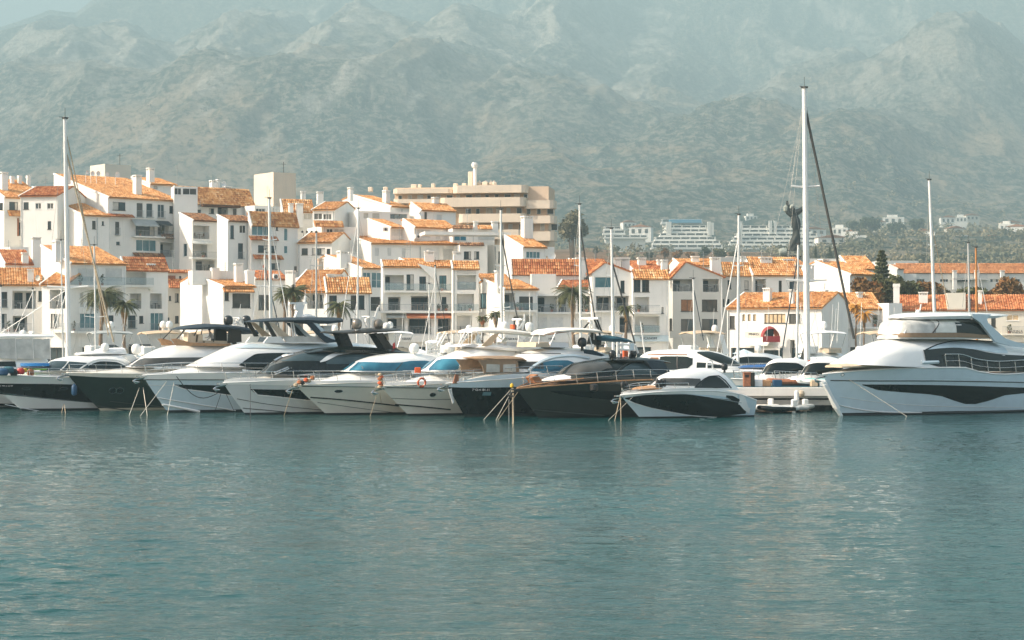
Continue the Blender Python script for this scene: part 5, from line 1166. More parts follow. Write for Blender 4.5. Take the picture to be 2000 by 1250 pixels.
    b.strip('bulwark', [(131, 728), (200, 729), (300, 730), (420, 730)], [(131, 733), (200, 737), (300, 738), (420, 738)], 'gel_cream', off=.03); b.line('chine_line', [(190, 793), (240, 800), (300, 804)], .04, 'gel_graphite'); b.line('chine_line', [(215, 784), (280, 791), (320, 795)], .02, 'gel_graphite')
    b.port(220, 763, 5.6, 5.6); b.port(234, 763, 5.6, 5.6); b.deckbody(1.2, 8.5, .38, 'gel_cream'); b.anchor()
    bd = b.body('deck_house', [(256, 717), (272, 706), (286, 697), (300, 689), (322, 679), (345, 674), (400, 673), (455, 673), (495, 676)], [(250, 718), (500, 716)], 2.05, 'gel_white', nose=.5)
    b.strip('windscreen', [(262, 712), (284, 700), (330, 699), (400, 698), (470, 696)], [(258, 717), (300, 716), (400, 716), (470, 715)], 'glass_grey', bd); b.line('mullion', [(318, 716), (330, 700)], .05, 'frame_dark', bd)
    b.poly('helm_console', [(366, 671), (368, 651), (384, 650), (382, 668), (398, 669), (398, 672)], -1.1, -.2, 'cushion_beige'); b.poly('helm_seat', [(386, 668), (388, 653), (396, 654), (396, 669)], -1.1, .6, 'cushion_beige')
    b.poly('cockpit_coaming', [(335, 662), (345, 661), (372, 669), (452, 672), (452, 676), (345, 675)], -1.5, -1.35, 'teak', both=True); b.poly('sofa', [(400, 672), (402, 665), (450, 666), (450, 673)], -1.2, 1.2, 'cushion_beige')
    b.poly('wind_deflector', [(332, 661), (358, 666), (352, 672), (338, 671)], -1.4, -1.36, 'clear_vinyl', both=True)
    b.slab('hardtop', [(338, 643), (360, 637), (400, 633.5), (440, 635), (490, 644)], [(338, 644), (370, 644), (400, 642), (440, 643), (488, 653)], 1.85, 'canvas_navy', nose=.35)
    b.tubes('hardtop_post', [[(362, 644), (344, 663)], [(386, 643), (379, 656)], [(422, 642), (417, 668)]], .045, 'dark_metal', 1.35, both=True); b.poly('hardtop_pillar', [(450, 642), (471, 644), (472, 668), (448, 670)], -1.6, -1.2, 'dark_metal', both=True)
    b.poly('pillar_brace', [(452, 668), (458, 664), (466, 676), (460, 677)], -1.5, -1.3, 'gel_black', both=True)
    b.dome(446, 625, 9, 'dome_black', y=1.1, post=.25); b.dome(481, 625, 9, 'dome_black', y=-.2, post=.25); b.radar(463, 622, 1.3, h=.5); b.tubes('radar_frame', [[(452, 636), (453, 622), (474, 622), (475, 638)], [(456, 634), (470, 624)], [(456, 624), (470, 634)]], .05, 'dome_white', .3); b.aerial([(466, 622), (470, 594)]); b.rail(.3, 10.5); b.aerial([(505, 640), (492, 660)])
    x, z = b.sz(415, 672, b.cs*.5); w_ = b.P+b.A*x+b.N*b.cs*.5; person((w_.x, w_.y, z-.62), R(200), .25, 'person in grey shirt and dark trousers standing under the dark hardtop')
    b.rope((276, 747), (251, 812), r=.05); b.rope((278, 747), (288, 812), r=.05)
    # blue fender under its bow
    fender(b, 145, 762, 5.5, 22, 'navy_plastic', .6, label='navy blue fender hanging under the anchor of the green hulled yacht')
    # --- 2 big white yacht
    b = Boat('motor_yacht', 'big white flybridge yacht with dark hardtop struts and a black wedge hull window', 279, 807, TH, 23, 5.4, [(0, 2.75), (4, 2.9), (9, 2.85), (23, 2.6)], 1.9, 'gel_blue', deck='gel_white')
    b.strip('bulwark', [(281, 731), (340, 728), (430, 728), (560, 729)], [(281, 741), (340, 741), (440, 741), (560, 742)], 'gel_white', off=.02); b.line('rub_rail', [(284, 741.5), (360, 741.5), (440, 742), (520, 743)], .035, 'gel_graphite'); b.line('crease', [(290, 752), (330, 753), (350, 753)], .02, 'gel_grey')
    b.strip('hull_window', [(341, 751), (380, 752), (432, 753), (456, 758), (520, 760)], [(341, 752), (360, 759), (400, 764), (448, 771), (520, 778)], 'glass_black'); b.line('window_trim', [(341, 753), (360, 760), (400, 765), (448, 772), (510, 778)], .03, 'gel_white')
    b.line('chine_line', [(308, 777), (350, 784), (400, 792), (460, 802)], .05, 'gel_grey'); b.line('chine_line', [(318, 790), (350, 796), (390, 804)], .09, 'gel_white'); b.anchor()
    b.deckbody(1.4, 7.2, .45); b.rail(.25, 10.5, .72); 
    bd = b.body('deck_house', [(380, 714), (400, 703), (420, 693), (440, 683), (460, 675), (480, 670), (540, 668), (620, 668), (700, 670), (760, 676)], [(370, 716), (770, 720)], 2.25, 'gel_white', nose=.45, tum=.14)
    b.strip('side_window', [(467, 713), (485, 700), (503, 691), (540, 689.5), (600, 689), (660, 690), (720, 695)], [(467, 714), (500, 722), (560, 727), (720, 727)], 'glass_black', bd)
    b.strip('flybridge_side', [(462, 676), (500, 672), (700, 674)], [(458, 680), (500, 680), (640, 684), (700, 686)], 'gel_blue', bd, off=.03)
    b.poly('flybridge_coaming', [(515, 670), (524, 658), (548, 657), (556, 668), (640, 668), (640, 671)], -1.7, -1.5, 'gel_white', both=True); b.poly('helm_console', [(522, 668), (527, 659), (548, 659), (552, 668)], -.9, .9, 'canvas_navy')
    b.poly('wind_screen', [(552, 659), (630, 656), (636, 668), (560, 668)], -1.62, -1.58, 'clear_vinyl', both=True); b.poly('sofa', [(580, 668), (582, 660), (625, 660), (630, 669)], -1.3, 1.3, 'cushion_white')
    b.slab('hardtop', [(483, 628), (500, 625), (540, 622), (600, 620.5), (652, 621)], [(483, 629.5), (520, 629), (575, 628), (600, 631), (618, 633), (652, 629)], 2.0, 'canvas_navy', nose=.4)
    b.poly('hardtop_strut', [(516, 628), (524, 628), (541, 657), (533, 658)], -1.7, -1.55, 'dark_metal', both=True); b.poly('strut_lining', [(524, 629), (534, 630), (566, 657), (548, 657)], -1.66, -1.58, 'cushion_beige', both=True)
    b.tubes('post', [[(572, 629), (578, 660)], [(568, 629), (573, 660)]], .06, 'frame_white', 1.5, both=True); b.poly('arch_leg', [(598, 629), (612, 631), (634, 655), (648, 662), (668, 667), (640, 670), (629, 662)], -1.85, -1.6, 'canvas_navy', both=True); b.poly('arch_fairing', [(612, 630), (620, 632), (645, 655), (668, 662), (668, 667), (648, 662), (634, 655)], -1.84, -1.62, 'gel_blue', both=True)
    b.poly('radar_mast', [(576, 620), (582, 606), (577, 604), (577, 595), (584, 593), (596, 595), (592, 606), (592, 620)], -.14, .14, 'gel_white'); b.poly('radar_arm', [(565, 594), (566, 590.5), (600, 590), (601, 593)], -.1, .1, 'gel_white'); b.tubes('light_mast', [[(595, 592), (596, 578)]], .1, 'gel_white'); b.slab('aerial_base', [(588, 618), (600, 614), (612, 617)], [(588, 620), (612, 620)], .4, 'gel_white'); b.aerial([(596, 578), (596, 566)])
    b.poly('air_box', [(632, 636), (648, 636), (648, 652), (634, 652)], -.9, .2, 'frame_white'); b.aerial([(491, 628), (504, 576)])
    b.rope((333, 735), (272, 812), r=.045); b.rope((342, 735), (326, 812), r=.03); b.rope((343, 734), (356, 752), 'rope_black', .025, y=1.0) if False else None
    b.rope((432, 768), (418, 806), 'rope_black', .03, y=3.0); b.rope((441, 768), (459, 804), 'rope_black', .03, y=3.0)
    q = []; 
    for k in range(13):
        t = k/12; px_, py_ = 343+t*80, 735+33*t+26*math.sin(math.pi*t)*.9; x, z = b.sz(px_, py_, b.cs*2.6); q.append((x, b.cs*2.75, z))
    MB().tube(q, .03, 5).build('slack_line', 'rope_black', b.o)
    # --- 3 dark glass coupe
    b = Boat('motor_yacht', 'grey coupe yacht with a black glass cabin, silver arch and two metallic radomes', 436, 811, TH, 20, 5.0, [(0, 2.3), (5, 2.45), (20, 2.3)], 1.7, 'gel_grey', deck='gel_white')
    b.strip('bulwark', [(439, 742), (480, 739), (560, 738), (680, 738)], [(439, 751), (480, 751), (570, 753), (680, 754)], 'gel_white', off=.02); b.strip('hull_window', [(490, 760), (540, 761), (600, 761), (680, 762)], [(490, 761), (500, 770), (540, 774), (600, 781), (680, 788)], 'gel_black'); b.line('window_trim', [(493, 761), (500, 771), (540, 775), (600, 782), (650, 787)], .035, 'gel_white')
    b.line('crease', [(463, 779), (520, 789), (580, 796), (640, 802)], .022, 'gel_graphite'); b.line('chine_line', [(474, 797), (540, 803), (600, 809)], .03, 'gel_graphite'); b.anchor(); b.deckbody(1.2, 6.5, .35, 'gel_cream'); b.rail(.3, 9, .65)  # graphite lines below the window paint the shade of the hull facets
    bd = b.body('cabin_glass', [(522, 730), (538, 713), (552, 702), (572, 692), (592, 687), (640, 683), (700, 680), (750, 686), (790, 696)], [(515, 732), (800, 730)], 2.1, 'glass_grey', nose=.5)
    b.strip('side_glass', [(525, 727), (560, 707), (600, 706), (640, 706), (790, 708)], [(522, 731), (560, 731), (640, 731), (790, 731)], 'gel_black', bd); b.strip('windscreen', [(560, 704), (580, 694), (600, 690), (640, 690)], [(556, 706), (600, 705), (634, 706)], 'glass_dark', bd, off=.02)
    b.line('silver_trim', [(549, 705), (560, 698), (575, 692)], .10, 'steel', bd); b.strip('silver_arch', [(626, 707), (640, 696), (660, 688.5), (690, 684.5), (720, 685), (750, 692), (770, 701)], [(626, 709), (636, 707), (660, 695), (690, 690), (720, 691), (750, 698), (770, 704)], 'gel_grey', bd, off=.05); b.strip('side_window', [(638, 708), (660, 697), (690, 693), (715, 694), (745, 702)], [(638, 712), (745, 712)], 'glass_dark', bd, off=.03)
    b.slab('sport_roof', [(588, 688), (620, 681), (680, 677), (740, 681), (800, 690)], [(588, 690), (620, 687), (740, 690), (800, 693)], 1.75, 'gel_black'); b.slab('hardtop', [(634, 648), (680, 645.5), (715, 642), (766, 642.5)], [(634, 650), (660, 652), (700, 651), (766, 646)], 1.6, 'dark_metal', nose=.5)
    b.poly('arch_leg', [(663, 651), (679, 651), (691, 680), (675, 681)], -.55, -.38, 'gel_black', both=True); b.poly('arch_leg', [(733, 652), (748, 650), (764, 674), (790, 689), (765, 692), (754, 686)], -.55, -.38, 'dark_metal', both=True); b.line('rim', [(595, 687), (640, 682), (700, 679)], .03, 'steel', bd)
    b.dome(697, 632, 10, 'dome_grey', y=1.0, post=.2); b.dome(739, 632, 9.2, 'dome_grey', y=.5, post=.2); b.dome(755, 637, 7, y=-.6, post=.2); b.radar(716, 619, 1.2, h=.9); b.tubes('radar_frame', [[(703, 620), (730, 619)], [(708, 622), (716, 640)], [(724, 640), (738, 600)], [(728, 642), (741, 596)]], .05, 'dome_white', .2); b.aerial([(738, 600), (742, 584)], .05, 'dark_metal')
    MB().box(0, 0, 0, .1, .1, .1) if False else None
    b.poly('white_box', [(758, 652), (770, 650), (770, 664), (760, 665)], -.9, -.3, 'gel_cream'); b.poly('ensign', [(767, 672), (771, 668), (773, 680), (768, 681)], -1.2, -1.17, 'red_plastic')
    b.rope((489, 751), (462, 790), 'rope_black', .03, y=1.5); b.rope((489, 751), (489, 828), 'rope_black', .035); b.aerial([(685, 645), (697, 590)])
    # passerelle and folded ladder near bow
    b.tubes('gangway', [[(535, 728), (563, 717)], [(537, 731), (565, 720)], [(568, 718), (590, 745)]], .05, 'steel', 1.6)
    # --- 4 cream hull with blue windscreen
    b = Boat('motor_yacht', 'cream express cruiser with a blue wraparound windscreen and orange anchor rope', 578, 812, TH, 17, 4.9, [(0, 2.15), (4, 2.3), (17, 2.2)], 2.4, 'gel_cream', deck='gel_cream', p=2.2)
    b.strip('bulwark', [(580, 748), (620, 744), (680, 743), (800, 744)], [(580, 753.5), (620, 754), (680, 755), (800, 756)], 'gel_white', off=.02); b.line('rub_rail', [(590, 754.5), (660, 755), (745, 756)], .03, 'gel_graphite'); b.line('boot_line', [(606, 776), (660, 780), (720, 786), (790, 794)], .045, 'gel_black'); b.line('crease', [(620, 786), (700, 797), (770, 806)], .018, 'gel_graphite'); b.port(661, 764, 6, 2.6)  # crease tube is dark to stand for shade along the chine
    b.deckbody(.9, 8.8, .72, 'gel_white', w=.72); b.rail(.3, 9.5, .68, .1, 8)
    bd = b.body('deck_house', [(684, 725), (698, 714), (712, 704), (740, 695), (780, 690), (840, 690), (875, 694), (895, 700)], [(680, 727), (900, 724)], 1.95, 'gel_white', nose=.45)
    b.strip('windscreen', [(690, 719), (710, 707), (760, 708.5), (784, 708)], [(686, 724), (740, 725), (770, 725)], 'glass_blue', bd); b.strip('side_window', [(785, 708), (805, 705), (830, 704.5), (850, 709), (862, 714)], [(785, 724), (820, 723), (862, 716)], 'glass_blue', bd); b.line('mullion', [(772, 724), (786, 708)], .04, 'gel_graphite', bd)
    b.tubes('wiper', [[(710, 721), (706, 715)], [(745, 722), (741, 714)]], .03, 'steel', 1.3); b.poly('roof_hatch', [(740, 700), (764, 700.5), (762, 702)], -.5, .5, 'gel_grey', plane=.2)
    b.dome(809, 679.5, 9.5, y=.8, post=.25); b.dome(877, 679, 10, y=-.3, post=.3)
    m = [[(x, 668), (x, 690)] for x in (834, 840, 846, 852, 858)]+[[(833, y), (859, y)] for y in (672, 679, 686)]; b.tubes('radar_arch', m, .09, 'dome_white', .5); b.slab('arch_top', [(836, 668), (845, 665), (856, 667)], [(836, 671), (856, 671)], .8, 'dome_white'); b.tubes('light_hoop', [[(852, 668), (854, 660), (855, 653), (859, 650), (862, 654), (861, 660), (857, 667)]], .07, 'dome_white', .2)
    for k in range(6):
        x, z = b.sz(578+k*6.5, 752-k*2.2, b.cs*.5); MB().lathe((x, b.cs*.5, z+.1*(k % 2)), [(.05, -.16), (.17, -.06), (.15, .1), (.05, .17)], 7).build('rope_bundle', ['rope_tan', 'rust', 'rope_black', 'orange_plastic'][k % 4], b.o, smooth=True)
    b.rope((571, 762), (554, 812), 'rope_tan', .035, y=1.2); b.rope((586, 758), (604, 780), 'rope_pale', .03, y=1.8); b.anchor()
    # --- 5 white flybridge with beige bimini and lifebuoy
    b = Boat('motor_yacht', 'white flybridge cruiser with beige bimini, twin radomes and an oval porthole', 744, 813, TH, 18, 4.9, [(0, 2.1), (4, 2.25), (18, 2.2)], 2.2, 'gel_cream', deck='gel_cream', p=2.2)
    b.strip('bulwark', [(746, 750), (790, 746), (860, 744), (960, 744)], [(746, 756), (800, 756.5), (870, 757), (960, 758)], 'gel_white', off=.02); b.line('rub_rail', [(755, 757), (820, 757.5), (880, 758)], .03, 'gel_graphite'); b.line('boot_line', [(772, 790), (820, 794), (880, 800)], .045, 'gel_black'); b.line('crease', [(765, 778), (830, 780), (880, 780)], .018, 'gel_graphite'); b.port(845, 771, 4.6, 3.8)  # dark crease tube: facet shade put in as colour
    b.deckbody(.9, 7.5, .62, 'gel_white', w=.7); b.rail(.3, 10, .72, .1, 8); b.hulltext('7ª MA-1 118-91', 801, 753.6, 3.0, 'letter_dark')
    bd = b.body('deck_house', [(832, 724), (846, 711), (858, 701), (880, 692), (905, 682), (925, 675), (945, 672), (1000, 672), (1050, 678), (1090, 684)], [(828, 726), (1095, 722)], 2.0, 'gel_white', nose=.5, plane=.2)
    b.strip('windscreen', [(840, 718), (858, 703), (885, 701), (922, 706), (928, 709)], [(836, 723), (890, 723), (912, 716), (928, 710)], 'glass_blue', bd); b.line('mullion', [(896, 721), (899, 703)], .04, 'steel', bd)
    b.slab('fly_windscreen_base', [(915, 676), (935, 672), (1040, 680)], [(915, 680), (1040, 690)], 1.9, 'gel_white')
    b.slab('bimini', [(908, 645), (925, 641), (965, 641), (1000, 645), (1030, 650), (1048, 656)], [(908, 650), (925, 649), (965, 650), (990, 652), (1030, 654), (1048, 658)], 1.6, 'awning_white'); b.poly('bimini_curtain', [(940, 676), (962, 654), (976, 651), (972, 656), (958, 677)], -1.5, -1.45, 'canvas_beige', both=True); b.poly('fly_pillar', [(1020, 680), (1006, 690), (1030, 658), (1036, 662)], -1.6, -1.45, 'gel_grey', both=True)
    b.tubes('bimini_frame', [[(909, 648), (894, 675)], [(914, 650), (900, 675)], [(922, 648), (921, 672)], [(930, 647), (941, 664)], [(941, 648), (941, 664)], [(956, 651), (955, 678)], [(969, 653), (970, 680)], [(1012, 656), (1022, 664)]], .045, 'frame_white', 1.45, both=True)
    b.poly('helm_console', [(988, 684), (990, 668), (1016, 670), (1010, 684)], -.9, .4, 'cushion_white'); b.poly('helm_seat', [(974, 684), (974, 672), (984, 670), (986, 684)], -.9, .6, 'cushion_white'); b.poly('fly_cover', [(900, 677), (915, 673), (925, 671.5), (935, 674), (940, 679)], -1.0, 1.0, 'cushion_white')
    b.dome(986, 636, 8.2, y=.9, post=.3); b.dome(1034, 637.5, 8.2, y=-.4, post=.4); b.radar(1011, 624, 1.3, h=.6); b.tubes('radar_frame', [[(1010, 644), (1012, 630)], [(1013, 642), (1024, 626), (1024, 614)], [(1020, 644), (1024, 626)]], .08, 'dome_white', .2); b.poly('orange_lamp', [(1002, 642), (1002, 634), (1006, 634), (1006, 643)], -.2, .2, 'orange_plastic'); b.aerial([(1035, 629), (1034, 570)], .03); b.aerial([(982, 628), (982, 540)], .03) if False else None
    b.rope((737, 768), (722, 813), 'rope_tan', .04); b.rope((742, 768), (747, 806), 'rope_tan', .04); b.rope((738, 768), (740, 808), 'rope_pale', .02) if False else None; b.anchor()
    for k in range(7):
        x, z = b.sz(742+(k % 2)*3, 732+k*4, b.cs*.3); MB().lathe((x, b.cs*.3, z), [(.05, -.13), (.17, -.04), (.14, .09), (.05, .13)], 7).build('rope_bundle', ['rope_tan', 'orange_plastic', 'rust'][k % 3], b.o, smooth=True)
    # lifebuoy and orange case
    x, z = b.sz(822, 747, b.cs*2.3); w_ = b.P+b.A*x+b.N*b.cs*2.42; lb = thing('lifebuoy', 'orange ring lifebuoy hung on the rail of the cream cruiser', 'lifebuoy', (w_.x, w_.y, z), math.pi/2-b.th)
    for part, mt, segs in (('ring', 'orange_plastic', range(24)), ('band', 'rope_pale', None)):
        m = MB()
        if segs: m.tube([(.29*math.cos(k*math.pi/12), 0, .29*math.sin(k*math.pi/12)) for k in range(25)], .075, 8, cap=False); m.build(part, mt, lb, smooth=True)
        else:
            for q in range(4):
                a0 = math.pi/4+q*math.pi/2; MB().tube([(.29*math.cos(a0+d), 0, .29*math.sin(a0+d)) for d in (-.13, 0, .13)], .082, 8).build(part, mt, lb, smooth=True)
    x, z = b.sz(816, 722, b.cs*1.2); w_ = b.P+b.A*x+b.N*b.cs*1.2; o = MB().bbox(-.22, -.15, -.22, .22, .15, .16).build('life_raft_case', 'orange_plastic'); o.location = (w_.x, w_.y, z); tag(o, 'small orange case on the foredeck above the lifebuoy', 'case')
    # --- 6 black hull
    b = Boat('motor_yacht', 'black hulled yacht with a tan spray hood, blue arched side window and anchor ladder', 872, 815, 56, 18, 4.3, [(0, 2.35), (3, 2.55), (7, 2.75), (19, 2.5)], 1.5, 'gel_black', deck='gel_white', fl=.72, p=1.9)
    b.strip('bulwark', [(876, 748), (905, 743), (950, 735), (1010, 730), (1100, 728)], [(876, 756), (905, 757), (950, 757), (1010, 756), (1100, 756)], 'gel_blue', off=.02); b.hulltext('7ª GI-4 181-11', 939, 761.5, 4.4)
    b.strip('hull_window', [(943, 765.5), (958, 765.5)], [(943, 772.5), (958, 772.5)], 'glass_teal', off=.02); b.anchor(); b.deckbody(1.0, 6, .35); b.rail(.4, 8.5, .75, .1, 7)
    b.tubes('ladder', [[(876, 760), (884, 788)], [(881, 759), (886, 787)]]+[[(875.5+k*.85, 761+k*2.8), (881+k*.6, 760.5+k*2.7)] for k in range(10)], .035, 'frame_white', .5)
    b.poly('name_board', [(884, 749), (889, 731), (895, 732), (896, 749)], -.35, -.28, 'brick_brown', plane=.3); b.poly('name_board', [(902, 749), (906, 737), (912, 741), (913, 749)], -.35, -.28, 'clear_vinyl', plane=.3)
    hd = MB(); 
    b.slab('spray_hood', [(923, 698), (935, 696.5), (975, 696), (1001, 697), (1008, 702)], [(923, 700), (950, 704), (1000, 703), (1012, 706)], 1.5, 'canvas_tan', nose=.9, tail=.9); b.poly('spray_hood_side', [(934, 703), (1003, 701), (1012, 708), (1014, 727), (945, 728), (942, 714)], -1.45, -1.4, 'canvas_tan', both=True)
    b.poly('hood_window', [(951, 711), (976, 712), (976, 727), (950, 727)], -1.49, -1.452, 'curtain_pale', both=True); b.poly('hood_window', [(983, 712), (1007, 711), (1008, 726), (983, 727)], -1.49, -1.452, 'curtain_pale', both=True)
    bd2 = b.body('deck_house', [(1003, 712), (1012, 702), (1028, 692), (1050, 684), (1080, 680), (1140, 680), (1170, 685), (1200, 697)], [(1000, 728), (1205, 722)], 2.1, 'gel_white', nose=.5, tail=.9)
    b.strip('windscreen', [(1010, 707), (1030, 706.5), (1060, 706.5)], [(1008, 720), (1030, 721), (1040, 721)], 'glass_grey', bd2); b.strip('side_window', [(1037, 723), (1050, 714), (1066, 707), (1085, 704), (1108, 704), (1122, 709), (1133, 716)], [(1037, 724), (1060, 729), (1100, 730), (1133, 718)], 'glass_blue', bd2); b.line('window_arch', [(1031, 724), (1046, 712), (1064, 703), (1086, 697), (1115, 695), (1150, 700)], .12, 'gel_blue', bd2); b.line('roof_slot', [(1030, 690.5), (1060, 690), (1095, 690.5)], .03, 'gel_black', bd2)
    b.slab('fly_roof', [(1050, 650), (1065, 643), (1100, 641), (1150, 643), (1160, 648)], [(1050, 654), (1070, 649), (1110, 646), (1158, 650)], 1.5, 'awning_white'); b.slab('fly_roof_lining', [(1052, 653), (1070, 648.2), (1096, 646)], [(1052, 655), (1070, 651), (1096, 648)], 1.35, 'wood'); b.tubes('fly_frame', [[(1054, 655), (1052, 672)], [(1150, 650), (1156, 675)], [(1085, 650), (1075, 672)]], .04, 'frame_white', 1.3, both=True)
    b.poly('fly_seat', [(1046, 678), (1048, 669), (1072, 668), (1074, 678)], -1.2, 1.2, 'cushion_beige'); b.poly('fly_console', [(1074, 678), (1076, 668), (1110, 669), (1112, 679)], -1.0, 1.0, 'cushion_white'); b.poly('aft_wing', [(1140, 682), (1142, 690), (1175, 696), (1182, 694), (1158, 684)], -2.0, -1.9, 'canvas_navy', both=True)
    b.dome(1137, 668, 9, 'dome_black', y=1.2, post=.3); b.dome(1167, 667, 8, 'dome_black', y=-.6, post=.3); b.dome(1160, 646, 4, y=.2, post=.5); b.dome(1153, 631, 5, y=0, post=.7); b.poly('radar_mast', [(1152, 672), (1158, 650), (1164, 652), (1166, 672)], -.2, .2, 'dark_metal'); b.radar(1152, 622, 2.2, h=.4); b.tubes('mast_frame', [[(1140, 642), (1150, 630)], [(1160, 622), (1168, 640), (1172, 655)], [(1166, 624), (1176, 650)]], .07, 'dark_metal', .3); b.slab('aft_cover', [(1165, 657), (1185, 656), (1205, 660), (1224, 668)], [(1165, 664), (1224, 669)], 1.2, 'canvas_teal')
    b.rail(11.5, 17.5, .6, .4, 8); b.rope((1000, 758), (942, 820), 'rope_pale', .04, y=2.2); b.rope((1002, 758), (967, 821), 'rope_pale', .04, y=2.2); b.rope((1014, 762), (970, 821), 'rope_tan', .04, y=2.2)
    for (p, q, m2) in (((1001, 758), (1001, 829), 'rope_tan'), ((1003, 758), (1003, 828), 'rope_tan'), ((994, 780), (994, 824), 'wire')): b.rope(p, q, m2, .04, y=2.4)
    x, z = b.sz(999, 753, b.cs*2.35); w_ = b.P+b.A*x+b.N*b.cs*2.4; o = MB().lathe((0, 0, 0), [(.03, .16), (.09, .12), (.14, .02), (.12, -.1), (.04, -.16)], 10).build('mooring_buoy', 'yellow_plastic', smooth=True); o.location = (w_.x, w_.y, z); tag(o, 'yellow ball float tied above the bundle of tan mooring ropes', 'float')
    # --- 7 graphite hull
    b = Boat('motor_yacht', 'graphite sports yacht with black cabin, teak deck edge and white sunpad', 1009, 817.6, 56, 16.5, 4.4, [(0, 2.05), (4, 2.35), (9, 2.55), (17.5, 2.3)], 1.8, 'gel_graphite', deck='teak', p=2.0)
    b.strip('hull_window', [(1073, 763.5), (1120, 763.5), (1180, 764), (1260, 766)], [(1073, 764), (1090, 769), (1140, 776), (1200, 782), (1260, 786)], 'gel_black'); b.line('crease', [(1045, 752), (1100, 750), (1160, 751), (1220, 752)], .025, 'gel_graphite'); b.line('crease', [(1125, 752), (1160, 748), (1215, 748)], .025, 'steel'); b.line('deck_trim', [(1012, 757), (1050, 750), (1100, 743), (1140, 739)], .04, 'teak'); b.line('chine_line', [(1042, 801), (1100, 806), (1180, 812)], .05, 'gel_graphite')
    b.deckbody(4.2, 9.5, .25, 'gel_graphite', w=.8); b.rail(.9, 13, .7, .1, 9); b.poly('teak_locker', [(1042, 738), (1053, 731), (1064, 747), (1050, 749)], -.3, .5, 'wood'); b.slab('sunpad', [(1068, 741), (1085, 736), (1110, 732), (1150, 733), (1164, 737)], [(1068, 744), (1100, 743), (1164, 742)], 1.1, 'cushion_white')
    bd = b.body('cabin', [(1108, 738), (1118, 724), (1132, 712), (1152, 706), (1190, 702), (1225, 701), (1260, 705), (1290, 714), (1312, 735)], [(1105, 740), (1315, 741)], 2.0, 'gel_black', nose=.5)
    b.strip('windscreen', [(1114, 730), (1128, 717), (1150, 709), (1185, 707)], [(1112, 734), (1140, 733), (1170, 727), (1185, 720)], 'glass_grey', bd); b.strip('side_window', [(1206, 731), (1222, 717), (1240, 709), (1258, 710), (1282, 724)], [(1206, 732), (1240, 733), (1282, 731)], 'glass_dark', bd); b.line('window_arch', [(1197, 733), (1212, 719), (1232, 708), (1256, 706), (1275, 714), (1292, 728)], .05, 'gel_graphite', bd); b.strip('lower_panel', [(1112, 735), (1190, 736), (1300, 737)], [(1112, 741), (1300, 742)], 'gel_graphite', bd, off=.03)
    b.poly('aft_canopy', [(1262, 704), (1296, 706), (1318, 740), (1290, 742), (1275, 722)], -1.8, 1.8, 'canvas_navy', plane=1.8); b.slab('sport_roof', [(1170, 703), (1200, 699), (1250, 699), (1290, 706)], [(1170, 705), (1290, 709)], 1.5, 'gel_black')
    b.dome(1196, 691, 7.5, 'dome_black', y=.9, post=.3); b.dome(1236, 690, 7.5, 'dome_black', y=.2, post=.3); b.poly('orange_horn', [(1219, 697), (1219, 684), (1227, 684), (1227, 697)], -.25, .2, 'orange_plastic'); b.tubes('light_rack', [[(1205, 672), (1240, 674)], [(1205, 682), (1240, 684)], [(1206, 668), (1206, 696)], [(1214, 668), (1214, 696)], [(1229, 668), (1229, 696)], [(1240, 672), (1246, 690)]], .08, 'dome_white', .4); b.poly('seat_back', [(1231, 684), (1232, 670), (1238, 670), (1238, 684)], -.5, .3, 'gel_blue'); b.tubes('strut', [[(1190, 700), (1245, 700)], [(1200, 700), (1203, 694)], [(1213, 700), (1213, 690)], [(1229, 700), (1231, 692)]], .06, 'gel_black', .6)
    fender(b, 1160, 757, 8, 15, 'rubber_black', 2.55, label='round black fender on the side of the graphite yacht'); b.rope((1211, 775), (1182, 822), 'rope_tan', .02, y=2.0) if False else None; b.anchor(mat='wire_dark')
    # --- 9 small sports cruiser
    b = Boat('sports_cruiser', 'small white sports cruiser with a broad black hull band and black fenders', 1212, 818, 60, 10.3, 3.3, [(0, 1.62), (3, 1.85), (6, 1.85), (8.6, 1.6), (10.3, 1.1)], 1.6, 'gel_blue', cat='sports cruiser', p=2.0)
    b.strip('hull_stripe', [(1221, 777), (1240, 774), (1270, 771), (1330, 770), (1380, 775), (1440, 783), (1452, 787)], [(1223, 779), (1240, 787), (1270, 796), (1310, 804), (1350, 811), (1400, 814), (1456, 808)], 'gel_black', off=.02); b.line('stripe_trim', [(1228, 784), (1262, 794), (1310, 805), (1350, 812), (1400, 815)], .02, 'gel_white'); b.strip('hull_window', [(1418, 772), (1430, 773), (1442, 779)], [(1418, 776), (1432, 783), (1444, 785)], 'glass_black', off=.03); b.line('sheer_trim', [(1385, 776), (1410, 780), (1448, 787)], .03, 'steel')
    b.strip('topside', [(1216, 766), (1260, 763), (1330, 758), (1390, 758), (1440, 768)], [(1216, 775), (1260, 771), (1330, 769), (1390, 772), (1440, 778)], 'gel_white', off=.012); b.slab('teak_deck', [(1238, 759), (1260, 755), (1300, 752), (1330, 752)], [(1238, 761), (1330, 756)], 1.0, 'teak', nose=.3); b.deckbody(.8, 4.3, .22, 'gel_white', w=.8); b.rail(.2, 4.6, .55, .08, 5)
    bd = b.body('cabin_top', [(1276, 757), (1290, 745), (1302, 734), (1320, 726), (1345, 720), (1380, 718.5), (1400, 720), (1418, 733), (1432, 757)], [(1272, 762), (1436, 762)], 1.45, 'gel_white', nose=.5)
    b.strip('windscreen', [(1284, 749), (1302, 739), (1340, 739), (1368, 740)], [(1280, 753), (1310, 753), (1350, 754)], 'glass_grey', bd); b.strip('side_window', [(1359, 757), (1372, 745), (1388, 736), (1402, 736), (1414, 745), (1424, 756)], [(1359, 758), (1390, 759), (1424, 758)], 'glass_black', bd); b.line('window_arch', [(1357, 757), (1370, 744), (1387, 735), (1403, 734), (1416, 743), (1428, 758)], .045, 'gel_black', bd)
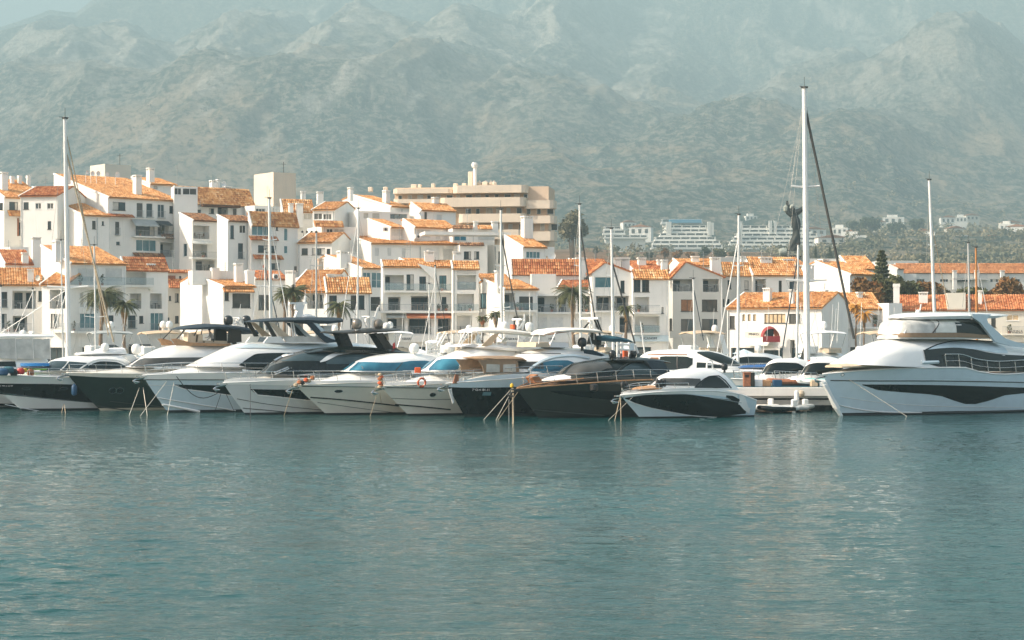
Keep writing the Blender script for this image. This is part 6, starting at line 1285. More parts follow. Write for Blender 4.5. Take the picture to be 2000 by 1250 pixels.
    b.tubes('stern_light_bar', [[(1380, 720), (1381, 706), (1386, 703), (1391, 706), (1392, 720)], [(1381, 712), (1391, 712)]], .06, 'dome_white', .3); b.dome(1415, 716, 6.5, 'dome_black', y=.3, post=.2); b.aerial([(1426, 722), (1439, 680)], .02)
    b.strip('stern_quarter', [(1444, 768), (1452, 772), (1462, 797)], [(1444, 790), (1452, 800), (1463, 808)], 'gel_white', off=.03); b.poly('bathing_platform', [(1448, 807), (1460, 806), (1466, 811), (1448, 813)], -1.3, 1.3, 'gel_blue', plane=1.4)
    for k, px in enumerate((1284, 1291, 1298)): fender(b, px, 750, 4, 18, 'rubber_black', .9, label=('leftmost', 'middle', 'rightmost')[k]+' of the three black fenders on the small cruiser foredeck')['group'] = 'black fenders on the small cruiser foredeck'
    for k, px in enumerate((1216, 1223)): fender(b, px, 752, 4.4, 12, 'rubber_black', .1, label=('left', 'right')[k]+' one of two black fenders in the small cruiser bow rack')['group'] = 'black fenders in the bow rack'
    b.rope((1211, 775), (1200, 822), 'rope_tan', .035); b.rope((1212, 775), (1213, 822), 'rope_tan', .045); b.rope((1236, 775), (1185, 821), 'rope_pale', .02, y=.8); b.anchor()
    # --- 8 boat facing right behind it
    b = Boat('motor_yacht', 'white coupe yacht with sweeping black glass roof pointing right behind the small cruiser', 1566, 0, -76, 17, 4.8, [(0, 2.75), (6, 2.65), (17, 2.4)], 1.8, 'gel_blue', Y=152)
    b.deckbody(1, 6, .3); bd = b.body('deck_house', [(1450, 716), (1440, 708), (1425, 698), (1400, 688), (1370, 684), (1330, 682), (1290, 683), (1262, 687), (1250, 694)], 2.3, 2.05, 'gel_white', nose=.5)
    b.strip('side_window', [(1350, 700), (1340, 696.5), (1300, 696), (1289, 697)], [(1352, 712), (1340, 722), (1300, 722), (1289, 722)], 'glass_black', bd); b.strip('roof_glass', [(1444, 711), (1425, 699), (1400, 690), (1380, 686.5), (1362, 687)], [(1444, 715), (1420, 714), (1395, 705), (1375, 697), (1362, 690)], 'glass_black', bd); b.strip('lower_window', [(1418, 716), (1390, 710), (1365, 708)], [(1418, 720), (1390, 719), (1360, 719)], 'glass_black', bd); b.line('wood_trim', [(1342, 693), (1300, 692.5), (1265, 692)], .05, 'wood', bd); b.line('mullion', [(1323, 696), (1323, 720)], .06, 'frame_dark', bd)
    b.slab('blue_cover', [(1525, 714), (1500, 713), (1460, 714), (1428, 719)], [(1525, 718), (1500, 717), (1460, 718), (1428, 721)], 1.0, 'canvas_blue'); b.poly('cockpit_post', [(1270, 698), (1286, 698), (1286, 724), (1270, 724)], -1.7, -1.6, 'wood', both=True); b.rail(.4, 7)
    # --- 11 large yacht on the right
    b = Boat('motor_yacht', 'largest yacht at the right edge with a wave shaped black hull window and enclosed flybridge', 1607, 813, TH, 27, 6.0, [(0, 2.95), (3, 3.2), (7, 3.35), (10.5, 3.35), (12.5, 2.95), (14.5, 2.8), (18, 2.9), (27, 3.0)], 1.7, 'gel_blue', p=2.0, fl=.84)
    b.strip('hull_window', [(1684, 751), (1740, 751), (1820, 752), (1900, 754), (2000, 757), (2100, 759)], [(1684, 752), (1715, 762), (1760, 766), (1815, 770), (1840, 774), (1862, 782), (1885, 789), (1905, 789), (1930, 783), (1962, 772), (2000, 768), (2100, 770)], 'gel_black', off=.02); b.line('knuckle', [(1622, 743), (1700, 744), (1800, 744), (1900, 745), (2000, 747)], .035, 'gel_graphite'); b.line('crease', [(1640, 775), (1720, 786), (1820, 793), (2000, 796)], .02, 'gel_grey'); b.line('chine_line', [(1640, 792), (1680, 800), (1730, 805), (1800, 806)], .05, 'gel_grey'); b.line('boot_line', [(1650, 812), (1800, 808), (2000, 802)], .09, 'boot_dark')
    b.port(1646, 732, 2.6, 2.4, 'dome_white'); b.deckbody(1.2, 8.5, .28, 'gel_white', w=.85); b.slab('sunpad', [(1628, 713), (1650, 711), (1700, 709), (1740, 709)], [(1628, 718), (1700, 716), (1740, 716)], 1.5, 'cushion_beige')
    b.poly('bow_stem', [(1606, 747), (1613, 745), (1636, 795), (1645, 812), (1640, 812), (1628, 796)], -.09, .09, 'gel_white', plane=0)
    bd = b.body('deck_house', [(1672, 709), (1684, 698), (1702, 685), (1722, 673), (1745, 664), (1780, 661.5), (1840, 660), (1900, 662), (1960, 668), (2020, 674), (2080, 680)], [(1665, 711), (1760, 716), (2090, 722)], 2.65, 'gel_white', n=4.5, nose=.72, tum=.16, ns=34)
    b.strip('side_window', [(1809, 684), (1835, 681), (1865, 679.5), (1900, 683), (1930, 689), (1960, 693), (2020, 696)], [(1809, 710), (1850, 722), (1900, 725), (2020, 727)], 'glass_black', bd, off=.03); b.line('roof_line', [(1808, 683), (1830, 673.5), (1860, 667), (1900, 665.5), (1945, 668)], .06, 'gel_black', bd); b.strip('upper_side', [(1812, 680), (1835, 671), (1870, 666), (1950, 671)], [(1812, 683), (1860, 679), (1900, 682), (1950, 690)], 'gel_blue', bd, off=.02)
    b.slab('hardtop', [(1743, 619), (1755, 614), (1790, 611.5), (1850, 610.5), (1900, 611.5), (1936, 614)], [(1743, 622), (1760, 624), (1850, 623), (1900, 622), (1936, 617)], 2.2, 'gel_white', nose=.3)
    en = b.body('flybridge_enclosure', [(1747, 654), (1752, 636), (1759, 624), (1780, 622), (1895, 622), (1916, 634), (1942, 661)], [(1740, 662), (1945, 662)], 2.2, 'clear_vinyl', n=8, tum=.04, nose=.5, plane=.7)
    b.strip('white_blind', [(1828, 625), (1866, 625)], [(1828, 650), (1866, 650)], 'awning_white', en, off=.02); b.strip('side_glass', [(1869, 624), (1896, 624.5), (1915, 636), (1936, 657)], [(1869, 659), (1936, 660)], 'glass_black', en, off=.03)
    b.strip('coaming', [(1750, 652), (1800, 651.5), (1868, 651.5), (1940, 657)], [(1750, 660), (1868, 660), (1940, 662)], 'canvas_tan', en, off=.05); b.poly('helm_cover', [(1762, 652), (1768, 638), (1790, 626), (1806, 630), (1815, 650)], -1.4, 1.2, 'cushion_white', plane=1.2); b.line('enclosure_post', [(1821, 651), (1825, 624)], .05, 'frame_dark', en)
    b.poly('aft_fairing', [(1898, 613), (1936, 614), (1928, 624), (1930, 630), (1962, 660), (1985, 668), (2030, 674), (2030, 682), (1975, 676), (1945, 668), (1915, 630), (1902, 621)], -2.35, -2.1, 'gel_blue', both=True)
    b.poly('wing_door', [(1955, 694), (1962, 693), (1985, 722), (1950, 722)], -2.4, -2.3, 'gel_grey', both=True); b.rail(9.3, 19, .95, .25, 8, r=.03); b.line('bulwark_pad', [(1800, 708), (1832, 707)], .12, 'gel_blue', bd)
    b.dome(1793, 609, 4.5, y=.3, post=.1); b.aerial([(1797, 606), (1799, 594)], .05); b.rope((1655, 739), (1775, 813), 'rope_pale', .035, y=.6); b.rope((1612, 742), (1640, 812), 'rope_tan', .0) if False else None; b.anchor()
    b.poly('fender_roll', [(1608, 752), (1613, 751), (1640, 797), (1634, 799)], -.5, -.25, 'cushion_white', plane=.4)
front_row()
# ------------------------------------------------------------------ sailing boats and the second row
def sailboat(label, Y, top, base, r0, L=12, th=57, hull='gel_white', spread=(), stays=(), boom=None, mast='mast_white', h=1.15, frac=.42, gear=True):
    A = Vector((math.sin(R(th)), math.cos(R(th)), 0)); mp = Vector((X(base[0], Y), Y, 0)); P = mp-A*frac*L
    b = Boat('sailing_boat', label, 1000+P.x*F/P.y, 0, th, L, L*.29, [(0, h+.25), (L*.4, h), (L, h)], L*.10, hull, Y=P.y, cat='sailing boat', p=1.8, fl=.7)
    b.deckbody(L*.22, L*.72, .42, 'gel_white', w=.62); b.rail(.2, L*.98, .6, .06, 9, r=.015)
    r = r0*Y/F/2; mx = frac*L; tp = Vector(b.loc((X(top[0], Y), Y, Z(top[1], Y)))); bs = Vector((mx, 0, h+.3)); n = MB().tube([bs, bs.lerp(tp, .5), tp], [r, r*.95, r*.72], 8).build('mast', mast, b.o, smooth=True)
    at = lambda py: bs.lerp(tp, (Z(py, Y)-bs.z)/(tp.z-bs.z))
    for (py, hw) in spread:
        c = at(py); w_ = hw*Y/F; d = Vector(b.loc((b.P.x+1, b.P.y, 0))); ux = Vector((d.x, d.y, 0)).normalized()
        m = MB()
        for sg in (-1, 1): m.tube([c, c+ux*sg*w_+Vector((0, 0, .12))], r*.35, 5)
        m.build('spreader', mast, b.o)
        for sg in (-1, 1): MB().tube([c+ux*sg*w_+Vector((0, 0, .12)), at(top[1]+6)], .012, 4).build('shroud', 'wire', b.o); MB().tube([c+ux*sg*w_+Vector((0, 0, .12)), Vector((mx+.3, sg*b.B*.45, h))], .012, 4).build('shroud', 'wire', b.o)
    for (x0, y0, x1, y1, rr, mt) in stays:
        # a stay: from the mast (photo height y0) down to the deck end it leads to, on the boat's own centre plane
        p = at(y0); q = Vector(b.loc((X(x1, Y), Y, Z(y1, Y)))); MB().tube([p, p.lerp(q, .5), q], rr, 6).build('furled_sail' if rr > .05 else 'stay', mt, b.o)
    if boom:
        bo = Vector((mx, 0, h+1.2)); e = Vector((L*.86, 0, h+1.3)); MB().tube([bo, bo.lerp(e, .2), bo.lerp(e, .7), e], [.10, .22, .17, .08], 8).build('boom_cover', boom, b.o, smooth=True)
    if gear:
        m = MB().lathe((tp.x, tp.y, tp.z), [(r*1.2, 0), (r*1.2, .12), (.02, .15), (.015, .9)], 6); m.box(tp.x-.5, tp.y-.015, tp.z+.1, tp.x+.3, tp.y+.015, tp.z+.14); m.build('masthead_gear', 'wire_dark', b.o)
    MB().bbox(L*.60, -.8, h+.3, L*.72, .8, h+1.0, .1).build('spray_hood', random.choice(['canvas_navy', 'canvas_beige', 'canvas_teal', 'cushion_white']), b.o)
    return b
def sailing():
    W, G_, K = 'mast_white', 'mast_grey', 'wire_dark'
    sailboat('sailing boat with the tallest left mast, thick white pole with tan furled headsail', 152, (127, 232), (135, 690), 10.5, 15, spread=((562, 40),), boom='canvas_beige', stays=((134, 290, 222, 668, .075, 'rope_tan'), (134, 250, 212, 655, .045, 'rope_tan'), (130, 565, 2, 650, .03, W), (132, 565, 90, 690, .03, W)))
    sailboat('sailing boat with a thin white mast just left of the tallest left mast', 168, (119, 470), (124, 690), 3.4, 10, stays=((120, 560, 97, 668, .02, W),), mast=W)
    sailboat('sailing boat with a slim white mast in front of the tall left palm', 172, (184, 480), (188, 690), 4.0, 11, boom='canvas_beige', spread=((620, 22),), stays=((184, 490, 200, 640, .02, 'wire'),))
    sailboat('sailing boat whose thin white mast stands at the far left edge', 170, (2, 560), (3, 690), 3.0, 10, mast=W)
    sailboat('sailing boat with thin mast over the left corner of the harbour', 175, (64, 565), (64, 695), 3.0, 10, stays=((64, 570, 25, 660, .03, W), (64, 600, 92, 660, .012, W)), mast=W)
    sailboat('sailing boat with a sturdy white mast right of the blank sunlit house', 176, (526, 388), (530, 700), 7, 13, spread=((470, 14), (560, 18)), stays=((528, 430, 568, 655, .05, W), (528, 400, 516, 640, .015, 'wire')))
    sailboat('sailing boat with the thinner mast just left of the sturdy white mast', 182, (517, 488), (519, 700), 4, 11, spread=((560, 16),), stays=((518, 500, 494, 640, .015, 'wire'), (520, 520, 545, 640, .06, 'canvas_navy')))
    sailboat('sailing boat with a grey mast right of the palm pair', 184, (618, 455), (617, 700), 4.6, 11, mast=G_, spread=((520, 12),), stays=((618, 470, 603, 600, .02, 'wire'), (618, 500, 640, 650, .02, W)))
    sailboat('sailing boat with a tall pale mast behind the metallic radomes', 186, (700, 408), (697, 700), 4.4, 12, spread=((470, 10),), stays=((700, 420, 665, 645, .04, W), (700, 430, 722, 650, .012, 'wire')))
    sailboat('small sailing boat with a leaning stay in front of the orange awning', 188, (850, 520), (851, 700), 3.4, 10, spread=((642, 14),), stays=((850, 530, 876, 662, .035, K), (850, 550, 822, 688, .04, W)))
    sailboat('small sailing boat with a bare white mast in front of the central balconies', 190, (838, 555), (839, 700), 3.0, 9, stays=((838, 560, 830, 640, .012, 'wire'),))
    sailboat('sailing boat with a cream mast and a heavy black stay behind the bimini yacht', 178, (978, 410), (981, 700), 5.6, 13, mast=W, spread=((520, 12), (602, 17)), stays=((980, 455, 1014, 640, .07, K), (980, 420, 965, 640, .012, 'wire')))
    sailboat('sailing boat with a cream mast right of the tall thin palm', 180, (1132, 400), (1135, 700), 5.2, 13, mast='mast_white', stays=((1134, 440, 1165, 640, .08, K), (1133, 410, 1110, 650, .012, 'wire')), spread=((520, 12),))
    sailboat('sailing boat with thick pale mast in front of the gabled picture window house', 174, (1194, 447), (1199, 700), 6.4, 13, mast=W, stays=((1199, 510, 1243, 682, .085, K), (1195, 460, 1170, 650, .012, 'wire')), spread=((540, 12),))
    sailboat('small sailing boat with a slanted bare mast right of the black domes', 186, (1251, 628), (1265, 700), 3.0, 8, gear=False)
    sailboat('sailing boat with grey mast in front of the arched terrace house', 184, (1354, 545), (1358, 705), 4.6, 11, mast='mast_white', stays=((1356, 560, 1374, 665, .045, 'canvas_navy'), (1356, 570, 1335, 690, .012, 'wire')))
    sailboat('sailing boat with a cream mast and long white furled headsail near the corner house', 178, (1443, 420), (1441, 700), 6.0, 13, mast='mast_white', spread=((520, 10),), stays=((1443, 460, 1400, 690, .06, W), (1443, 430, 1462, 660, .012, 'wire')))
    sailboat('sailing boat with the tallest mast of all and a heavy black forestay', 153, (1571, 172), (1577, 746), 12.5, 17, mast='mast_white', spread=((366, 28), (549, 40)), stays=((1580, 205, 1668, 662, .11, K), (1572, 200, 1500, 520, .012, 'wire'), (1572, 200, 1540, 400, .012, 'wire')), boom=None)
    sailboat('sailing boat with a navy furled sail just left of the tallest mast', 170, (1559, 478), (1556, 715), 5.2, 12, mast='mast_white', spread=((520, 7),), stays=((1552, 500, 1527, 690, .06, 'canvas_navy'), (1558, 490, 1575, 690, .012, 'wire')))
    sailboat('sailing boat with a tall thin mast behind the enclosed flybridge of the largest yacht', 182, (1815, 352), (1830, 700), 7.0, 14, mast='mast_white', stays=((1820, 430, 1852, 600, .04, 'rope_tan'), (1816, 360, 1808, 520, .012, 'wire')), spread=((480, 8),))
    sailboat('sailing boat with a pale mast left of the orange wooden mast', 196, (1891, 475), (1895, 700), 5.0, 12, mast='mast_grey', stays=((1892, 490, 1880, 600, .03, 'wire'),))
    sailboat('sailing boat with an orange varnished wooden mast', 190, (1906, 484), (1909, 700), 5.0, 12, mast='orange_wood', hull='gel_white', stays=((1908, 500, 1928, 610, .035, W),))
sailing()

def midboat(label, px, Y, th, L, style=0, hull='gel_white', cover=None, domes=((0, 0),)):
    b = Boat('motor_yacht', label, px, 0, th, L, L*.28, [(0, 2.2), (L*.4, 2.05), (L, 1.9)], 1.9, hull, Y=Y, p=2.0)
    b.deckbody(1.0, L*.42, .4); b.rail(.3, L*.5, .65)
    T_ = [(L*.30, 2.2), (L*.36, 2.9), (L*.42, 3.5), (L*.5, 3.75), (L*.7, 3.8), (L*.88, 3.5)]; B_ = [(L*.28, 2.0), (L*.9, 2.0)]; a, c = T_[0][0], T_[-1][0]; w = b.B*.40
    bd = Body(B_, T_, [(a, w*.5), (a+.1*(c-a), w*.75), (a+.3*(c-a), w), (c, w*.85)], 3.2, .12); mb = MB(); bd.mesh(mb); mb.build('deck_house', 'gel_white', b.o, smooth=True)
    b.strip_local('side_window', [(L*.33, 2.75), (L*.4, 3.3), (L*.5, 3.45), (L*.7, 3.4), (L*.8, 3.0)], [(L*.33, 2.5), (L*.8, 2.6)], L*.33, L*.8, 18, 4, random.choice(['glass_black', 'glass_dark', 'glass_blue']), bd)
    if style >= 1:   # flybridge with a canvas top on hoops
        m = MB(); m.bbox(L*.46, -w*.8, 3.7, L*.56, w*.8, 4.5, .12); m.build('helm_console', 'gel_white', b.o); MB().bbox(L*.66, -w*.8, 3.75, L*.78, w*.8, 4.25, .1).build('sofa', 'cushion_beige', b.o)
        mt = cover or 'canvas_beige'; rows = []
        for k in range(9):
            x = L*(.48+.34*k/8); z = 5.75+.14*math.sin(math.pi*k/8); rows.append([(x, -w*.9, z-.12), (x, -w*.5, z+.05), (x, 0, z+.1), (x, w*.5, z+.05), (x, w*.9, z-.12), (x, w*.88, z-.18), (x, 0, z+.03), (x, -w*.88, z-.18)])
        mb = MB(); mb.grid(rows, close=True); mb.add(rows[0], [tuple(range(8))]); mb.add(rows[-1], [tuple(range(8))]); mb.build('bimini', mt, b.o, smooth=True)
        for sg in (-1, 1):
            for (x0, x1) in ((.49, .54), (.66, .66), (.81, .76)): MB().tube([(L*x0, sg*w*.88, 5.65), (L*x1, sg*w*.85, 3.75)], .03, 5).build('bimini_hoop', 'steel', b.o)
    if style == 2:
        MB().prism([(L*.80, 3.6), (L*.86, 3.6), (L*.80, 5.4), (L*.76, 5.4)], -w*.85, -w*.7).build('radar_arch_leg', 'gel_white', b.o); MB().prism([(L*.80, 3.6), (L*.86, 3.6), (L*.80, 5.4), (L*.76, 5.4)], w*.7, w*.85).build('radar_arch_leg', 'gel_white', b.o); MB().bbox(L*.755, -w*.86, 5.4, L*.82, w*.86, 5.56, .04).build('radar_arch_top', 'gel_white', b.o)
    for k, (dx, dy) in enumerate(domes):
        z = 5.65 if style == 2 else (6.0 if style else 3.75); m = MB().lathe((L*(.78 if style == 2 else .66)+dx, dy, z), [(.12, 0), (.14, .22), (.30, .28), (.34, .5), (.3, .72), (.16, .86), (.03, .9)], 12); m.build('radome', 'dome_white', b.o, smooth=True)
    MB().tube([(L*.77, .3, 5), (L*.79, .3, 8.2)], .02, 4).build('aerial', 'mast_white', b.o)
    return b
def second_row():
    midboat('white flybridge boat with beige canopy behind the black and white cruiser', 150, 176, 60, 13, 1, cover='canvas_beige', domes=((0, .6), (.2, -.6)))
    midboat('white flybridge boat with grey canopy half hidden left of the tallest left mast', 60, 184, 62, 12, 1, cover='awning_grey')
    midboat('white motor boat with beige canopy between the white cruiser and the green hulled yacht', 255, 180, 60, 13, 2, cover='canvas_beige', domes=((0, .5), (0, -.7)))
    midboat('white motor boat behind the dark hardtop of the big white yacht', 470, 186, 60, 13, 2)
    midboat('white motor boat behind the black arch of the coupe yacht', 610, 188, 60, 13, 1, cover='cushion_white')
    midboat('white motor boat behind the white radomes', 760, 188, 60, 12, 2, domes=((0, .6),))
    midboat('white motor boat seen under the beige bimini', 880, 190, 60, 12, 0)
    midboat('white motor boat behind the black radomes', 1030, 190, 60, 13, 2)
    midboat('white motor boat with an open white hoop arch behind the coupe yacht', 1245, 186, 60, 12, 2, domes=((0, 0),))
    midboat('small white motor boat with a navy cover left of the sunlit corner house', 1355, 180, 64, 11, 0)
    midboat('white motor boat with a white canopy in front of the sunlit corner house', 1470, 186, 70, 12, 1, cover='cushion_white')
    midboat('white flybridge boat right of the tallest mast', 1585, 176, 66, 12, 2, domes=((0, .6), (.2, -.4)))
    midboat('white motor boat with black canopy just left of the largest yacht', 1625, 188, 66, 13, 1, cover='canvas_black', domes=((0, .5),))
    midboat('white cabin cruiser with beige cushions beside the bow of the largest yacht', 1580, 152, 64, 9, 0, domes=())
    midboat('small white cabin boat first in line behind the brown service pedestal', 1428, 149, 78, 7.5, 0, domes=())
    midboat('small white boat with a navy hull squeezed behind the pier', 1508, 147.5, 80, 7, 0, hull='canvas_navy', domes=())
    midboat('small cream boat behind the pier nearest the tall mast', 1556, 148, 78, 7, 0, hull='gel_cream', domes=())
    midboat('low white boat with a turquoise cover left of the largest yacht', 1490, 158, 66, 9, 0, domes=())
second_row()
def small_craft():
    # concrete pier with boats tied to it
    Y0 = 141; x0, x1 = X(1405, Y0), X(1655, Y0); p = kind(MB().bbox(x0, Y0, .95, x1, Y0+3.2, 1.75, .06).build('pier', 'concrete'), 'structure')
    kind(MB().bbox(x0-.1, Y0-.14, 1.12, x1, Y0+.001, 1.74, .03).build('pier_fender_board', 'plaster_white'), 'structure'); kind(MB().box(x0+1.5, Y0+.2, 1.752, x1, Y0+3.0, 1.80).build('pier_walkway', 'canvas_teal'), 'structure')
    kind(MB().bbox(x0+2, Y0+.9, .0, x1-.5, Y0+2.9, .93, .05).build('pier_shade_block', 'gel_black'), 'structure'); kind(MB().bbox(x0+2.2, Y0+.1, .42, x1-.5, Y0+.6, .80, .03).build('pier_lower_beam', 'concrete'), 'structure')  # black block stands in for the shade in the void under the pier
    for k in range(4): kind(MB().lathe((x0+1.5+k*2.4, Y0+.5, -1.5), [(.22, 0), (.22, 2.5)], 10).build('pier_pile', 'concrete_wet'), 'structure')
    t = thing('service_pedestal', 'terracotta brown service pedestal standing on the pier right of the small cruiser', 'pedestal', (X(1460, 141.5), 141.5, 1.80), 0)
    MB().bbox(-.32, -.2, 0, .22, .25, 1.02, .03).build('cabinet', 'brick_brown', t); MB().bbox(.23, -.2, 0, .52, .25, 1.05, .03).build('side_panel', 'dark_metal', t); MB().box(-.2, -.215, .68, .08, -.201, .88).build('socket_panel', 'rubber_black', t); MB().bbox(-.36, -.24, 1.021, .26, .29, 1.08, .02).build('lid', 'brick_brown', t)
    def dinghy(px, Y, L, th, label, tubes='rubber_grey', motor=True, z=0, cover=None):
        t = thing('dinghy', label, 'dinghy', (X(px, Y), Y, z), math.pi/2-R(th)); w = L*.24; r = .19
        for sg in (-1, 1): MB().tube([(0, 0, .42), (L*.12, sg*w*.6, .38), (L*.3, sg*w, .32), (L*.6, sg*w, .30), (L, sg*w, .30)], [r*.8, r, r, r, r*.7], 8).build('side_tube', tubes, t, smooth=True)
        MB().grid([[(x*L, y*w*(.3+.7*min(1, x*3)), .12) for y in (-1, 0, 1)] for x in (.05, .3, .6, .97)]).build('floor', 'canvas_tan' if not cover else cover, t); MB().box(L*.45, -w, .36, L*.53, w, .42).build('thwart', 'wood', t)
        if motor:
            m = thing; o = MB().bbox(L*.98, -.16, .45, L*1.12, .16, .95, .06); o.box(L*1.0, -.05, -.3, L*1.08, .05, .45); o.build('outboard_motor', 'gel_white', t)
        if cover: MB().grid([[(x*L, y*w, .42+.14*(1-y*y)+.04*math.sin(x*20)) for y in (-1, -.5, 0, .5, 1)] for x in (.1, .25, .4, .6, .8, .95)]).build('cover', cover, t, smooth=True)
        return t
    dinghy(1470, 137.5, 3.4, 66, 'pale inflatable dinghy with an outboard moored before the pier', 'gel_white'); dinghy(1498, 138.2, 3.0, 70, 'small grey dinghy with tan floor squeezed beside the pale one', 'rubber_grey', True); dinghy(1520, 139.0, 3.2, -60, 'cream dinghy tied up right of the grey dinghy by the pier', 'gel_cream')
    dinghy(1482, 137.0, 2.6, 75, 'dark inflatable dinghy behind the stern of the small cruiser', 'gel_black'); dinghy(1588, 139.2, 3.0, -70, 'grey dinghy in the dark gap beside the largest yacht', 'rubber_grey', True)
    for (px, z_, mt, nm, lab, ct) in ((1481, 1.8, 'cushion_white', 'storage_box', 'white deck box on the pier right of the service pedestal', 'box'), (1496, 1.8, 'teak', 'crate', 'tan crate on the pier beside the white deck box', 'crate'), (1518, 1.8, 'navy_plastic', 'storage_box', 'navy box on the pier between the dinghies', 'box'), (1592, 1.8, 'canvas_beige', 'sail_bag', 'beige bag on the pier below the largest yacht bow', 'bag'), (1604, 1.8, 'cushion_white', 'sail_bag', 'white bag beside the beige one on the pier', 'bag')):
        o = MB().bbox(-.35, -.25, 0, .35, .25, .5, .06).build(nm, mt); o.location = (X(px, 141.8), 141.8, z_); tag(o, lab, ct)
    dinghy(1500, 143.4, 3.4, 84, 'open dinghy with a brown interior standing on the pier', 'brick_brown', False, 1.8); dinghy(1545, 143.2, 3.6, 84, 'dinghy under a pale turquoise cover standing on the pier', 'gel_white', False, 1.8, 'turquoise')
    o = MB().lathe((0, 0, 0), [(.05, .55), (.14, .5), (.18, .3), (.2, -.3), (.12, -.55), (.04, -.6)], 10).build('fender', 'cushion_white', smooth=True); o.location = (X(1556, 140), 140, 1.0); tag(o, 'white cylindrical fender hanging on the face of the pier', 'fender')
    o = MB().lathe((0, 0, 0), [(.03, .26), (.2, .18), (.27, 0), (.2, -.18), (.03, -.26)], 12).build('fender', 'cushion_beige', smooth=True); o.location = (X(1565, 140.5), 140.5, 1.3); tag(o, 'round cream fender beside the white one on the pier', 'fender')
    o = MB().lathe((0, 0, 0), [(.03, .3), (.22, .2), (.3, 0), (.22, -.2), (.03, -.3)], 12).build('fender', 'gel_blue', smooth=True); o.location = (X(1470, 136.6), 136.6, .75); tag(o, 'round pale blue fender behind the stern of the small cruiser', 'fender')
    # rolled orange sail and black cone tied at the tall mast
    o = MB().tube([(0, 0, 0), (.05, 0, .8), (0, 0, 1.6)], [.12, .19, .09], 8).build('rolled_sail', 'orange_plastic', smooth=True); o.location = (X(1580, 152), 152, 2.0); tag(o, 'rolled orange sail bag lashed beside the foot of the tallest mast', 'sail bag')
    m = MB(); m.add([(-.9, 0, 0), (.45, -.15, 0), (.45, .15, 0), (.3, 0, 4.0)], [(0, 1, 2), (0, 1, 3), (1, 2, 3), (2, 0, 3)]); o = m.build('folded_sail', 'canvas_black'); o.location = (X(1570, 156), 156, 1.7); tag(o, 'pointed black folded sail standing left of the tallest mast foot', 'sail')
    # quay furniture
    def parasol(px, Y, col, label, r=1.4, h=2.5):
        t = thing('parasol', label, 'parasol', (X(px, Y), Y, 1.25)); MB().tube([(0, 0, 0), (0, 0, h)], .04, 6).build('pole', 'frame_white', t); rows = [[(q*r*math.cos(a*math.pi/4), q*r*math.sin(a*math.pi/4), h+.1-.55*q) for a in range(8)] for q in (.03, .5, 1)]; MB().grid(rows, close=True).build('canopy', col, t)
    parasol(1453, 218, 'gel_blue', 'pale blue parasol on the quay in front of the sunlit corner house'); parasol(1330, 218, 'cushion_white', 'white parasol on the quay under the arched terrace house', 1.6)
    parasol(820, 219, 'cushion_white', 'white parasol on the quay under the orange awning', 1.6); parasol(1255, 219, 'canvas_black', 'dark parasol on the quay before the pale blue shop fascia', 1.6)
    t = thing('arched_canopy', 'dark red arched entrance canopy on the front of the sunlit corner house', 'canopy', (X(1503, 224), 224, 1.25)); a_ = X(1519, 224)-X(1503, 224); H1 = Z(637, 224)-1.25; H0_ = Z(668, 224)-1.25
    rows = []
    for k in range(13):
        q = math.pi*k/12; rows.append([(-a_*1.0*math.cos(q), -1.6, H0_+.6+(H1-H0_-.8)*math.sin(q)*.92), (-a_*1.08*math.cos(q), .0, H0_+.6+(H1-H0_-.6)*math.sin(q))])
    MB().grid(rows).build('canopy_cloth', 'awning_red', t, smooth=True); MB().grid([[(p[1][0], .02, p[1][2]), (p[1][0]*.55, .02, H0_+.6+(p[1][2]-H0_-.6)*.55)] for p in rows]).build('arch_trim', 'awning_orange', t); MB().box(-a_*1.05, -1.62, H0_, a_*1.05, -1.5, H0_+.7).build('valance', 'awning_red', t); MB().box(-a_*.5, .0, H0_+.3, a_*.5, .04, H0_+1.5).build('fanlight', 'glass_dark', t)
    for sg in (-1, 1): MB().tube([(sg*a_*.95, -1.55, 0), (sg*a_*.95, -1.55, H0_)], .05, 6).build('post', 'frame_white', t)
    rnd = random.Random(9)
    t0 = None
    for k, (px, mt, cn) in enumerate(((95, 'gel_black', 'black'), (345, 'gel_graphite', 'grey'), (720, 'gel_white', 'white'), (905, 'gel_black', 'black'), (1120, 'gel_graphite', 'grey'), (1400, 'gel_white', 'white'), (1700, 'gel_black', 'black'))):
        where = ('left of the tallest left mast', 'behind the green hulled yacht', 'behind the metallic radomes', 'behind the beige bimini yacht', 'behind the black radomes', 'under the cream slit window house', 'beside the largest yacht')[k]
        t = thing('parked_car', cn+' car parked on the quay '+where, 'car', (X(px, 219.5), 219.5, 1.25), 0, 'cars parked along the quay')
        MB().prism([(-2.1, .3), (-2.15, .7), (-1.9, .95), (-1.2, 1.0), (-.6, 1.42), (.9, 1.45), (1.6, 1.05), (2.1, .95), (2.15, .35)], -.85, .85).build('body', mt, t); MB().prism([(-1.05, 1.02), (-.55, 1.38), (.85, 1.40), (1.4, 1.04)], -.86, .86).build('window', 'glass_black', t)
        for x in (-1.35, 1.35):
            for y in (-.8, .72):
                w_ = MB(); w_.add([(x+.33*math.cos(q*math.pi/6), y+.1*s_, .33+.33*math.sin(q*math.pi/6)) for s_ in (-1, 1) for q in range(12)], [tuple(range(12)), tuple(range(23, 11, -1))]+[(i, (i+1) % 12, 12+(i+1) % 12, 12+i) for i in range(12)]); w_.build('wheel', 'rubber_black', t)
flat('turquoise', (.22, .50, .46), .8, var=.2, scale=3)
small_craft()

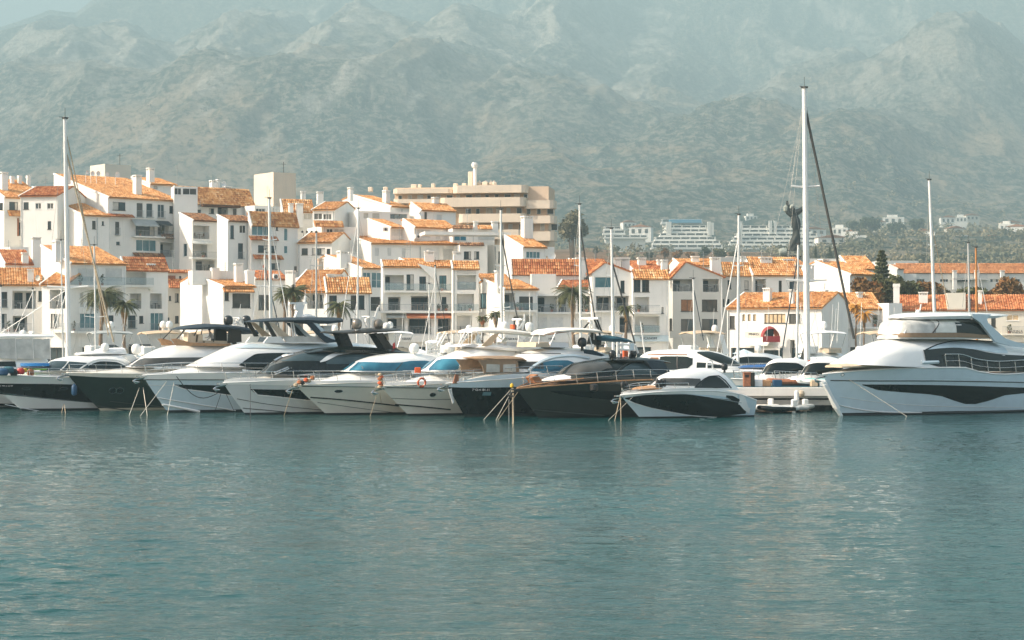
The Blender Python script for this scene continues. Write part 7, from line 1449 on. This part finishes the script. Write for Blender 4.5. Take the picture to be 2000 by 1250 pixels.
# ------------------------------------------------------------------ palms and trees
def frond_mesh(L, droop, seed, mat, width=.5, wild=.0):
    rnd = random.Random(seed); mb = MB(); pts = []
    for k in range(11):
        t = k/10; pts.append(Vector((L*t*(1-.12*t), 0, L*(.38*t-droop*t*t))))
    mb.tube(pts, [.035*(1-.8*k/10)+.006 for k in range(11)], 4)
    for k in range(26):
        t = .12+.88*k/25; i = min(int(t*10), 9); p = pts[i].lerp(pts[i+1], t*10-i); d = (pts[i+1]-pts[i]).normalized(); l = width*math.sin(math.pi*(.16+.80*t))**.7*rnd.uniform(.85, 1.1)
        for sg in (-1, 1):
            e = p+d*l*.55+Vector((0, sg*l*.78, -l*(.32+rnd.random()*.35+wild))); n_ = d*.045; mb.add([p-n_, p+n_, e], [(0, 1, 2)])
    return mb.mesh('frond', mat)
def palm(px, cy, rpx, Y, label, nf=34, mat='palm_leaf', dry=4, droop=.75, lean=0, trunk=.17, thick=True, ground=1.25, group='palms along the quay', tm='palm_trunk'):
    rr = rpx*Y/F; zt = Z(cy, Y)-ground; t = thing('palm_tree', label, 'palm tree', (X(px, Y), Y, ground), 0, group); rnd = random.Random(int(px)); pts = []; rs = []
    for k in range(13):
        q = k/12; pts.append((lean*(q-1)**2*(-1)+.05*math.sin(q*9), 0, zt*q)); rs.append(trunk*(1.25-.4*q)*(1+.08*(k % 2)))
    MB().tube(pts, rs, 8).build('trunk', tm, t); MB().lathe((pts[-1][0], 0, zt-.5), [(trunk*.8, -.3), (trunk*1.9, .1), (trunk*1.7, .45), (trunk*.5, .7)], 9).build('crown_base', 'palm_crownshaft', t)
    vs = [frond_mesh(rr*1.12, droop, 1+v, mat, rr*.26) for v in range(3)]; dv = frond_mesh(rr*.9, 1.5, 9, 'palm_dry', rr*.2, .3)
    for k in range(nf):
        az = k*2.39996; el = 1.25-1.75*((k+.5)/nf)**.8; o = link('frond', vs[k % 3], t, (pts[-1][0], 0, zt)); o.rotation_euler = (rnd.uniform(-.3, .3), -el*.75+rnd.uniform(-.08, .08), az); s_ = rnd.uniform(.82, 1.08); o.scale = (s_,)*3
    for k in range(dry):
        o = link('dry_frond', dv, t, (pts[-1][0], 0, zt-.2)); o.rotation_euler = (0, rnd.uniform(.5, .9), k*2.4+1); 
    return t
def palms():
    palm(200, 577, 40, 224, 'tall dark palm with a red brown crown base in front of the large harbour house', 44, dry=8, droop=.95, lean=.5, trunk=.2)
    palm(243, 597, 28, 223, 'shorter yellowish palm right beside the tall dark palm', 34, 'palm_leaf', 10, .8)
    palm(556, 575, 26, 225, 'slim dark palm at the left of the pair behind the hardtop mast', 30, dry=2); palm(572, 572, 33, 224, 'bushy palm at the right of the pair behind the hardtop mast', 40, dry=4)
    palm(662, 598, 30, 224, 'small pale palm with drooping fronds before the two window house', 26, dry=6, droop=1.0, trunk=.13); palm(1117, 573, 40, 224, 'tallest thin palm with long arched fronds behind the cream mast', 34, dry=2, droop=.8, lean=-.6, trunk=.17)
    palm(968, 614, 16, 223, 'small palm with a dry orange crown behind the bimini yacht', 24, 'palm_leaf', 10, .9); palm(942, 622, 13, 225, 'low dark palm left of the orange crowned palm', 20); palm(1223, 603, 18, 223, 'yellow fringed palm behind the black stay of the pale mast', 24, 'palm_leaf', 10, 1.0)
    palm(1672, 600, 17, 224, 'orange palm with upright fronds right of the black forestay', 24, 'palm_orange', 5, .9, trunk=.1); palm(1688, 614, 18, 223, 'lower orange palm with hanging fronds beside the upright one', 26, 'palm_orange', 8, 1.1, trunk=.1)
palms()
def tree(px, py0, py1, wpx, Y, label, mat='leaf_dark', n=900, shape='round', cat='tree', name='tree', group=None, lobes=7):
    ground = float(terrain_z(np.array([X(px, Y)]), np.array([float(Y)]))[0][0]) if Y > 300 else 1.25
    zt = Z(py0, Y); H_ = zt-ground; w = wpx*Y/F/2; zb = max(Z(py1, Y), ground+.5); rnd = random.Random(int(px*3+Y)); t = thing(name, label, cat, (X(px, Y), Y, ground), 0, group)
    MB().tube([(0, 0, -.5), (.1, 0, H_*.4), (0, 0, H_*.75)], [w*.12+.1, w*.09+.07, .05], 6).build('trunk', 'bark', t)
    mb = MB()
    if shape == 'round':
        for k in range(lobes):
            a = k*2.4; q = rnd.uniform(.2, .62); c = (w*q*math.cos(a), w*q*math.sin(a), (zb-ground)+(zt-zb)*rnd.uniform(.3, .78)); rl = w*rnd.uniform(.34, .6); leaf_cloud(mb, c, (rl, rl, min(rl, (zt-zb)*.32)), n//lobes, w*.075+.1, rnd)
            MB().tube([(0, 0, H_*.35), (c[0]*.6, c[1]*.6, c[2])], [.12+w*.03, .04], 5).build('limb', 'bark', t)
    elif shape == 'cone':
        for k in range(14):
            q = k/13; leaf_cloud(mb, (0, 0, (zb-ground)+(zt-zb)*q), (w*(1-q)+.1,)*2+((zt-zb)*.07,), n//14, w*.16+.08, rnd)
    elif shape == 'araucaria':
        for k in range(15):
            q = k/14; z = (zb-ground)+(zt-zb)*q; rl = w*(1-q)**.85+.25
            for a in range(9):
                an = a*math.tau/9+k*.4; e = (rl*math.cos(an), rl*math.sin(an), z+.25); MB_ = mb; MB_.tube([(0, 0, z), (e[0]*.6, e[1]*.6, z-.12), e], [.06, .05, .02], 4)
                for j in range(14):
                    u = .25+.75*j/13; c = Vector((e[0]*u, e[1]*u, z+.2*u*u)); leaf_cloud(mb, c, (.16, .16, .14), 4, .20, rnd)
    mb.build('crown', mat, t); return t
def trees():
    tree(1722, 494, 600, 48, 262, 'tiered araucaria tree between the hip roof and the terrace houses', 'pine_leaf', shape='araucaria', name='araucaria_tree')
    for i, (px, a, b, w, m, lab) in enumerate(((1700, 545, 600, 46, 'leaf_rust', 'rust coloured bush left below the araucaria'), (1730, 540, 600, 50, 'leaf_olive', 'olive green bush right below the araucaria'), (1765, 550, 602, 46, 'leaf_olive', 'olive bush behind the white pillar chimney'), (1800, 553, 602, 50, 'leaf_rust', 'rust and green bush right of the white pillar chimney'), (1832, 549, 602, 40, 'leaf_olive', 'green bush under the terrace houses by the thin mast'), (1690, 560, 602, 26, 'leaf_olive', 'small olive bush at the left of the araucaria group'), (1972, 541, 590, 36, 'leaf_rust', 'orange tinted shrub in front of the terrace houses at the right'), (1952, 556, 596, 26, 'leaf_rust', 'small orange shrub left of the larger orange tinted one'), (1900, 562, 596, 50, 'leaf_olive', 'low green shrub behind the orange wooden mast'))):
        tree(px, a, b, w*1.7, 258+i*1.5, lab, m, 2200, name='bush', cat='bush', lobes=10)
    tree(1118, 402, 492, 66, 620, 'large hazy grey green tree right of the salmon block', 'leaf_hill', 2600, lobes=12)
    for i, (px, a, b, w, m, lab) in enumerate(((1298, 484, 506, 22, 'leaf_rust', 'orange autumn tree left of the rust bushes below the white complex'), (1322, 488, 506, 24, 'leaf_rust', 'rust brown tree beside the orange autumn tree'), (1348, 487, 506, 22, 'leaf_rust', 'rightmost rust tree below the white complex'), (1268, 493, 506, 20, 'leaf_dark', 'dark small tree left of the orange autumn tree'), (1163, 481, 496, 14, 'leaf_dark', 'round dark tree on the brown field'), (1376, 480, 506, 26, 'leaf_dark', 'dark tree right of the rust trees'), (1405, 482, 508, 30, 'leaf_olive', 'olive tree below the white complex'), (1435, 488, 508, 24, 'leaf_olive', 'smaller olive tree left of the grey mast'))):
        tree(px, a, b, w, 760+i*8, lab, m, 900)
    tree(1593, 482, 510, 9, 700, 'left slim cypress behind the orange hip roof', 'leaf_dark', 500, 'cone', name='cypress_tree'); tree(1621, 484, 510, 14, 710, 'right broader cypress behind the orange hip roof', 'leaf_dark', 600, 'cone', name='cypress_tree')
    for i, (px, a, b, w, lab) in enumerate(((1700, 424, 452, 50, 'broad dark tree on the slope left of the villa group'), (1750, 432, 456, 44, 'broad dark tree right of the other on the villa slope'), (1668, 430, 456, 30, 'dark tree nearest the black forestay on the slope'), (1790, 428, 452, 40, 'round dark tree beyond the thin tall mast'))):
        tree(px, a, b, w, 1450+i*20, lab, 'leaf_dark', 1100)
trees()
def woods():
    """trees and scrub of the foothills: far too many and too hazy to tell apart"""
    rnd = np.random.RandomState(3); V = []; Fc = []; cnt = 0
    N = 5200; Y = 650*np.exp(rnd.rand(N)*math.log(3000/650)); px = rnd.uniform(-200, 2200, N); x = (px-1000)*Y/F
    z, *_ = terrain_z(x, Y); dens = fbm(x/140, Y/190, 4, 201)
    for i in range(N):
        fld = (1040 < px[i] < 1500) and 840 < Y[i] < 1330
        keep = dens[i] > (.53 if px[i] < 1560 else .47) and not (fld and rnd.rand() > .10)
        if not keep: continue
        s_ = rnd.uniform(1.8, 4.6)*(1.0+.35*(Y[i] > 1500)); nl = 44 if Y[i] < 1400 else 24; c = np.array([x[i], Y[i], z[i]+s_*.6])
        for k in range(nl):
            d = rnd.normal(size=3); d /= np.linalg.norm(d); d *= rnd.rand()**.3; p = c+d*np.array([s_*1.15, s_*1.15, s_*.8]); a = rnd.normal(size=3); a /= np.linalg.norm(a); b = np.cross(a, rnd.normal(size=3)); b /= np.linalg.norm(b); q = s_*.26*rnd.uniform(.6, 1.3)
            V += [tuple(p-a*q-b*q*.5), tuple(p+a*q-b*q*.5), tuple(p+b*q)]; Fc.append((cnt, cnt+1, cnt+2)); cnt += 3
    me = bpy.data.meshes.new('foothill_woods'); me.from_pydata(V, [], Fc); me.materials.append(M['leaf_hill']); o = bpy.data.objects.new('foothill_woods', me); COL.objects.link(o); kind(o, 'stuff')
woods()

# ------------------------------------------------------------------ far white apartment complexes, villas, monument
def far_block(label, Y, levels, mat='plaster_far', depth=12, step=2.5, fins=()):
    """levels: list of (x0, x1, y_top, y_bottom) in photo pixels, lowest first, each storey set back behind the one below"""
    xs = [l[0] for l in levels]; xe = [l[1] for l in levels]; cx = (min(xs)+max(xe))/2; gz = Z(max(l[3] for l in levels), Y)-3; t = thing('hillside_apartments', label, 'apartment complex', (X(cx, Y), Y, gz))
    g = MB(); rnd = random.Random(int(cx))
    for k, (a, b, y0, y1) in enumerate(levels):
        x0, x1 = X(a, Y)-X(cx, Y), X(b, Y)-X(cx, Y); z0, z1 = Z(y1, Y)-gz, Z(y0, Y)-gz; v = step*k; h = z1-z0
        MB().box(x0, v, z0, x1, v+depth, z0+h*.48).build('terrace_parapet', mat, t)
        MB().box(x0+.6, v+2.2, z0+h*.48, x1-.6, v+depth-.2, z1-.25).build('glazed_storey', 'interior_dark' if k % 2 else 'glass_grey', t)
        MB().box(x0, v+.6, z1-.25, x1, v+depth, z1+.001*k).build('floor_slab', mat, t)
        n = max(2, int((b-a)/16)); 
        for j in range(n+1):
            xx = x0+(x1-x0)*j/n+rnd.uniform(-.8, .8); xx = min(max(xx, x0+.4), x1-1.2); MB().box(xx, v+.3, z0+h*.481, xx+.8, v+3, z1-.251).build('partition', mat, t)
    for (a, b, y0, y1, v) in fins: MB().box(X(a, Y)-X(cx, Y), v, Z(y1, Y)-gz, X(b, Y)-X(cx, Y), v+3, Z(y0, Y)-gz).build('stair_shaft', mat, t)
    base = MB().box(X(min(xs), Y)-X(cx, Y)+2, 3, -12, X(max(xe), Y)-X(cx, Y)-2, depth+step*len(levels), Z(levels[0][3], Y)-gz).build('retaining_wall', mat, t); return t
VILLAS = ['cream villa at the left end of the highest villa row', 'white villa second from the left in the highest villa row', 'pale villa in the middle of the highest villa row above the araucaria', 'cream villa just below the highest villa row', 'white villa at the right end of the highest villa row', "pale villa alone on the slope right of the tallest mast's spreader", 'cream villa under the dark slope trees above the araucaria', 'white villa touching the black forestay in the hillside', 'pale villa just right of the black forestay', 'cream villa among trees above the orange hip roof', 'white villa low on the slope between forestay and araucaria', 'pale villa low on the slope left of the forestay', 'cream villa in the trees right of the thin tall mast', 'white villa between two dark slope trees', 'pale villa low down right beside the thin tall mast', 'cream villa low right of the thin tall mast, nearest the long flat building', 'white villa high above the orange wooden mast', "pale villa high just right of the thin tall mast's top", 'cream villa high on the slope right of the orange mast', 'white villa left of the group at the right edge', 'pale villa in the group at the right edge, second from the right', 'cream villa topmost of the group at the right edge', 'white villa rightmost of the hillside group', 'pale villa below the group at the right edge', 'cream villa lowest of all just over the terrace roof', 'white villa behind the orange wooden mast', 'pale villa above the low white terrace building near the salmon block', 'cream villa high above the gap between the two white complexes', 'white villa high above the right terraced complex', 'pale villa at the right end of the right terraced complex', 'cream villa in the trees left of the thin tall mast', 'white villa directly left of the thin tall mast, lower one', 'pale villa between the low terrace building and the left complex']
def far_things():
    far_block('white terraced apartment complex stepping up the hill left of the grey mast', 1480, [(1272, 1412, 478, 487), (1275, 1408, 470, 478), (1280, 1400, 462, 470), (1290, 1392, 454, 462), (1298, 1386, 446, 454), (1302, 1384, 438.5, 446)], fins=((1303, 1313, 432, 460, 8), (1384, 1390, 432, 458, 6), (1391, 1396, 434, 458, 6)))
    far_block('white terraced apartment complex right of the grey mast behind the monument', 1520, [(1418, 1590, 479, 487), (1425, 1592, 471, 479), (1432, 1596, 463, 471), (1440, 1600, 455, 463), (1447, 1590, 447, 455), (1452, 1580, 439, 447)], fins=((1505, 1511, 430, 456, 9), (1515, 1520, 430, 456, 9), (1446, 1451, 432, 480, 3), (1579, 1584, 432, 450, 10)))
    far_block('low white building with flat terraces right of the salmon block', 1500, [(1180, 1266, 459, 466), (1178, 1222, 450, 458), (1180, 1215, 442, 449)])
    far_block('hall with a long blue roof above the left terraced complex', 1900, [(1292, 1372, 428, 438)], 'plaster_far'); 
    o = MB().box(0, 0, 0, X(1370, 1890)-X(1308, 1890), 25, 3.2).build('blue_roof', 'blue_roof'); o.location = (X(1308, 1890), 1890, Z(435, 1890)); tag(o, 'long bright blue roof panel above the left terraced complex', 'roof')
    far_block('cream low block under the pine slope right of the tallest mast', 1250, [(1598, 1662, 482, 490), (1604, 1655, 473, 481)], 'plaster_cream'); far_block('long flat pale building on the slope left of the thin tall mast', 1150, [(1757, 1812, 489, 498)]); far_block('long flat pale building right of the thin tall mast', 1160, [(1850, 1925, 489, 496)])
    rnd = random.Random(5); spots = [(1690, 398), (1706, 402), (1724, 410), (1700, 412), (1740, 408), (1612, 408), (1716, 440), (1640, 452), (1672, 454), (1694, 446), (1662, 470), (1628, 472), (1868, 455), (1745, 430), (1842, 476), (1864, 472), (1878, 428), (1852, 430), (1900, 424), (1966, 445), (1986, 450), (1976, 438), (1992, 455), (1940, 470), (1960, 508), (1886, 474), (1230, 440), (1452, 422), (1468, 424), (1592, 452), (1800, 455), (1818, 462), (1250, 452)]
    
    for i, (px, py) in enumerate(spots):
        Y = 1300+max(0, 470-py)*16; w = rnd.uniform(12, 22); h = rnd.uniform(4, 7); gz = Z(py+4, Y)-1.5
        lab = VILLAS[i]
        t = thing('hill_villa', lab, 'villa', (X(px, Y), Y, gz), R(rnd.uniform(-25, 25)), 'villas scattered on the hillside')
        MB().box(-w/2, 0, -6, w/2, 9, h).build('wall', ['plaster_cream', 'plaster_far', 'plaster_white'][i % 3], t)
        if i % 3 != 1: MB().prism([(-w/2-.5, h), (0, h+2.2), (w/2+.5, h)], -.5, 9.5).build('roof', 'tile_far', t)
        else: MB().box(-w*.3, 2, h, w*.2, 8, h+2.6).build('upper_storey', 'plaster_white', t)
        for k in range(3): MB().box(-w*.38+k*w*.3, -.12, h*.25, -w*.38+k*w*.3+w*.14, -.01, h*.75).build('window', 'glass_grey', t)
    # monument: a robed figure with raised arms on a ringed column
    Y = 400; g = float(terrain_z(np.array([X(1549, Y)]), np.array([float(Y)]))[0][0]); k = Y/F; t = thing('monument', 'dark bronze robed figure with raised arms on a tall column', 'statue', (X(1549, Y), Y, g)); zz = lambda py: Z(py, Y)-g
    MB().lathe((0, 0, -1), [(1.9, 0), (1.7, zz(512)), (1.5, zz(500)), (1.45, zz(494)), (1.9, zz(493)), (1.9, zz(490))], 16).build('plinth', 'bronze', t)
    rows = []; n = 22
    for i in range(29):
        q = i/28; z = zz(490)+(zz(418)-zz(490))*q; r = (10.5-3.5*q+1.6*math.sin(q*math.pi*3.1))*k*.92; tw = q*2.6; cx_ = .7*math.sin(q*3.0)*1.0
        rows.append([(cx_+r*(1+.17*math.sin(5*a*math.tau/n+tw*3))*math.cos(a*math.tau/n+tw), r*.75*(1+.13*math.cos(4*a*math.tau/n-tw*2))*math.sin(a*math.tau/n+tw), z) for a in range(n)])
    for q, rr in ((408, 5.2), (404, 2.2)): rows.append([(rr*k*math.cos(a*math.tau/n), rr*k*.7*math.sin(a*math.tau/n), zz(q+6)) for a in range(n)])
    MB().grid(rows, close=True).build('robed_body', 'bronze', t, smooth=True)
    MB().lathe((-.2, 0, zz(409)), [(.1, -1.0), (.6, -.6), (.72, 0), (.62, .55), (.2, .85)], 12).build('head', 'bronze', t, smooth=True); MB().lathe((-.2, .15, zz(407)), [(.78, -.2), (.8, .2), (.5, .75), (.1, .95)], 12).build('helmet', 'bronze_pale', t, smooth=True)
    P2 = lambda px, py: (X(px, Y)-X(1549, Y), 0, zz(py))
    MB().tube([P2(1546, 418), P2(1540, 415), P2(1539, 404), P2(1537, 392)], [.75, .6, .45, .2], 8).build('arm', 'bronze', t, smooth=True); MB().tube([P2(1552, 417), P2(1560, 413), P2(1568, 407), P2(1571, 401)], [.75, .6, .42, .2], 8).build('arm', 'bronze', t, smooth=True)
    MB().lathe(P2(1535, 408), [(.1, -.8), (.55, -.4), (.6, .4), (.1, .9)], 9).build('wreath', 'bronze_pale', t, smooth=True)
    m = MB(); m.tube([P2(1522, 493), P2(1527, 492), P2(1536, 492)], [.75, .9, .8], 10); m.build('drum_ornament', 'bronze_pale', t, smooth=True)
flat('blue_roof', (.06, .30, .48), .6)
far_things()
